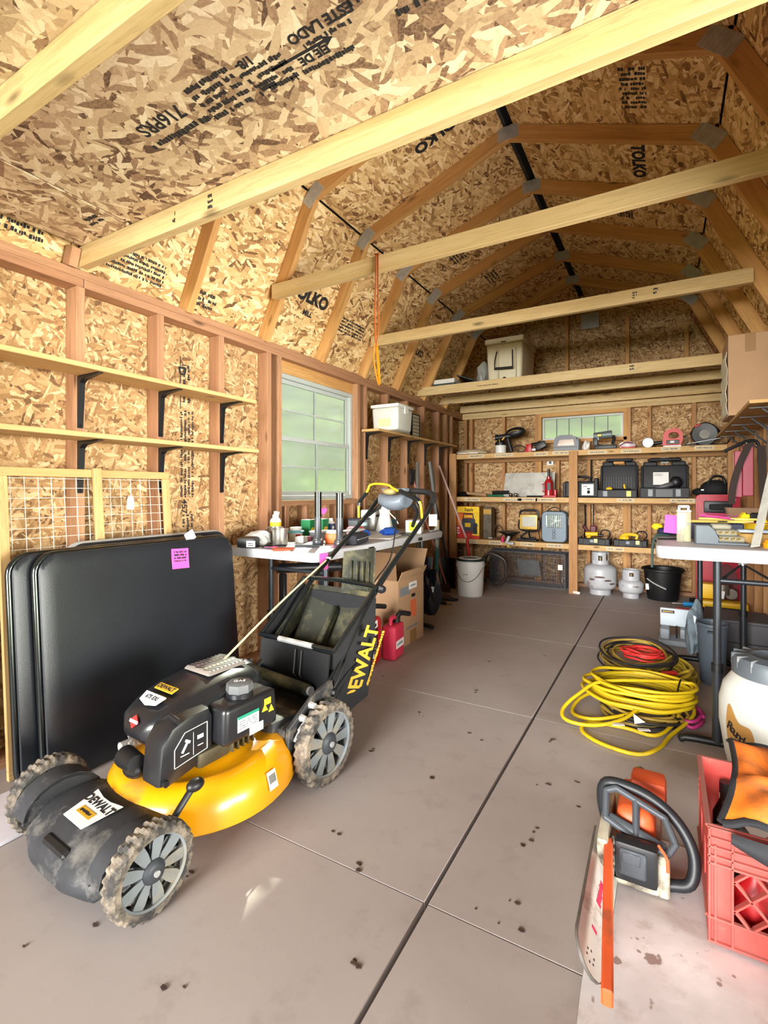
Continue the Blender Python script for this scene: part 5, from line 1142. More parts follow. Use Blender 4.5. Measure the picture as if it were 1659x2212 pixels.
sub(t, 'housing', mat('tool_red', (200, 34, 22), .45, 0, .06), _jig); sub(t, 'side_plate', BLACK_PL, lambda g: g.box((.005, -.035, .05), (.11, .004, .04), .004)); sub(t, 'badge', PAPER, lambda g: g.box((.0, -.0375, .052), (.035, .002, .022))); sub(t, 'shoe_plate', STEEL, lambda g: g.box((0, 0, .009), (.16, .07, .018), .003)); sub(t, 'cord', BLACK_PL, lambda g: g.tube(sm([(.09, 0, .09), (.12, 0, .10), (.135, 0, .06), (.115, 0, .015), (.08, .03, .008)], 5), .006, 6))
t = T('circular_saw', 'circular saw with a round dark guard at the right end of the top shelf', 'circular saw', .35, Z1s, 5.76); sub(t, 'blade_guard', mat('guard_grey', (46, 45, 44), .4, .4, .1), lambda g: g.lathe([(.045, -.014), (.105, -.018), (.115, -.01), (.115, .01), (.105, .018), (.045, .014), (.045, -.014)], 30, TR((-.01, 0, .118), (PI / 2, 0, 0)))); sub(t, 'blade', mat('saw_blade', (112, 106, 98), .5, .4, .15), lambda g: (g.cyl((-.01, -.003, .10), (-.01, .003, .10), .085, n=30), g.cyl((-.01, -.012, .118), (-.01, .012, .118), .016, n=12))); sub(t, 'motor', BLACK_PL, lambda g: (g.cyl((-.01, .03, .12), (-.01, .11, .12), .045, n=16), g.tube(sm([(-.12, .05, .12), (-.06, .05, .2), (.05, .05, .2), (.12, .05, .12)], 5), .02, 8))); sub(t, 'red_cap', RED, lambda g: g.box((-.07, .0, .205), (.06, .05, .02), .006, M=Matrix.Rotation(-.4, 4, 'Y'))); sub(t, 'base_plate', STEEL, lambda g: g.box((-.02, -.0, .045), (.28, .12, .006), .001, M=Matrix.Rotation(-.16, 4, 'Y'))); sub(t, 'cord', BLACK_PL, lambda g: g.tube(sm([(.1, .05, .12), (.2, .05, .10), (.17, .02, .02), (.05, -.08, .008), (-.10, -.06, .008), (-.125, -.06, .03)], 5), .006, 6))
# middle shelf
WH = mat('tool_handle_wood', (168, 134, 96), .6, 0, .12)
t = T('hatchet', 'hatchet with a pale wooden handle lying on the middle shelf', 'hatchet', -2.02, Z2s, 5.75, -.1); sub(t, 'handle', WH, lambda g: g.tube([(-.10, 0, .045), (.16, 0, .022)], .02, 8)); sub(t, 'head', BLACK_METAL, lambda g: g.prism([(-.24, -.004), (-.10, -.03), (-.08, .03), (-.16, .05), (-.2, .02)], .03, TR((0, 0, .015), (.5, 0, 0))))
t = T('hedge_shears', 'shears with green and black handles on the middle shelf', 'shears', -1.72, Z2s, 5.76, .05); sub(t, 'green_grip', mat('tool_green', (20, 96, 62), .5), lambda g: g.tube([(-.12, -.03, .014), (.06, -.01, .016)], .014, 8)); sub(t, 'black_grip', BLACK_PL, lambda g: g.tube([(-.08, .02, .05), (.12, .01, .055)], .022, 8)); sub(t, 'blade', STEEL, lambda g: g.box((.02, .0, .022), (.16, .03, .008), .002))
for x, l in ((-1.565, 'left shiny steel ball by the grey sheet'), (-1.505, 'right shiny steel ball by the grey sheet')):
    t = T('hitch_ball', l, 'hitch ball', x, Z2s, 5.71, group='steel hitch balls'); sub(t, 'ball', CHROME, lambda g: g.sph((0, 0, .028), .022)); sub(t, 'shank', BLACK_METAL, lambda g: g.cyl((0, 0, 0), (0, 0, .012), .018))
g = G(); g.prism([(-.28, 0), (.31, 0), (.31, .285), (-.26, .285)], .004); o = g.go('metal_sheet', mat('zinc_sheet', (160, 158, 150), .5, .5, .2, 5, 0, 60, (118, 112, 104), .4), None, 30, TR((-1.40, 5.80, Z2s + .003), (PI / 2 - .16, 0, 0))); tag(o, 'grey metal sheet leaning behind the bottle jack', 'sheet')
t = T('pry_bar', 'black pry bar lying flat before the metal sheet', 'pry bar', -1.28, Z2s, 5.72); sub(t, 'bar', BLACK_METAL, lambda g: g.tube([(-.10, 0, .01), (.08, 0, .01), (.11, .01, .022)], .009, 6))
t = T('bottle_jack', 'red bottle jack with a black ram on the middle shelf', 'jack', -1.135, Z2s, 5.72); sub(t, 'base', RED, lambda g: g.box((.015, 0, .012), (.15, .10, .024), .006)); sub(t, 'cylinder', mat('jack_red', (168, 28, 34), .3, 0, .08, coat=.3), lambda g: (g.lathe([(.046, .02), (.046, .17), (.03, .20), (.022, .205), (.022, .235)], 20), g.tube(sm([(-.045, 0, .15), (-.07, 0, .14), (-.07, 0, .07), (-.045, 0, .06)], 3), .007, 6), g.cyl((.07, 0, .02), (.07, 0, .085), .02))); sub(t, 'ram', BLACK_METAL, lambda g: g.cyl((0, 0, .23), (0, 0, .32), .014)); sub(t, 'jack_label', BLACK_PL, lambda g: g.box((.01, -.046, .12), (.035, .004, .08)))
def case_closed(label, x, y, w_, h, d):
    t = T('tool_case', label, 'tool case', x, Z2s, y, group='black tool cases'); sub(t, 'shell', mat('case_black', (20, 21, 26), .6, 0, .1), lambda g: (g.box((-w_ / 2 + .02, 0, h * .36), (.04, d, h * .72), .006), g.box((w_ / 2 - .02, 0, h * .5 - .01), (.04, d, h - .02), .01), g.box((0, 0, h * .38), (w_ - .03, d, h * .76), .012), g.tube(sm([(-w_ * .28, 0, h * .72), (-w_ * .22, 0, h * .96), (w_ * .2, 0, h * .96), (w_ * .26, 0, h * .72)], 4), .014, 8)))
    return t
t = case_closed('closed black tool case with a big white label behind the middle post', -.80, 5.76, .36, .23, .12); sub(t, 'paper_label', PAPER, lambda g: g.box((.075, -.0612, .085), (.12, .002, .12))); sub(t, 'label_print', INK, lambda g: (g.sph((.085, -.0625, .06), (.016, .001, .02)), g.box((.085, -.0625, .095), (.03, .001, .012)), g.box((.05, -.0625, .12), (.04, .001, .006))), 0)
def open_case(label, x, w_, hl, hb, grid):
    t = T('open_tool_case', label, 'tool case', x - .005, Z2s, 5.75, group='open black tool cases')
    Bc = mat('case_black', (20, 21, 26), .6, 0, .1)
    sub(t, 'tray', Bc, lambda g: (g.box((0, -.03, .012), (w_, .24, .022), .006), g.box((0, -.145, hb / 2), (w_, .014, hb), .008), g.box((-w_ / 2 + .007, -.03, hb / 2), (.014, .24, hb), .004), g.box((w_ / 2 - .007, -.03, hb / 2), (.014, .24, hb), .004)))
    L = sub(t, 'lid', Bc, lambda g: (g.box((0, .012, hl * .40), (w_, .02, hl * .80), .02, 2), g.box((-w_ / 2 + .012, -.0, hl * .4), (.022, .05, hl * .74), .008), g.box((w_ / 2 - .012, -.0, hl * .4), (.022, .05, hl * .74), .008), g.box((-w_ * .3, .012, hl * .84), (w_ * .3, .024, hl * .12), .01), g.box((w_ * .3, .012, hl * .84), (w_ * .3, .024, hl * .12), .01), g.box((0, .012, hl * .95), (w_ * .72, .028, hl * .09), .012)), 40, TR((0, .11, .03), (-.10, 0, 0)))
    if grid:
        for i in range(11): sub(L, 'rib', BLACK_PL, lambda g: g.box((-.12 + .024 * i, -.004, hl * .30), (.010, .012, hl * .40), .002), 0)
    for x_ in ((-.11, .11) if grid else (-.12, .12)): sub(t, 'latch', mat('latch_yellow', (206, 206, 90), .5) if grid and x_ > 0 else GREY, lambda g: g.box((x_, -.154, hb * .5), (.045, .008, hb * .7), .003))
    return t
t = open_case('open black drill case with yellow black drill parts, left of the bigger open case', -.425, .37, .40, .085, True); sub(t, 'tool_body', YELLOW, lambda g: (g.sph((-.08, -.06, .09), (.035, .03, .025)), g.tube([(.07, -.05, .08), (.06, -.05, .14)], .010, 8))); sub(t, 'tool_grip', BLACK_PL, lambda g: (g.box((0, -.05, .075), (.18, .07, .04), .012), g.cyl((.09, -.05, .07), (.13, -.05, .08), .02)))
sub(t, 'lid_sticker', mat('amber_sticker', (190, 130, 50), .6), lambda g: g.box((.0, .085, .375), (.10, .003, .025)), 0)
t = open_case('bigger open black case with a white manual in the lid', .0, .43, .39, .105, False); sub(t, 'manual', PAPER, lambda g: g.box((-.03, .055, .20), (.14, .003, .13), 0, M=Matrix.Rotation(-.1, 4, 'X'))); marks(face((-.05, .0525, .24), (1, 0, 0), (0, 0, 1)), .08, .03, 3, GREY, t, 'print', 4, .9); sub(t, 'tool_body', BLACK_PL, lambda g: (g.box((-.02, -.04, .11), (.22, .05, .05), .014, 2, M=Matrix.Rotation(-.35, 4, 'Y')), g.sph((.10, -.02, .16), (.06, .05, .06)), g.box((0, -.149, .05), (.16, .012, .09), .006)))
t = T('gear_bag', 'black bag heap at the right end of the middle shelf', 'bag', .38, Z2s + .032, 5.79); sub(t, 'bag_body', mat('soft_black', (22, 22, 24), .8, 0, .1), lambda g: (g.sph((.05, 0, .06), (.13, .12, .09)), g.sph((-.07, 0, .03), (.075, .09, .04)))); sub(t, 'strap', BLACK_PL, lambda g: g.tube(sm([(-.03, -.06, .07), (.02, -.08, .17), (.10, -.06, .175), (.13, -.05, .10)], 5), .012, 8)); sub(t, 'buckle', CHROME, lambda g: g.box((-.06, -.075, .05), (.025, .01, .014), .002))
# lowest shelf
REDBOX = mat('carton_red', (206, 40, 32), .6, 0, .08)
t = T('jump_starter_box', 'red and yellow carton picturing a jump starter on the lowest shelf', 'box', -2.075, Z3s, 5.74); sub(t, 'carton', REDBOX, lambda g: g.box((0, 0, .195), (.30, .17, .39), .002)); FB = face((0, -.0855, .195), (1, 0, 0), (0, 0, 1))
sub(t, 'yellow_print', mat('carton_yellow', (246, 204, 30), .6), lambda g: (g.box((0, .155, 0), (.298, .075, .0008)), g.box((.105, -.02, 0), (.088, .27, .0008))), 0, FB); sub(t, 'orange_print', mat('carton_orange', (236, 120, 30), .6, 0, .1), lambda g: g.box((-.08, .03, -.0001), (.13, .15, .0008)), 0, FB); text('Supply', .052, INK, FB @ TR((.02, .155, .001)), t, bold=.0015, xs=.8)
sub(t, 'pictured_starter', DARK_GREY, lambda g: (g.prism(rrect(-.07, .1, -.13, .05, .02), .0014), g.tube([(-.05, .05, .001), (-.045, .105, .001), (.07, .105, .001), (.075, .05, .001)], .009, 4)), 0, FB); sub(t, 'pictured_panel', YELLOW, lambda g: (g.box((.005, -.03, .002), (.07, .05, .001)), g.box((.01, .075, .002), (.10, .03, .001))), 0, FB); sub(t, 'pictured_base', mat('dark_red', (120, 24, 30), .5), lambda g: g.box((.0, -.115, .002), (.12, .03, .001)), 0, FB); sub(t, 'pictured_clamp', BLACK_PL, lambda g: (g.sph((.10, -.03, .002), (.03, .03, .001)), g.box((.1, -.09, .002), (.05, .09, .001))), 0, FB); marks(FB @ TR((-.12, -.07, 0)), .05, .15, 5, PAPER, t, 'print', 7, .9)
sub(t, 'carton_side', mat('carton_gold', (160, 116, 40), .6, 0, .3, 14), lambda g: g.box((.151, 0, .195), (.001, .168, .385)), 0)
t = T('inflator_box', 'narrow dark carton standing behind the red yellow carton', 'box', -1.87, Z3s, 5.86); sub(t, 'carton', mat('photo_carton', (96, 84, 66), .6, 0, .4, 16), lambda g: g.box((0, 0, .19), (.10, .14, .375), .002)); sub(t, 'amber_band', GOLD, lambda g: g.box((0, -.0705, .325), (.098, .001, .06)), 0)
t = T('c_clamp', 'dark steel clamp with a curved bow on the lowest shelf', 'clamp', -1.72, Z3s, 5.74); sub(t, 'bow', RUST, lambda g: g.tube(sm([(-.11, 0, .012), (.0, 0, .014), (.05, 0, .06), (.045, 0, .14), (0, 0, .17), (-.04, 0, .15), (-.05, 0, .11)], 6), .008, 6)); sub(t, 'screw', STEEL, lambda g: g.cyl((-.12, 0, .012), (-.07, 0, .014), .012, n=8))
t = T('shop_light', 'black reflector clamp light with a red switch hanging over the shelf edge', 'lamp', -1.565, Z3s, 5.66); sub(t, 'reflector', BLACK_METAL, lambda g: g.lathe([(0, .12), (.05, .118), (.125, .105), (.127, .098), (.07, .075), (.04, .05), (.03, .02), (0, .02)], 24)); sub(t, 'clamp', STEEL, lambda g: (g.box((.01, -.09, .02), (.03, .05, .09), .004, M=Matrix.Rotation(.35, 4, 'Y')), g.box((.04, -.10, -.02), (.08, .03, .03), .004))); sub(t, 'red_switch', mat('magenta', (200, 30, 90), .4), lambda g: g.cyl((-.05, -.10, -.01), (-.05, -.10, .05), .02)); sub(t, 'brass_socket', GOLD, lambda g: g.box((.02, -.105, -.05), (.04, .02, .035), .004))
FR = mat('lamp_amber', (214, 176, 84), .4, .2, .1)
t = T('work_light', 'yellow framed halogen work light with a black carrying handle', 'work light', -1.36, Z3s, 5.74)
sub(t, 'frame', FR, lambda g: (g.box((0, 0, .22), (.20, .06, .17), .012, 2))); sub(t, 'lamp_glass', mat('lamp_glass', (222, 222, 206), .12, .3, .1), lambda g: g.box((.01, -.032, .225), (.15, .006, .115), .002)); sub(t, 'wire_guard', STEEL, lambda g: [g.tube([(-.065 + .038 * i, -.038, .165), (-.065 + .038 * i, -.038, .285)], .002, 4) for i in range(4)] + [g.tube([(-.07, -.038, .19 + .035 * i), (.085, -.038, .19 + .035 * i)], .002, 4) for i in range(3)]); sub(t, 'handle', BLACK_PL, lambda g: g.tube(sm([(-.10, 0, .27), (-.095, 0, .335), (-.05, 0, .352), (.07, 0, .352), (.10, 0, .335), (.10, 0, .27)], 4), .013, 8)); sub(t, 'stand', BLACK_METAL, lambda g: (g.tube(sm([(-.11, 0, .24), (-.115, 0, .15), (-.06, 0, .12), (.07, 0, .115), (.11, 0, .15), (.11, 0, .24)], 4), .010, 8), g.tube(sm([(0, 0, .12), (-.08, -.04, .04), (.08, -.045, .035), (.0, .05, .04), (0, 0, .12)], 5), .010, 8), g.box((-.02, -.0, .013), (.24, .09, .022), .006))); sub(t, 'knob', YELLOW, lambda g: g.sph((.01, -.035, .145), (.02, .008, .008)))
BG = mat('heater_blue_grey', (112, 128, 140), .5, .1, .06)
t = T('fan_heater', 'blue grey utility heater with a round topped body on the lowest shelf', 'heater', -1.07, Z3s, 5.74)
def _ht(g):
    o = []
    for y, i in ((-.075, .008), (-.06, 0), (.06, 0), (.075, .008)): o.append([(x, y, z + .005) for x, z in rrect(-.135 + i, .135 - i, 0 + i, .345 - i, .05)])
    g.loft(o)
sub(t, 'case', BG, _ht); sub(t, 'grille_back', mat('grille_dark', (60, 66, 66), .4, .4, .3, 18), lambda g: g.box((.01, -.076, .24), (.17, .004, .15), .002)); sub(t, 'grille_wire', mat('grille_bright', (176, 190, 176), .3, .7, .15), lambda g: ([g.tube([(-.07 + .02 * i, -.082, .17), (-.07 + .02 * i, -.082, .31)], .0016, 4) for i in range(9)], g.box((-.075, -.08, .245), (.016, .004, .11), .002), [g.tube([(.02, -.083, .24), (.02 + .06 * math.cos(a), -.083, .24 + .06 * math.sin(a))], .003, 4) for a in (.3, 1.5, 2.6, 3.8, 5.2)])); sub(t, 'knob', DARK_GREY, lambda g: [g.lathe([(.012, -.004), (.018, 0), (.018, .006), (.012, .006)], 12, TR((.0, -.078, z), (PI / 2, 0, 0))) for z in (.06, .10, .135)]); sub(t, 'carry_handle', BLACK_PL, lambda g: g.tube(sm([(-.15, -.04, .20), (-.13, -.03, .30), (0, -.02, .395), (.13, -.03, .30), (.15, -.04, .20)], 6), .006, 6)); sub(t, 'cord', BLACK_PL, lambda g: g.tube(sm([(-.14, -.05, .24), (-.165, -.06, .12), (-.15, -.05, .03), (-.13, .0, .008)], 5), .006, 6))
def drill_tray(label, x, handle):
    t = T('drill_tray', label, 'tool tray', x, Z3s, 5.74, group='black trays with yellow drills'); Bc = mat('case_black', (20, 21, 26), .6, 0, .1)
    sub(t, 'tray', mat('tray_charcoal', (36, 37, 39), .6, 0, .15), lambda g: (g.box((0, 0, .012), (.32, .24, .022), .008), g.box((0, -.11, .04), (.31, .02, .07), .008), g.box((-.15, 0, .04), (.02, .23, .07), .008), g.box((.15, 0, .04), (.02, .23, .07), .008), g.box((-.07, -.118, .035), (.07, .012, .06), .004), g.box((.08, -.118, .035), (.07, .012, .06), .004)))
    sub(t, 'drill_body', YELLOW, (lambda g: (g.cyl((-.09, -.03, .11), (.03, -.03, .115), .026, .022, 12), g.tube([(-.05, -.03, .10), (-.07, -.03, .055)], .02, 8))) if handle else (lambda g: (g.tube(sm([(-.09, -.03, .06), (-.07, -.03, .11), (0, -.03, .125), (.06, -.03, .11), (.05, -.03, .08)], 4), .018, 8), g.sph((-.06, -.03, .085), (.05, .035, .03)))))
    sub(t, 'chuck', BLACK_PL, lambda g: g.cyl((.03, -.03, .10), (.09, -.03, .10), .016, .012)); sub(t, 'spec_sticker', mat('pale_sticker', (206, 214, 150), .6), lambda g: g.box((.02 if handle else .07, -.126, .05), (.035, .003, .04)), 0); sub(t, 'cord', BLACK_PL, lambda g: g.tube(sm([(.05, -.02, .09), (.07, 0, .15), (.13, .0, .155), (.15, 0, .11), (.12, .04, .06)], 5), .007, 6)); sub(t, 'grey_latch', GREY, lambda g: g.box((-.02, -.126, .045), (.035, .004, .03), .002), 0)
drill_tray('black tool tray with a yellow drill on its back, next to the middle post', -.655, True)
drill_tray('black tool tray with a yellow loop handled tool, second from the post', -.31, False)
t = T('hand_clippers', 'dark red and black pliers hanging behind the drill trays', 'pliers', -.73, Z3s + .13, 5.97); sub(t, 'grip', mat('maroon_grip', (96, 28, 44), .5), lambda g: (g.tube([(-.08, 0, .06), (0, 0, -.05)], .016, 8), g.box((.03, 0, 0), (.07, .03, .12), .012))); sub(t, 'cable', BLACK_PL, lambda g: g.tube([(.03, .02, .05), (.03, .03, .3)], .006, 6))
t = T('cable_heap', 'black cable heap at the right end of the lowest shelf', 'cable', .0, Z3s, 5.74); sub(t, 'cable_coil', BLACK_PL, lambda g: g.tube([( (.07 + .02 * math.sin(i * .7)) * math.cos(i * .42), (.06 + .015 * math.sin(i)) * math.sin(i * .42), .012 + .0016 * i + .01 * math.sin(i * 1.3)) for i in range(80)], .009, 6))
# ---- on the floor under the shelves ----
t = thing('plastic_bucket', 'white five gallon bucket with a dark green lid edge by the shelf post', 'bucket', (-1.80, 5.0, 0))
sub(t, 'pail', WHITE_PL, lambda g: g.lathe([(0, 0), (.128, 0), (.132, .01), (.145, .31), (.152, .31), (.152, .335), (.147, .335), (.148, .36), (.152, .37), (.146, .37), (.14, .35)], 32)); sub(t, 'lid', mat('bottle_green', (24, 44, 36), .5), lambda g: g.lathe([(.15, .368), (.158, .372), (.158, .388), (.15, .392), (.14, .386), (0, .384)], 32)); sub(t, 'lid_ring', WHITE_PL, lambda g: g.lathe([(.09, .386), (.12, .390), (.12, .398), (.09, .395)], 28)); sub(t, 'bail', BLACK_METAL, lambda g: g.tube(sm([(.144 * math.cos(a), .148 * math.sin(a) , .31 - .15 * math.sin(PI * k / 10) ** 1.2) for k, a in [(k, PI + .25 + (PI - .3) * k / 10) for k in range(11)]], 3), .003, 6)); sub(t, 'smudge', GREY, lambda g: [g.box((-.02 + .03 * i, -.1425 , .235), (.02, .002, .01)) for i in range(2)], 0)
g = G(); g.tube([((.15 + .012 * math.sin(i * .9)) * math.cos(i * .25), .05 * math.sin(i * .13) , .22 + (.18 + .01 * math.sin(i)) * math.sin(i * .25)) for i in range(100)], .014, 6); o = g.go('garden_hose', mat('brown_hose', (52, 40, 34), .5, 0, .2), None, 50, TR((-1.66, 5.38, .01))); tag(o, 'dark brown coiled hose standing behind the white bucket', 'hose')
# wire cage
CG = mat('cage_grey', (112, 118, 126), .45, .4, .1)
t = thing('animal_cage', 'grey wire animal trap lying under the lowest shelf', 'cage', (-1.40, 5.90, .006)); W2, D2, H2 = .86, .26, .385
def cage_side(name, o, ux, uy, lx_, ly_, st):
    g = G(); ux = Vector(ux); uy = Vector(uy); o = Vector(o); n1 = int(lx_ / st); n2 = int(ly_ / st)
    for i in range(n1 + 1): p = o + ux * (lx_ * i / n1); g.tube([p, p + uy * ly_], .0021, 3)
    for j in range(n2 + 1): p = o + uy * (ly_ * j / n2); g.tube([p, p + ux * lx_], .0021, 3)
    return stuff(g.go(name, CG, t, 0))
cage_side('front_mesh', (-W2 / 2, -D2 / 2, 0), (1, 0, 0), (0, 0, 1), W2, H2, .0165); cage_side('top_mesh', (-W2 / 2, -D2 / 2, H2), (1, 0, 0), (0, 1, 0), W2, D2, .022); cage_side('back_mesh', (-W2 / 2, D2 / 2, 0), (1, 0, 0), (0, 0, 1), W2, H2, .03)
for x in (-W2 / 2, W2 / 2): cage_side('end_mesh', (x, -D2 / 2, 0), (0, 1, 0), (0, 0, 1), D2, H2, .022)
sub(t, 'corner_rods', CG, lambda g: (g.tube([(x, y, H2) for x, y in ((-W2 / 2, -D2 / 2), (W2 / 2, -D2 / 2), (W2 / 2, D2 / 2), (-W2 / 2, D2 / 2))], .006, 6, closed=True), g.tube([(x, y, 0.0) for x, y in ((-W2 / 2, -D2 / 2), (W2 / 2, -D2 / 2), (W2 / 2, D2 / 2), (-W2 / 2, D2 / 2))], .006, 6, closed=True), [g.tube([(x, y, 0), (x, y, H2)], .006, 6) for x in (-W2 / 2, W2 / 2) for y in (-D2 / 2, D2 / 2)]))
sub(t, 'trap_door', STEEL, lambda g: g.box((.0, 0, .19), (.26, .004, .22), .001, M=Matrix.Rotation(.5, 4, 'X')))
sub(t, 'cage_tag', PAPER, lambda g: g.box((W2 / 2 - .05, -D2 / 2 - .004, .24), (.05, .002, .06)), 0); sub(t, 'clip', CHROME, lambda g: [g.box((x, -D2 / 2 - .004, z), (.014, .006, .025), .002) for x, z in ((-W2 / 2 + .01, .27), (W2 / 2 - .03, .09), (-W2 / 2 + .01, .16))], 0)
# propane tanks
TANK = mat('tank_white', (184, 186, 190), .45, .05, .05, 8, 0, 60, (122, 96, 84), .12)
def tank(label, x, y, r, h, hc, tall):
    t = thing('propane_tank', label, 'propane tank', (x, y, 0), .5, 'propane tanks'); b = .035
    prof = [(0, b)] + [(r * math.sin(a), b + r * .40 - r * .40 * math.cos(a)) for a in (.4, .8, 1.2, PI / 2)] + [(r * math.cos(a), h - r * .42 + r * .42 * math.sin(a)) for a in (0, .4, .8, 1.2)] + [(0, h)]
    sub(t, 'vessel', TANK, lambda g: g.lathe(prof, 32), 60); sub(t, 'foot_ring', TANK, lambda g: g.lathe([(r * .62, 0), (r * .66, 0), (r * .66, b + .03), (r * .62, b + .03), (r * .62, 0)], 28))
    def col(g):
        n = 40; rc = r * (.52 if tall else .72)
        for z0, z1, skip in ((h - .02, h + .028, ()), (h + .028, h + hc * .72, (0, 1, 2, 3, 14, 15, 16, 17, 26, 27, 28)), (h + hc * .72, h + hc, ())):
            for i in range(n):
                if i in skip: continue
                if tall and 32 <= i <= 38 and z1 > h + .03: continue
                a, b_ = 2 * PI * i / n, 2 * PI * (i + 1) / n
                P = [(rr_ * math.cos(q), rr_ * math.sin(q), z) for rr_ in (rc, rc - .004) for q in (a, b_) for z in (z0, z1)]
                V = [g._v(p) for p in P]
                for f in ((0, 2, 3, 1), (4, 5, 7, 6), (0, 1, 5, 4), (2, 6, 7, 3), (1, 3, 7, 5), (0, 4, 6, 2)): g.bm.faces.new([V[q] for q in f])
        bmesh.ops.remove_doubles(g.bm, verts=g.bm.verts, dist=1e-5)
    sub(t, 'collar', TANK, col, 30); sub(t, 'valve', mat('valve_brass', (150, 136, 104), .4, .7, .1), lambda g: (g.cyl((0, 0, h - .01), (0, 0, h + hc * .5), .018), g.cyl((-.05, 0, h + hc * .4), (.03, 0, h + hc * .4), .014))); return t
t = tank('larger white propane tank with rusty scrapes under the shelf', -.605, 5.76, .163, .335, .115, True)
sub(t, 'scrape', mat('rust_scrape', (96, 74, 66), .8, 0, .3, 30), lambda g: [g.sph((.1635 * math.cos(a), .1635 * math.sin(a), z), (.006, .006, .02), 8, 5, Matrix.Rotation(a, 4, 'Z') @ Matrix.Diagonal((.3, s, .5, 1))) for a, z, s in ((-2.0, .20, 9), (-1.5, .165, 7), (-1.2, .13, 6), (-2.5, .17, 5))])
t = tank('smaller squat white propane tank beside the larger one', -.305, 5.71, .118, .20, .09, False)
marks(TR((-.02, -.1195, .13), (PI / 2, 0, -.5)), .10, .02, 1, mat('rust_scrape', (96, 74, 66), .8), t, 'stencil', 6, .8)
t = thing('rubber_tub', 'black rubber tub with a strip of masking tape, right of the tanks', 'tub', (-.02, 5.78, 0)); sub(t, 'tub_body', mat('rubber_black', (16, 17, 19), .5, 0, .1), lambda g: g.lathe([(0, 0), (.135, 0), (.14, .01), (.172, .29), (.195, .30), (.195, .315), (.185, .32), (.168, .31), (.13, .02), (0, .015)], 36)); sub(t, 'tape_strip', PAPER, lambda g: g.tube([(.17 * math.cos(a) * .985, .17 * math.sin(a) * .985, .215 - .012 * k) for k, a in enumerate([-2.5 + .16 * i for i in range(8)])], .014, 6, flat=.12)); sub(t, 'tub_label', PAPER, lambda g: g.box((-.135, -.075, .13), (.03, .04, .06), 0), 0)
# ---- rear loft ----
ldk = lum('storage_loft', (-2.26, 5.45, 2.233), (.57, 5.45, 2.233), 1.15, .012, (0, 0, 1), OSB_LOFT); tag(ldk, 'strand board loft deck lying on the rear joists', 'loft deck')
ZL = 2.2395
t = thing('cooler', 'cream ice chest cooler with a black rope handle on the rear loft', 'cooler', (-1.425, 5.22, ZL)); CR = mat('cooler_cream', (218, 208, 180), .5, 0, .04)
sub(t, 'tub', CR, lambda g: (g.box((0, 0, .19), (.345, .5, .38), .03, 3, taper=1.06, tx=1.10), g.box((-.06, -.26, .17), (.014, .03, .30), .005), g.box((.12, -.26, .17), (.014, .03, .30), .005))); sub(t, 'lid', CR, lambda g: g.box((0, 0, .41), (.40, .56, .055), .018, 2)); sub(t, 'rope_handle', mat('rope_black', (26, 26, 28), .7), lambda g: (g.tube(sm([(-.075, -.265, .30), (-.085, -.30, .2), (-.083, -.315, .115)], 5), .006, 6), g.tube(sm([(.085, -.265, .30), (.095, -.30, .2), (.10, -.315, .11)], 5), .006, 6), g.cyl((-.085, -.315, .115), (.102, -.315, .108), .013))); sub(t, 'drain_plug', BLACK_PL, lambda g: g.sph((0, -.25, .02), (.02, .02, .018))); sub(t, 'latch_slot', DARK_GREY, lambda g: g.box((0, -.283, .39), (.05, .006, .012), .002), 0)
crumple('clear plastic bag slumped beside the cream cooler', 'plastic bag', (-1.755, 5.3, ZL), (.12, .3, .34), CLEARF, 51)
t = thing('foam_box', 'low white box with a dark base at the left end of the loft', 'box', (-2.06, 4.99, ZL)); sub(t, 'lid', PAPER, lambda g: g.box((0, 0, .045), (.24, .2, .05), .003)); sub(t, 'base', mat('dark_teal', (52, 70, 72), .6), lambda g: g.box((0, 0, .012), (.25, .21, .022), .002))
t = thing('window_screen', 'dark flat framed screen tilted beside the low white box', 'screen', (-1.86, 5.2, ZL + .055), rot=(0, .35, .1)); sub(t, 'frame', DARK_GREY, lambda g: g.tube([(-.12, -.2, .02), (.12, -.2, .02), (.12, .2, .02), (-.12, .2, .02)], .008, 6, closed=True)); sub(t, 'mesh', BLACK_PL, lambda g: g.box((0, 0, .02), (.23, .39, .003)), 0)

# =====================================================================
# RIGHT SIDE: wall shelf, carton, tool belt, white table
# =====================================================================
t = thing('wall_shelf', 'plywood wall shelf on steel brackets along the right wall under the tall carton', 'shelf', (0, 0, 0), group='wall shelves on brackets')
lum('board', (.493, 3.19, 1.578), (.493, 5.03, 1.578), .215, .019, (0, 0, 1), WOOD_SHELF, t)
for y in (3.32, 3.72, 4.13, 4.54, 4.94):
    g = G(); g.tube(sm([(.40, y, 1.561), (.56, y, 1.559), (.592, y, 1.545), (.598, y, 1.51), (.598, y, 1.32)], 4), .011, 6, flat=.35); g.tube([(.46, y, 1.556), (.594, y, 1.43)], .006, 6); g.go('bracket', mat('bracket_steel', (92, 96, 102), .35, .7, .1), t, 40)
t = thing('cardboard_box', 'tall brown carton standing on the right wall shelf', 'box', (.455, 3.98, 1.588)); sub(t, 'carton_body', CARD, lambda g: g.box((0, 0, .255), (.21, .36, .51), .003)); sub(t, 'tape_strip', TAPE, lambda g: (g.box((.01, -.1808, .452), (.055, .0012, .115)), g.box((.01, 0, .5106), (.055, .355, .0012))), 0)
sub(t, 'torn_film', mat('torn_film', (222, 220, 206), .35, 0, .15, 20, .6, 30), lambda g: g.sheet(lambda u, v_: (-.107 - .012 * abs(math.sin(9 * u + 5 * v_)) * abs(math.sin(13 * v_)), -.17 + .33 * u, .01 + .40 * v_), 10, 14, .002))
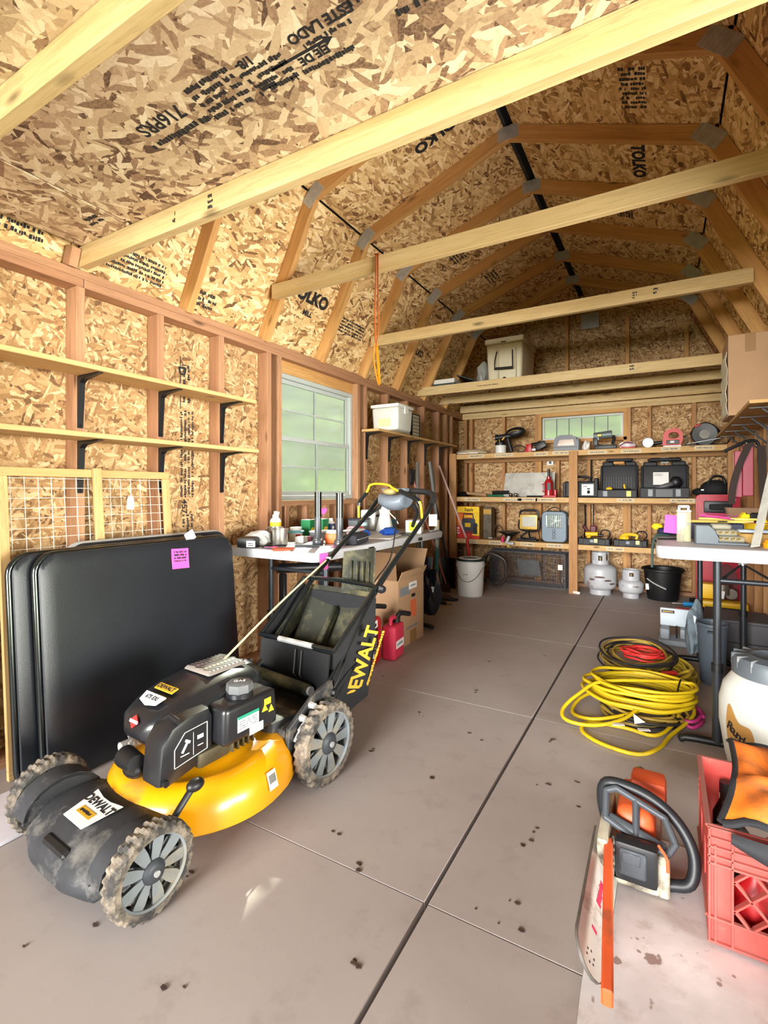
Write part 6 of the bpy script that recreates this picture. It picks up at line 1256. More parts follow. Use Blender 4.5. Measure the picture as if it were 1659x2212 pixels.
# tool belt on a hook of the right wall
LEA = mat('brown_leather_belt', (44, 29, 23), .8, 0, .2, 12)
TAN = mat('tan_suede', (142, 112, 86), .85, 0, .12)
MAR = mat('maroon_vinyl', (146, 30, 56), .45, 0, .12)
t = thing('tool_belt', 'brown leather tool belt with suede pouch hanging on the right wall', 'tool belt', (.46, 3.95, 1.40))
sub(t, 'strap', LEA, lambda g: (g.sheet(lambda u, v_: (-.005 - .095 * math.sin(PI * .5 * v_) + .04 * u, .03 * math.sin(3 * v_) - .03, .02 - .40 * v_), 3, 14, .006), g.sheet(lambda u, v_: (.055 + .045 * u + .02 * v_, -.02 + .01 * math.sin(4 * v_), .0 - .50 * v_), 3, 12, .006))); sub(t, 'hanger', BLACK_PL, lambda g: g.tube(sm([(-.12, -.03, -.03), (-.06, -.03, .0), (0, -.02, .03), (.05, -.01, .03), (.07, 0, -.01)], 5), .011, 8)); sub(t, 'pouch', TAN, lambda g: g.loft([[(x * s_, y * s_ - .05, z) for x, y in rrect(-.115, .115, -.04, .04, .035)] for z, s_ in ((-.525, .85), (-.48, .98), (-.42, 1.0), (-.40, 1.06))])); sub(t, 'rivet', CHROME, lambda g: [g.sph((x, -.03, z), .007, 8, 5) for x, z in ((.0, .018), (.05, -.0))])
t = thing('red_sheath', 'maroon strap sheath pair hanging on the hook behind the tool belt', 'sheath', (.455, 3.99, 1.40)); sub(t, 'front_strap', MAR, lambda g: g.box((.02, .0, -.16), (.06, .012, .33), .004)); sub(t, 'rear_strap', MAR, lambda g: g.box((-.03, .02, -.18), (.045, .012, .31), .004)); sub(t, 'pale_edge', TAN, lambda g: g.box((-.056, .02, -.19), (.008, .012, .31), .002))
t = thing('spirit_level', 'dark level with a clear end hanging on the right wall', 'level', (.585, 3.52, 1.25)); sub(t, 'bar', DARK_GREY, lambda g: g.box((0, 0, 0), (.02, .05, .46), .004)); sub(t, 'vial', CLEARF, lambda g: g.box((-.012, 0, .03), (.012, .035, .03), .004))
# tall red creeper
CRE = mat('creeper_red', (176, 28, 50), .45, 0, .1, 4)
t = thing('creeper', 'tall maroon red mechanic creeper board standing behind the right table', 'creeper', (.41, 5.30, .0)); 
def _creep(g):
    o = rrect(-.165, .165, .02, 1.075, .03)
    g.prism(o, .045, Matrix(((1, 0, 0, 0), (0, 0, 1, -.02), (0, 1, 0, 0), (0, 0, 0, 1))), .008, 2)
sub(t, 'board', CRE, _creep); sub(t, 'grip_slot', BLACK_PL, lambda g: (g.box((-.0, -.026, .965), (.21, .014, .105), .012, 2), )); sub(t, 'slot_opening', INK, lambda g: g.box((.01, -.034, .965), (.15, .006, .05), .008)); sub(t, 'rivet', STEEL, lambda g: [g.sph((x, -.022, 1.03), .008, 8, 5) for x in (-.14, -.1, .13)])
sub(t, 'arched_pad', mat('dark_maroon', (96, 20, 22), .6, 0, .1), lambda g: g.prism([(-.0, .02)] + [(.06 + .085 * math.cos(a), .3 + .16 * math.sin(a)) for a in [PI - PI * i / 10 for i in range(11)]] + [(.145, .02)], .02, Matrix(((1, 0, 0, 0), (0, 0, 1, -.042), (0, 1, 0, 0), (0, 0, 0, 1)))))
ZR = .876
fold_table('white adjustable folding table on the right, heaped with small tools', -.035, .585, 2.40, 4.06, ZR, (2.53, 3.72), (.195, .42), (.055, .56), .054, group=None)
# ---- on the right table ----
t = thing('bit_tube', 'clear plastic tube of drill bits with a hanger top', 'tube', (.075, 2.62, ZR)); PVC = mat('clear_pvc', (186, 182, 158), .2, 0, .08, 20, alpha=.42); sub(t, 'tube_shell', PVC, lambda g: g.box((0, 0, .07), (.058, .05, .14), .008, 2)); sub(t, 'hanger', WHITE_PL, lambda g: (g.box((-.018, 0, .15), (.01, .006, .03), .001), g.box((.018, 0, .15), (.01, .006, .03), .001), g.box((0, 0, .162), (.04, .006, .012), .002), g.box((0, 0, .142), (.058, .05, .006), .001))); sub(t, 'bit_holder', mat('cream_foam', (206, 196, 140), .6), lambda g: g.cyl((.012, 0, .006), (.012, 0, .075), .013)); sub(t, 'paper_strip', mat('lime_strip', (214, 224, 140), .7), lambda g: g.box((-.004, -.015, .085), (.012, .002, .10)))
note('pink note standing upright beside the clear tube of drill bits', face((.035, 2.70, ZR + .075), (1, .2, -.1), (.12, 0, 1)), .075, .085)
t = thing('bit_case', 'grey drill bit case opened in steps on the right table', 'case', (.20, 2.60, ZR), .03); CG2 = mat('case_slate', (84, 94, 102), .5, 0, .08)
sub(t, 'shell', CG2, lambda g: (g.prism([(-.085, 0), (.0, 0), (.005, .03), (-.018, .06), (-.03, .085), (-.085, .085)], .10, Matrix(((1, 0, 0, 0), (0, 0, 1, -.05), (0, 1, 0, 0), (0, 0, 0, 1)), ), .004), g.box((.045, 0, .006), (.13, .10, .012), .003))); sub(t, 'clear_step', PVC, lambda g: (g.box((.04, 0, .025), (.11, .095, .026), .006), g.box((.03, 0, .052), (.08, .095, .024), .006), g.box((.012, 0, .078), (.07, .095, .022), .006))); sub(t, 'brass_bit', mat('brass', (200, 160, 70), .3, .9, .05), lambda g: [g.cyl((x, -.046, z), (x + .013, -.05, z + .004), .0035, n=6) for z in (.026, .052) for x in (.0, .022, .044, .064)])
OLV = mat('rule_yellow', (226, 206, 100), .6, 0, .1)
t = thing('folding_rule', 'long yellow folding rule lying across the bits and pink notes', 'ruler', (.22, 2.86, ZR + .085), .25); sub(t, 'rule_stick', OLV, lambda g: (g.box((-.0, 0, 0), (.30, .016, .012), .001), g.box((.06, .02, .012), (.26, .016, .010), .001, M=Matrix.Rotation(-.12, 4, 'Z')))); sub(t, 'rule_print', INK, lambda g: g.box((.02, -.0084, 0), (.04, .001, .006)), 0)
boxo('tool_heap_box', 'dark blue organiser box holding up the yellow rule', 'box', (.20, 2.90, ZR), (.24, .12, .078), mat('navy_plastic', (40, 48, 74), .5, 0, .2, 12), .1, .006)
note('crumpled pink note lying on the grey drill bit case', TR((.20, 2.66, ZR + .104), (.5, .1, .2)), .12, .07, curl=.03); note('long pink note under the tape measure', TR((.36, 2.90, ZR + .075), (.25, 0, -.1)), .16, .05, curl=.015); note('thin pink slip on top of the yellow rule', TR((.24, 2.94, ZR + .112), (.3, .08, -.2)), .15, .03, curl=.01)
t = boxo('blade_pack', 'pale blue blade pack near the tape measure', 'pack', (.36, 2.80, ZR), (.14, .08, .055), mat('ice_blue', (186, 206, 226), .4), .1, .006); boxo('brown_box', 'worn ochre box lying behind the clear drill bit steps', 'box', (.40, 2.70, ZR), (.24, .09, .045), mat('ochre_card', (176, 140, 74), .7, 0, .2), .05, .004)
TY = mat('tape_yellow', (250, 216, 20), .4, 0, .05)
t = thing('tape_measure', 'yellow and black tape measure standing on the right table', 'tape measure', (.385, 3.06, ZR), .2); sub(t, 'case', TY, lambda g: g.prism([(-.06, 0), (.06, 0), (.06, .07), (.04, .11), (.015, .125), (-.015, .105), (-.04, .125), (-.06, .10)], .05, Matrix(((1, 0, 0, 0), (0, 0, 1, -.025), (0, 1, 0, 0), (0, 0, 0, 1))), .006)); sub(t, 'grip', BLACK_PL, lambda g: (g.box((0, -.028, .10), (.045, .01, .05), .008), g.box((.02, -.027, .045), (.03, .006, .03), .003), g.box((0, 0, .006), (.13, .055, .014), .004)))
boxo('yellow_tool', 'second yellow and black tool behind the white straightedge', 'tool', (.47, 2.95, ZR), (.09, .10, .07), TY, .1, .012)
t = thing('straightedge', 'long whitish metal straightedge leaning from the table towards the right shelf', 'straightedge', (0, 0, 0)); lum('bar', (.318, 2.475, ZR + .006), (.522, 3.06, 1.545), .034, .006, (-.6, -.75, .3), mat('worn_aluminium', (206, 210, 204), .45, .3, .12, 20, 0, 60, (150, 150, 140), .3), t)
t = can('orange_cap', 'orange plastic cap at the right edge of the table front', 'cap', (.385, 2.52, ZR), [(.035, 0), (.036, .02), (.03, .026), (.03, .034)], mat('cap_amber', (244, 160, 20), .4))
t = thing('screwdriver', 'dark blue screwdriver with a yellow end pointing to the table corner', 'screwdriver', (.0, 2.93, ZR + .022), .3); sub(t, 'grip', mat('navy_grip', (38, 42, 70), .45), lambda g: g.cyl((-.03, 0, 0), (.06, 0, 0), .021, .018)); sub(t, 'yellow_end', YELLOW, lambda g: g.box((-.03, .02, .025), (.05, .04, .03), .01)); sub(t, 'shank', STEEL, lambda g: g.cyl((.06, 0, 0), (.16, 0, 0), .004))
g = G(); g.tube(sm([(.02, 2.88, ZR + .006), (-.035, 2.84, ZR + .008), (-.052, 2.82, ZR - .04), (-.056, 2.80, ZR - .15)], 5), .006, 6); tag(g.go('green_cord', mat('dark_green', (44, 70, 66), .7), None, 50), 'dark green cord hanging over the left edge of the right table', 'cord')
t = thing('small_wrench', 'dark slim wrench lying at the left edge of the right table', 'wrench', (.02, 2.70, ZR), .4); sub(t, 'shaft', BLACK_METAL, lambda g: (g.box((0, 0, .005), (.11, .012, .007), .002), g.cyl((.06, 0, .001), (.06, 0, .010), .014)))
# ---- under the right table ----
CHG = mat('chest_grey', (92, 92, 96), .7, 0, .12, 5, .1, 40)
t = thing('storage_chest', 'long grey weathered wooden chest under the right table', 'chest', (.395, 4.02, 0))
for z in (.07, .195): sub(t, 'plank', CHG, lambda g: g.box((0, -.16, z), (.40, .018, .122), .003))
for z in (.07, .195): sub(t, 'plank', CHG, lambda g: g.box((-.192, 0, z), (.018, .30, .122), .003))
sub(t, 'lid', CHG, lambda g: g.box((0, 0, .266), (.412, .345, .018), .003))
TG = mat('tray_pale_blue', (186, 198, 206), .5, 0, .06)
t = thing('saw_stand', 'pale grey tool base with an upright label panel on the floor', 'tool base', (.075, 4.17, 0)); sub(t, 'back_panel', TG, lambda g: g.box((0, .06, .17), (.21, .02, .13), .004)); sub(t, 'base', mat('tray_grey', (146, 154, 162), .5, 0, .1), lambda g: (g.box((0, -.02, .02), (.23, .20, .04), .008), g.box((-.075, -.02, .07), (.06, .12, .08), .008), g.box((.06, .02, .065), (.08, .09, .08), .014, 2))); sub(t, 'black_label', BLACK_PL, lambda g: g.box((-.055, .0492, .21), (.085, .002, .022)), 0); marks(face((-.055, .0478, .21), (1, 0, 0), (0, 0, 1)), .07, .012, 1, GOLD, t, 'label_lettering', 4, 1); sub(t, 'lever', BLACK_METAL, lambda g: g.cyl((.0, -.03, .04), (.0, -.03, .13), .005))
crumple('crumpled clear grey plastic wrap hanging by the rear table leg', 'plastic wrap', (.165, 3.60, .10), (.10, .16, .36), mat('grey_film', (104, 118, 126), .2, 0, .3, 14, .5, 30), 61, 'plastic_wrap')
t = thing('grey_bin', 'slim dark grey bin standing under the right table beside the plastic wrap', 'bin', (.24, 3.40, 0)); sub(t, 'bin_body', mat('bin_slate', (74, 84, 94), .45, 0, .08), lambda g: g.lathe([(0, 0), (.055, 0), (.06, .01), (.078, .33), (.083, .335), (.083, .35), (.074, .35), (.055, .02), (0, .02)], 24)); sub(t, 'rim_slot', BLACK_PL, lambda g: g.box((.0, -.079, .31), (.06, .01, .014), .003), 0)
t = thing('power_tool_case', 'bright yellow portable tool with a long slotted handle on the floor', 'power tool', (.43, 5.05, 0)); sub(t, 'lower_body', YELLOW, lambda g: (g.box((0, 0, .045), (.34, .16, .05), .018, 2), g.box((0, 0, .15), (.34, .16, .05), .02, 2), g.box((.15, 0, .10), (.04, .16, .10), .01), g.box((-.15, 0, .10), (.04, .16, .10), .01))); sub(t, 'dark_slot', BLACK_PL, lambda g: g.box((0, .02, .095), (.28, .10, .06), .006)); sub(t, 'upper_body', YELLOW, lambda g: g.box((-.11, .03, .25), (.15, .14, .13), .02, 2)); sub(t, 'motor', mat('motor_grey', (120, 112, 100), .4, .5, .15), lambda g: (g.cyl((.0, .03, .22), (.0, .03, .31), .05), g.cyl((.06, .03, .23), (.06, .12, .23), .045))); sub(t, 'red_latch', RED, lambda g: g.box((-.17, -.05, .22), (.03, .05, .06), .006)); sub(t, 'paper_tag', PAPER, lambda g: g.box((-.02, -.06, .235), (.05, .002, .065), M=Matrix.Rotation(.15, 4, 'Y')), 0)
t = thing('hand_tool', 'blue handled tool on the floor by the black tub', 'hand tool', (.20, 5.47, .02), .1); sub(t, 'grip', mat('cyan_grip', (40, 150, 220), .45), lambda g: g.cyl((-.05, 0, .015), (.06, 0, .015), .022, .018)); sub(t, 'shaft', STEEL, lambda g: g.cyl((-.14, 0, .012), (-.05, 0, .015), .006))
t = thing('red_pry_handle', 'red bar lying on the floor in front of the blue handled tool', 'bar', (.17, 5.30, .0), -.04); sub(t, 'bar', RED, lambda g: g.tube([(-.08, 0, .014), (.08, 0, .014)], .013, 8))
t = thing('tool_roll', 'black tools heaped on the floor between tub and creeper', 'tools', (.29, 5.74, 0), .1)
for i in range(4): sub(t, 'black_bar', BLACK_METAL if i % 2 else BLACK_PL, lambda g: g.box((.0, -.06 + .04 * i, .016 + .004 * i), (.16, .026, .024), .006, M=Matrix.Rotation(.15 * i, 4, 'Z')))

# =====================================================================
# RIGHT FOREGROUND: cords, sprayer, crate, chainsaw, drop cloth
# =====================================================================
CY = mat('cord_yellow', (206, 176, 22), .5, 0, .1, 5, 0, 60, (150, 128, 40), .15)
CD = mat('cord_olive', (150, 124, 48), .6, 0, .3, 9); CB = mat('cord_black', (30, 28, 28), .6, 0, .15); CRD = mat('cord_red', (214, 52, 48), .5, 0, .1); CM = mat('cord_magenta', (170, 44, 110), .5, 0, .1)
def coil(name, label, cat, c, rx, ry, turns, z0, z1, r, m, seed, wob=.12, tilt=0, tail=None, head=None, group=None, start=0):
    q = random.Random(seed); pts = []; n = int(turns * 12); ox = oy = 0; sx = sy = 1
    for i in range(n + 1):
        if i % 12 == 0: ox, oy, sx, sy = q.uniform(-.03, .03), q.uniform(-.03, .03), q.uniform(1 - wob, 1 + wob), q.uniform(1 - wob, 1 + wob)
        a = start + 2 * PI * i / 12; k_ = i / n
        x = rx * sx * math.cos(a) + ox; y = ry * sy * math.sin(a) + oy
        z = z0 + (z1 - z0) * k_ + q.uniform(0, .012) + tilt * (y / ry) * .5
        pts.append((c[0] + x, c[1] + y, max(r + .001, z)))
    if head: pts = head + pts
    if tail: pts = pts + tail
    g = G(); g.tube(sm(pts, 4), r, 7); return tag(g.go(name, m, None, 60), label, cat, group)
coil('extension_cord', 'bright yellow extension cord coiled in a loose heap on the floor', 'cord', (-.115, 2.78), .225, .16, 13, .055, .15, .0088, CY, 3, .14, start=.5,
     head=[(.10, 2.88, .08), (.12, 2.74, .05), (.02, 2.52, .02), (-.02, 2.40, .012), (-.10, 2.30, .01), (-.24, 2.32, .01), (-.33, 2.40, .011), (-.31, 2.50, .012), (-.16, 2.52, .014), (-.04, 2.50, .016), (.03, 2.62, .03), (.06, 2.76, .06), (-.02, 2.86, .07), (-.2, 2.84, .075), (-.36, 2.72, .05), (-.40, 2.58, .012), (-.30, 2.50, .03), (-.16, 2.58, .05), (-.06, 2.70, .06), (.06, 2.80, .07)],
     tail=[(-.26, 2.70, .15), (-.37, 2.60, .10), (-.43, 2.50, .05), (-.40, 2.43, .03), (-.28, 2.44, .03), (-.16, 2.54, .05), (-.08, 2.66, .10)])
coil('extension_cord', 'black and olive cord heap under the yellow extension cord', 'cord', (-.10, 2.70), .15, .13, 9, .01, .05, .0075, CD, 8, .12); coil('extension_cord', 'dark thin cord tangled at the bottom of the heap', 'cord', (-.09, 2.70), .155, .125, 6, .008, .045, .0065, CB, 9, .1)
coil('extension_cord', 'olive yellow coiled cord lying behind the bright yellow one', 'cord', (.01, 3.28), .125, .19, 10, .01, .10, .008, mat('cord_dull_yellow', (206, 176, 54), .55, 0, .2, 7), 11, .12); coil('extension_cord', 'black and tan coil on top of the rear cord heap', 'cord', (-.13, 3.30), .17, .17, 8, .06, .15, .0065, CD, 13, .14, .04); coil('extension_cord', 'thin black coil around the top of the rear cord heap', 'cord', (-.14, 3.30), .19, .19, 5, .07, .165, .0055, CB, 14, .12, .05)
coil('jumper_cable', 'red jumper cable bundle in the middle of the rear cord heap', 'cable', (-.13, 3.33), .10, .09, 6, .11, .15, .007, CRD, 15, .2); coil('extension_cord', 'magenta cord loop at the right of the yellow heap', 'cord', (.115, 2.76), .05, .12, 2.4, .012, .05, .0085, CM, 16, .1)
t = thing('cord_plug', 'red plug end lying on the yellow cord heap', 'plug', (.02, 3.10, .10), .6); sub(t, 'plug_body', CRD, lambda g: g.box((0, 0, .012), (.09, .03, .02), .006)); 
t = thing('cord_end_tag', 'white paper tag on the cords at the front of the heap', 'tag', (-.12, 2.51, .02), .4); sub(t, 'paper', PAPER, lambda g: (g.prism([(0, 0), (.05, .01), (.01, .05)], .002, TR((0, 0, .025), (.6, 0, 0))), g.box((-.07, -.0, .02), (.05, .02, .003)), g.box((.03, -.03, .015), (.05, .02, .003))), 0)
g = G(); g.tube([(.07, 2.85, .17), (.065, 2.80, .178), (.055, 2.74, .16), (.05, 2.72, .12)], .004, 6); tag(g.go('cord_tie', BLACK_PL, None, 50), 'black tie around the yellow extension cord', 'tie')
# sprayer tank
t = thing('backpack_sprayer', 'cream sprayer tank with a big grey screw lid and tan label', 'sprayer', (.348, 2.28, 0))
sub(t, 'tank', mat('tank_cream', (206, 208, 202), .45, 0, .03), lambda g: g.lathe([(0, .0), (.11, .0), (.125, .02), (.15, .12), (.168, .24), (.168, .32), (.155, .38), (.128, .42), (.118, .43), (0, .43)], 40, sx=1, sy=.9)); sub(t, 'lid', mat('lid_grey', (92, 100, 108), .45, .05, .2, 9, 0, 60, (150, 152, 150), .3), lambda g: g.lathe([(.122, .425), (.128, .43), (.128, .475), (.118, .492), (.07, .50), (.06, .492), (0, .49)], 40)); sub(t, 'lid_rib', mat('lid_grey', (92, 100, 108), .45), lambda g: [g.box((.098 * math.cos(a), .098 * math.sin(a), .475), (.062, .008, .045), .003, M=Matrix.Rotation(a, 4, 'Z')) for a in [2 * PI * i / 14 for i in range(14)]])
LB = mat('label_tan', (178, 132, 66), .55, 0, .1)
def tankpt(a, z, off_=.0012):
    R = .150 + (z - .12) / .12 * .018 if z < .24 else .168
    return ((R + off_) * math.cos(a), (R + off_) * .9 * math.sin(a), z)
def _lab(g):
    P = [(-.33, -.09), (-.30, .06), (-.2, .095), (.0, .04), (.24, .03), (.32, -.02), (.30, -.10), (.22, -.13), (.0, -.10), (-.2, -.115)]
    A0 = -2.34; B = sm([(x, y, 0) for x, y in P], 4, True); R_ = [[g._v(tankpt(A0 + p[0] * f, .235 + p[1] * .95 * f, .0022)) for p in B] for f in (.12, .4, .7, 1)]
    g.bm.faces.new(R_[0])
    for a, b in zip(R_, R_[1:]): g.bridge(a, b)
sub(t, 'tan_label', LB, _lab, 60)
def tang(a, z, off_=.003):
    p = Vector(tankpt(a, z, off_)); n_ = Vector((math.cos(a), math.sin(a) / .9, 0)).normalized(); u_ = Vector((-n_.y, n_.x, 0)); M = Matrix((u_, Vector((0, 0, 1)), n_)).transposed().to_4x4(); M.translation = p; return M
for i, ch in enumerate('Roundup'): text(ch, .042, INK, tang(-2.34 - .19 + .065 * i, .247 - .008 * i, .0035) @ Matrix.Rotation(-.3, 4, 'Z'), t, bold=.001)
sub(t, 'label_swoosh', INK, lambda g: g.tube([tankpt(-2.34 - .15 + .035 * i, .20 - .012 * math.sin(i * .5), .0035) for i in range(8)], [.001, .003, .005, .006, .006, .005, .003, .001], 4), 0)
sub(t, 'shoulder_strap', mat('strap_brown', (78, 68, 60), .8), lambda g: g.tube(sm([tankpt(-2.62, .10, .004), tankpt(-2.42, .05, .005), tankpt(-2.2, .03, .005)], 4), .012, 6, flat=.3))
# milk crate
k = N('crate_red'); v_ = k.coord('Object'); n1 = k.noise(v_, 8, 5); n2 = k.noise(v_, 22, 4, .65)
b_ = k.ramp(n1, [(.3, lin(198, 70, 64)), (.7, lin(216, 88, 80))]); b_ = k.mix(k.ramp(n2, [(.58, (0, 0, 0)), (.74, (.55, .55, .55))]), b_, lin(150, 118, 106))
ge = k.n('NewGeometry'); sx_ = k.n('SeparateXYZ'); k.l(ge.outputs['True Normal'], sx_.inputs[0])
b_ = k.mix(k.math('MULTIPLY', k.ramp(sx_.outputs[2], [(.55, (0, 0, 0)), (.8, (.85, .85, .85))]), k.math('ADD', n2, .25)), b_, lin(138, 124, 114))      # grit settled on the ledges
k.l(b_, k.b.inputs['Base Color']); k.b.inputs['Roughness'].default_value = .6; CRT = k.m
X0, X1, Y0, Y1, HC = .092, .455, 1.432, 1.79, .283
t = thing('milk_crate', 'faded red plastic milk crate with lattice side holding bottles and a jacket', 'crate', ((X0 + X1) / 2, (Y0 + Y1) / 2, .0145))
cw, cd = (X1 - X0) / 2, (Y1 - Y0) / 2
def _crate(g):
    th = .006
    for sy in (-1, 1):
        y = sy * (cd - th / 2)
        g.box((0, y, .03), (2 * cw, th, .06)); g.box((0, y, HC - .045), (2 * cw, th, .09))
        for sx in (-1, 1): g.box((sx * (cw - .025), y - sy * .0006, HC / 2 - .0015), (.0499, th, HC - .0045))
        yo_ = sy * cd
        for zz in (HC - .004, HC - .028, HC - .05, HC - .072, HC - .09, .062, .004): g.box((0, yo_ + sy * .003, zz), (2 * cw + .004, .012, .005), .001)
        for xx in (-cw + .002, -cw + .048, -.05, .05, cw - .048, cw - .002): g.box((xx, yo_ + sy * .003, HC - .047), (.005, .012, .09), .001)
        for xx in (-cw + .002, -cw + .014, -cw + .048, cw - .048, cw - .014, cw - .002): g.box((xx, yo_ + sy * .003, HC / 2 - .02), (.005, .010, HC - .05), .001)
    for sx in (-1, 1):
        x = sx * (cw - th / 2)
        g.box((x, 0, .035), (th, 2 * cd - .012, .07)); g.box((x, 0, HC - .05), (th, 2 * cd - .012, .10))
        for yy in (-cd + .046, 0, cd - .046): g.box((x - sx * .0006, yy, HC / 2), (th, .08, HC - .05))
        for zz in (HC - .004, .06): g.box((sx * cw, 0, zz), (.012, 2 * cd, .006), .001)
    g.box((0, 0, .006), (2 * cw - .012, 2 * cd - .012, .006))
sub(t, 'crate_body', CRT, _crate, 30)
for sy in (-1,):
    zl, zh = .060, HC - .09; xl, xh = -cw + .05, cw - .05; yv = sy * (cd - .002)
    for k in range(14):
        for sg in (1, -1):
            c0 = -.36 + .066 * k                      # x - sg*.75*z = c0
            pts = []
            for z in (zl, zh):
                x = c0 + sg * .95 * (z - (zl + zh) / 2); pts.append((x, z))
            (xa, za), (xb, zb) = pts
            if xa > xb: xa, za, xb, zb = xb, zb, xa, za
            if xb < xl or xa > xh: continue
            if xa < xl: f_ = (xl - xa) / (xb - xa); za = za + (zb - za) * f_; xa = xl
            if xb > xh: f_ = (xh - xa) / (xb - xa); zb = za + (zb - za) * f_; xb = xh
            if abs(xb - xa) < .01: continue
            lum('lattice_bar', (xa, yv, za), (xb, yv, zb), .016, .0048, (0, 0, 1), CRT, t, .0006)
def crbottle(label, x, y, r, h, m, lid):
    t_ = can('bottle', label, 'bottle', (x, y, .025), [(r * .95, 0), (r, .006), (r, h * .62), (r * .45, h * .82), (r * .4, h)], m); sub(t_, 'cap', lid, lambda g: g.cyl((0, 0, h * .9), (0, 0, h + .012), r * .5)); return t_
crbottle('dark grey oil bottle at the left inside of the crate', .165, 1.66, .052, .20, DARK_GREY, BLACK_PL); crbottle('black bottle at the far left corner of the crate', .155, 1.745, .032, .22, BLACK_PL, BLACK_PL); crbottle('red bottle behind the crate lattice', .195, 1.52, .045, .15, RED, WHITE_PL); crbottle('dark bottle in the middle behind the crate lattice', .29, 1.50, .045, .13, mat('deep_plum', (52, 40, 56), .3), BLACK_PL); crbottle('white bottle deep inside the crate', .265, 1.66, .045, .19, WHITE_PL, WHITE_PL)
t = thing('chain_heap', 'oily chain links heaped at the bottom of the crate', 'chain', (.27, 1.58, .026)); sub(t, 'link_heap', mat('oily_steel', (90, 90, 96), .2, .9, .3, 30), lambda g: [g.sph((.11 * math.cos(i * 2.4) * (i / 26), .06 * math.sin(i * 2.4) * (i / 26) - .005, .012 + .004 * (i % 3)), .011, 6, 4) for i in range(26)], 40)
# jacket over the crate
JO = mat('jacket_orange', (250, 130, 30), .85, 0, .1, 6, .15, 60, (120, 78, 50), .55); JB = mat('jacket_black', (36, 37, 42), .8, 0, .15, 20, .2, 60)
prof = [(0, 1.405, .318), (.10, 1.43, .332), (.28, 1.49, .350), (.5, 1.585, .358), (.7, 1.68, .352), (.88, 1.775, .362), (1, 1.82, .345)]
def jk(u, v):
    for (a, y0, z0), (b, y1, z1) in zip(prof, prof[1:]):
        if v <= b + 1e-9:
            f_ = (v - a) / (b - a); y, z = y0 + (y1 - y0) * f_, z0 + (z1 - z0) * f_; break
    xl_ = .118 + .02 * math.sin(PI * v) + .055 * v; x = xl_ + (.47 - xl_) * u
    fold = .018 * math.sin(5.2 * u + 4 * v) + .022 * math.exp(-((v - .36 - .35 * u) / .07) ** 2) + .01 * math.sin(11 * u - 7 * v)
    return (x, y, z + fold * min(1, 6 * u + .25) - .05 * u * (1 - v) * .3 + .008)
t = thing('work_jacket', 'dirty orange and black work garment draped over the milk crate', 'jacket', (0, 0, 0))
sub(t, 'orange_cloth', JO, lambda g: g.sheet(jk, 26, 30, .006), 60)
sub(t, 'black_binding', JB, lambda g: (g.tube([Vector(jk(0, i / 20)) + Vector((-.004, 0, .0)) for i in range(21)], .008, 6, flat=.8), g.tube([Vector(jk(i / 16, 1)) + Vector((0, .004, .002)) for i in range(17)], .008, 6), g.tube([Vector(jk(i / 16, 0)) + Vector((0, -.003, -.002)) for i in range(17)], .009, 6)), 60)
sub(t, 'black_lining', JB, lambda g: g.sheet(lambda u, v: (.135 + .33 * u, 1.402 - .012 * math.sin(PI * v) - .004 * math.sin(9 * u), .305 + .0 * u - (.02 + .13 * u) * v), 12, 5, .006), 60)
# drop cloth
k = N('drop_cloth'); v_ = k.coord('Object'); n1 = k.noise(v_, 3.5, 5); n2 = k.noise(v_, 16, 4, .6); n3 = k.noise(v_, 24, 2)
b_ = k.ramp(n1, [(.35, lin(196, 188, 186)), (.65, lin(222, 217, 216))]); b_ = k.mix(k.ramp(n2, [(.56, (0, 0, 0)), (.72, (.5, .5, .5))]), b_, lin(160, 142, 130)); b_ = k.mix(k.ramp(n3, [(.665, (0, 0, 0)), (.70, (.8, .8, .8))]), b_, lin(128, 100, 88))
k.l(b_, k.b.inputs['Base Color']); k.b.inputs['Roughness'].default_value = .9; k.bump(n1, .25, .02)
def dc(u, v):
    x = -.125 + .75 * u + .02 * math.sin(7 * v) * (1 - u) - .05 * (1 - v); y = .35 + 1.42 * v - .05 * u + .02 * math.sin(8 * u)
    z = .004 + .0035 * (1 + math.sin(9 * x + 16 * y)) * .5 + .004 * math.exp(-(((x - .12 + .9 * (y - 1.3)) / .05) ** 2))
    return (x, y, z)
g = G(); g.sheet(dc, 30, 44, .002); o = g.go('drop_cloth', k.m, None, 60); tag(o, 'stained white drop cloth spread under the chainsaw and crate', 'cloth')
# chainsaw
SO = mat('saw_orange', (226, 96, 50), .5, 0, .1, 7, 0, 60, (150, 84, 60), .25); SC = mat('saw_cream', (196, 190, 168), .6, 0, .15, 16, 0, 60, (70, 58, 50), .55); SB = mat('saw_black', (34, 36, 40), .4, 0, .12); SG = mat('guard_grey_blue', (68, 74, 80), .45, 0, .12)
t = thing('chainsaw', 'old chainsaw with orange top, black wrap handle and orange bar cover', 'chainsaw', (-.045, 1.578, .012))
g = G()
BMx = Matrix(((0, -.52, .854, -.104), (-1, 0, 0, -.04), (0, .854, .52, .056), (0, 0, 0, 1)))
pts = [(0, -.058), (.33, -.052)] + [(.345 + .05 * math.cos(a), .052 * math.sin(a)) for a in [-PI / 2 + PI * i / 8 for i in range(9)]] + [(.33, .052), (0, .058)]
g.prism(pts, .006, BMx); g.go('guide_bar', mat('bar_grey', (206, 204, 196), .45, .3, .12, 12, 0, 60, (120, 96, 76), .25), t, 30)
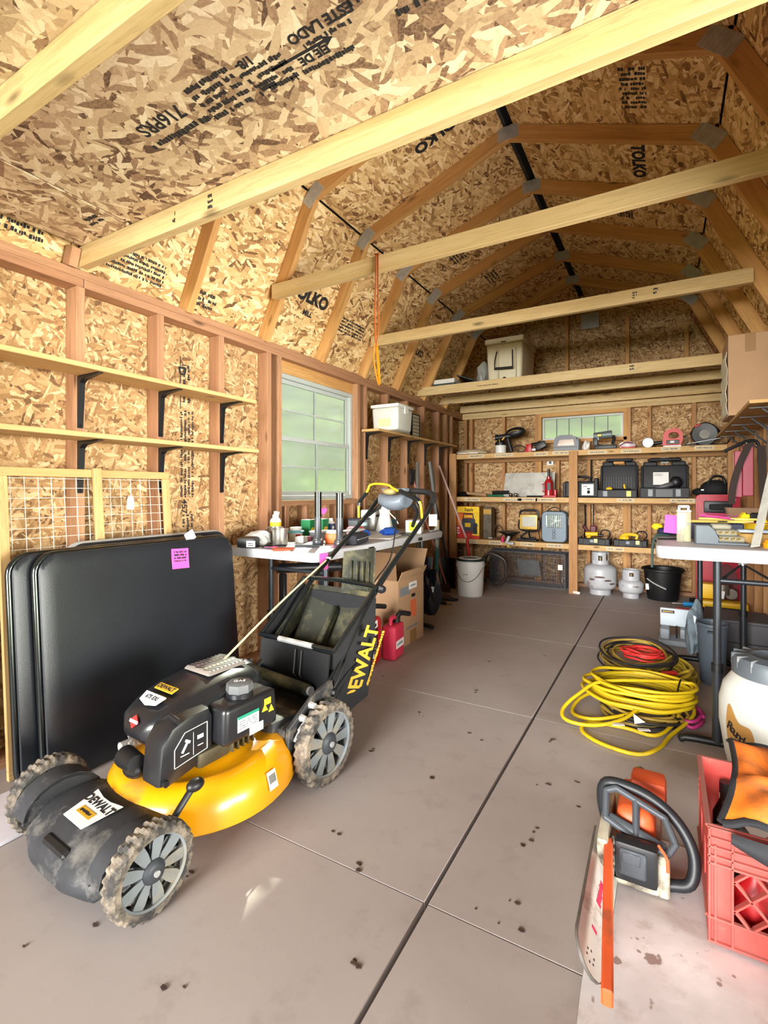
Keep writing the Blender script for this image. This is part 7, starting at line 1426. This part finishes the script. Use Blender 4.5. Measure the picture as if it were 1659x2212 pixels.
g = G(); g.prism([(-.03, -.0605), (.33, -.0548)] + [(.345 + .053 * math.cos(a), .0548 * math.sin(a)) for a in [-PI / 2 + PI * i / 8 for i in range(9)]] + [(.33, .0548), (-.03, .0605), (-.03, .059), (.33, .053)] + [(.345 + .051 * math.cos(a), .053 * math.sin(a)) for a in [PI / 2 - PI * i / 8 for i in range(9)]] + [(.33, -.053), (-.03, -.059)], .007, BMx @ Matrix.Translation((0, 0, -.001))); g.go('saw_chain', mat('chain_grey', (104, 100, 94), .5, .3, .2, 30), t, 30)
g = G(); [g.cyl((.36 + .014 * math.cos(a), .014 * math.sin(a), .006), (.36 + .014 * math.cos(a), .014 * math.sin(a), .0066), .0026, n=8) for a in (0, 1.05, 2.1, 3.14, 4.2, 5.2)]; g.go('rivet', INK, t, 0, BMx)
marks(BMx @ TR((.17, .0, .0065), (0, 0, 0)), .09, .03, 1, mat('bar_red_print', (186, 30, 70), .6), t, 'bar_print', 3, 1); marks(BMx @ TR((.29, .0, .0065), (0, 0, 0)), .02, .03, 1, mat('bar_red_print', (186, 30, 70), .6), t, 'bar_print', 5, 1)
lum('bar_cover', (-.092, -.075, .112), (-.053, -.525, .098), .023, .036, (0, 0, 1), SO, t, .004)
sub(t, 'crankcase', SC, lambda g: (g.box((-.03, .10, .05), (.135, .34, .10), .02, 2), g.box((-.028, -.055, .03), (.13, .03, .055), .008), g.box((.043, -.05, .055), (.028, .03, .11), .006)))
sub(t, 'sprocket_cover', SC, lambda g: g.box((-.105, .02, .075), (.03, .26, .13), .012, 2))
sub(t, 'muffler_cover', SB, lambda g: g.box((-.022, -.075, .088), (.105, .045, .105), .012, 2)); sub(t, 'cover_panel', SG, lambda g: (g.box((-.03, -.099, .092), (.066, .006, .07), .005), g.box((-.034, -.102, .105), (.045, .004, .03), .003)))
sub(t, 'top_cover', SO, lambda g: (g.box((-.03, .10, .125), (.11, .22, .10), .03, 3, taper=.86), g.box((.0, .19, .15), (.10, .09, .09), .02, 2))); sub(t, 'filter_knob', BLACK_PL, lambda g: g.cyl((-.05, .1, .17), (-.05, .1, .183), .02))
def _guard(g):
    F = [(-.095, .045), (-.02, .015), (.062, .0), (.08, .03), (.055, .085), (-.07, .128), (-.097, .115)]
    Mg = Matrix(((1, 0, 0, -.01), (0, .62, -.78, -.045), (0, .78, .62, .112), (0, 0, 0, 1)))
    g.T = Mg
    for a, b in zip(F, F[1:] + F[:1]): g.tube([(a[0], a[1], 0), (b[0], b[1], 0)], .0095, 8)
    for p in F: g.sph((p[0], p[1], 0), .0095, 8, 6)
    g.tube([(-.015, .012, 0), (-.018, .108, 0)], .0095, 8); g.box((-.015, .03, 0), (.15, .026, .010), .004, M=Matrix.Rotation(-.27, 4, 'Z')); g.T = None
sub(t, 'hand_guard', SG, _guard, 45); sub(t, 'wrap_handle', mat('handle_rubber', (34, 38, 42), .45, 0, .1), lambda g: g.tube(sm([(-.105, .07, .06), (-.122, .065, .15), (-.108, .06, .208), (-.03, .06, .208), (.04, .05, .185), (.09, .03, .145), (.115, .01, .09), (.105, -.01, .03), (.055, -.02, .014)], 5), .0155, 10), 50); sub(t, 'rear_handle', SB, lambda g: g.tube(sm([(-.03, .25, .12), (-.03, .36, .11), (-.03, .42, .06), (-.03, .40, .02), (-.03, .28, .02)], 4), .02, 8)); sub(t, 'dog_spike', STEEL, lambda g: [g.box((-.085 + .004 * (i % 2), -.07, .03 + .018 * i), (.012, .03, .01), .003) for i in range(6)])
sub(t, 'choke_rod', SO, lambda g: g.tube(sm([(.03, -.06, .14), (.05, -.075, .12), (.052, -.085, .09)], 4), .004, 6))
t = boxo('tool_case_corner', 'black rounded plastic case cut by the lower right corner of the picture', 'case', (.30, .955, .012), (.28, .36, .25), BLACK_PL, 0, .05)
# debris on the slab
q = random.Random(4); g = G()
for x, y in ((-.367, 1.596), (-.789, 2.153), (-.724, 2.094), (-1.483, 2.537), (-.763, 1.748), (-.439, 2.257), (-.351, 1.313), (-.302, 1.238), (-.385, 1.22), (-.278, 1.833), (-.435, 1.256), (-.932, 1.297), (-.771, 1.211), (-.36, 1.63), (-.37, 1.56), (-1.2, .95), (-1.1, 1.8), (-.9, 2.6), (-1.05, 2.2), (-.3, 2.0), (-.62, .98), (-.95, .72), (-1.35, .62), (-1.28, .7), (-1.0, 3.1), (-.7, 3.4), (-.4, 1.9)):
    for _ in range(q.choice((1, 2, 3))):
        a = q.uniform(0, 6.3); s_ = q.uniform(.002, .009); cx, cy = x + q.uniform(-.02, .02), y + q.uniform(-.02, .02)
        n_ = 5; g.prism([(cx + s_ * q.uniform(.5, 1) * math.cos(a + 2 * PI * i / n_) * 1.6, cy + s_ * q.uniform(.4, 1) * math.sin(a + 2 * PI * i / n_)) for i in range(n_)], q.uniform(.001, .003), TR((0, 0, .0003)))
o = g.go('leaf_litter', mat('litter_brown', (70, 54, 46), .9, 0, .4, 30), None, 0); tag(o, 'scattered brown leaf bits on the concrete floor', 'litter', kind='stuff')
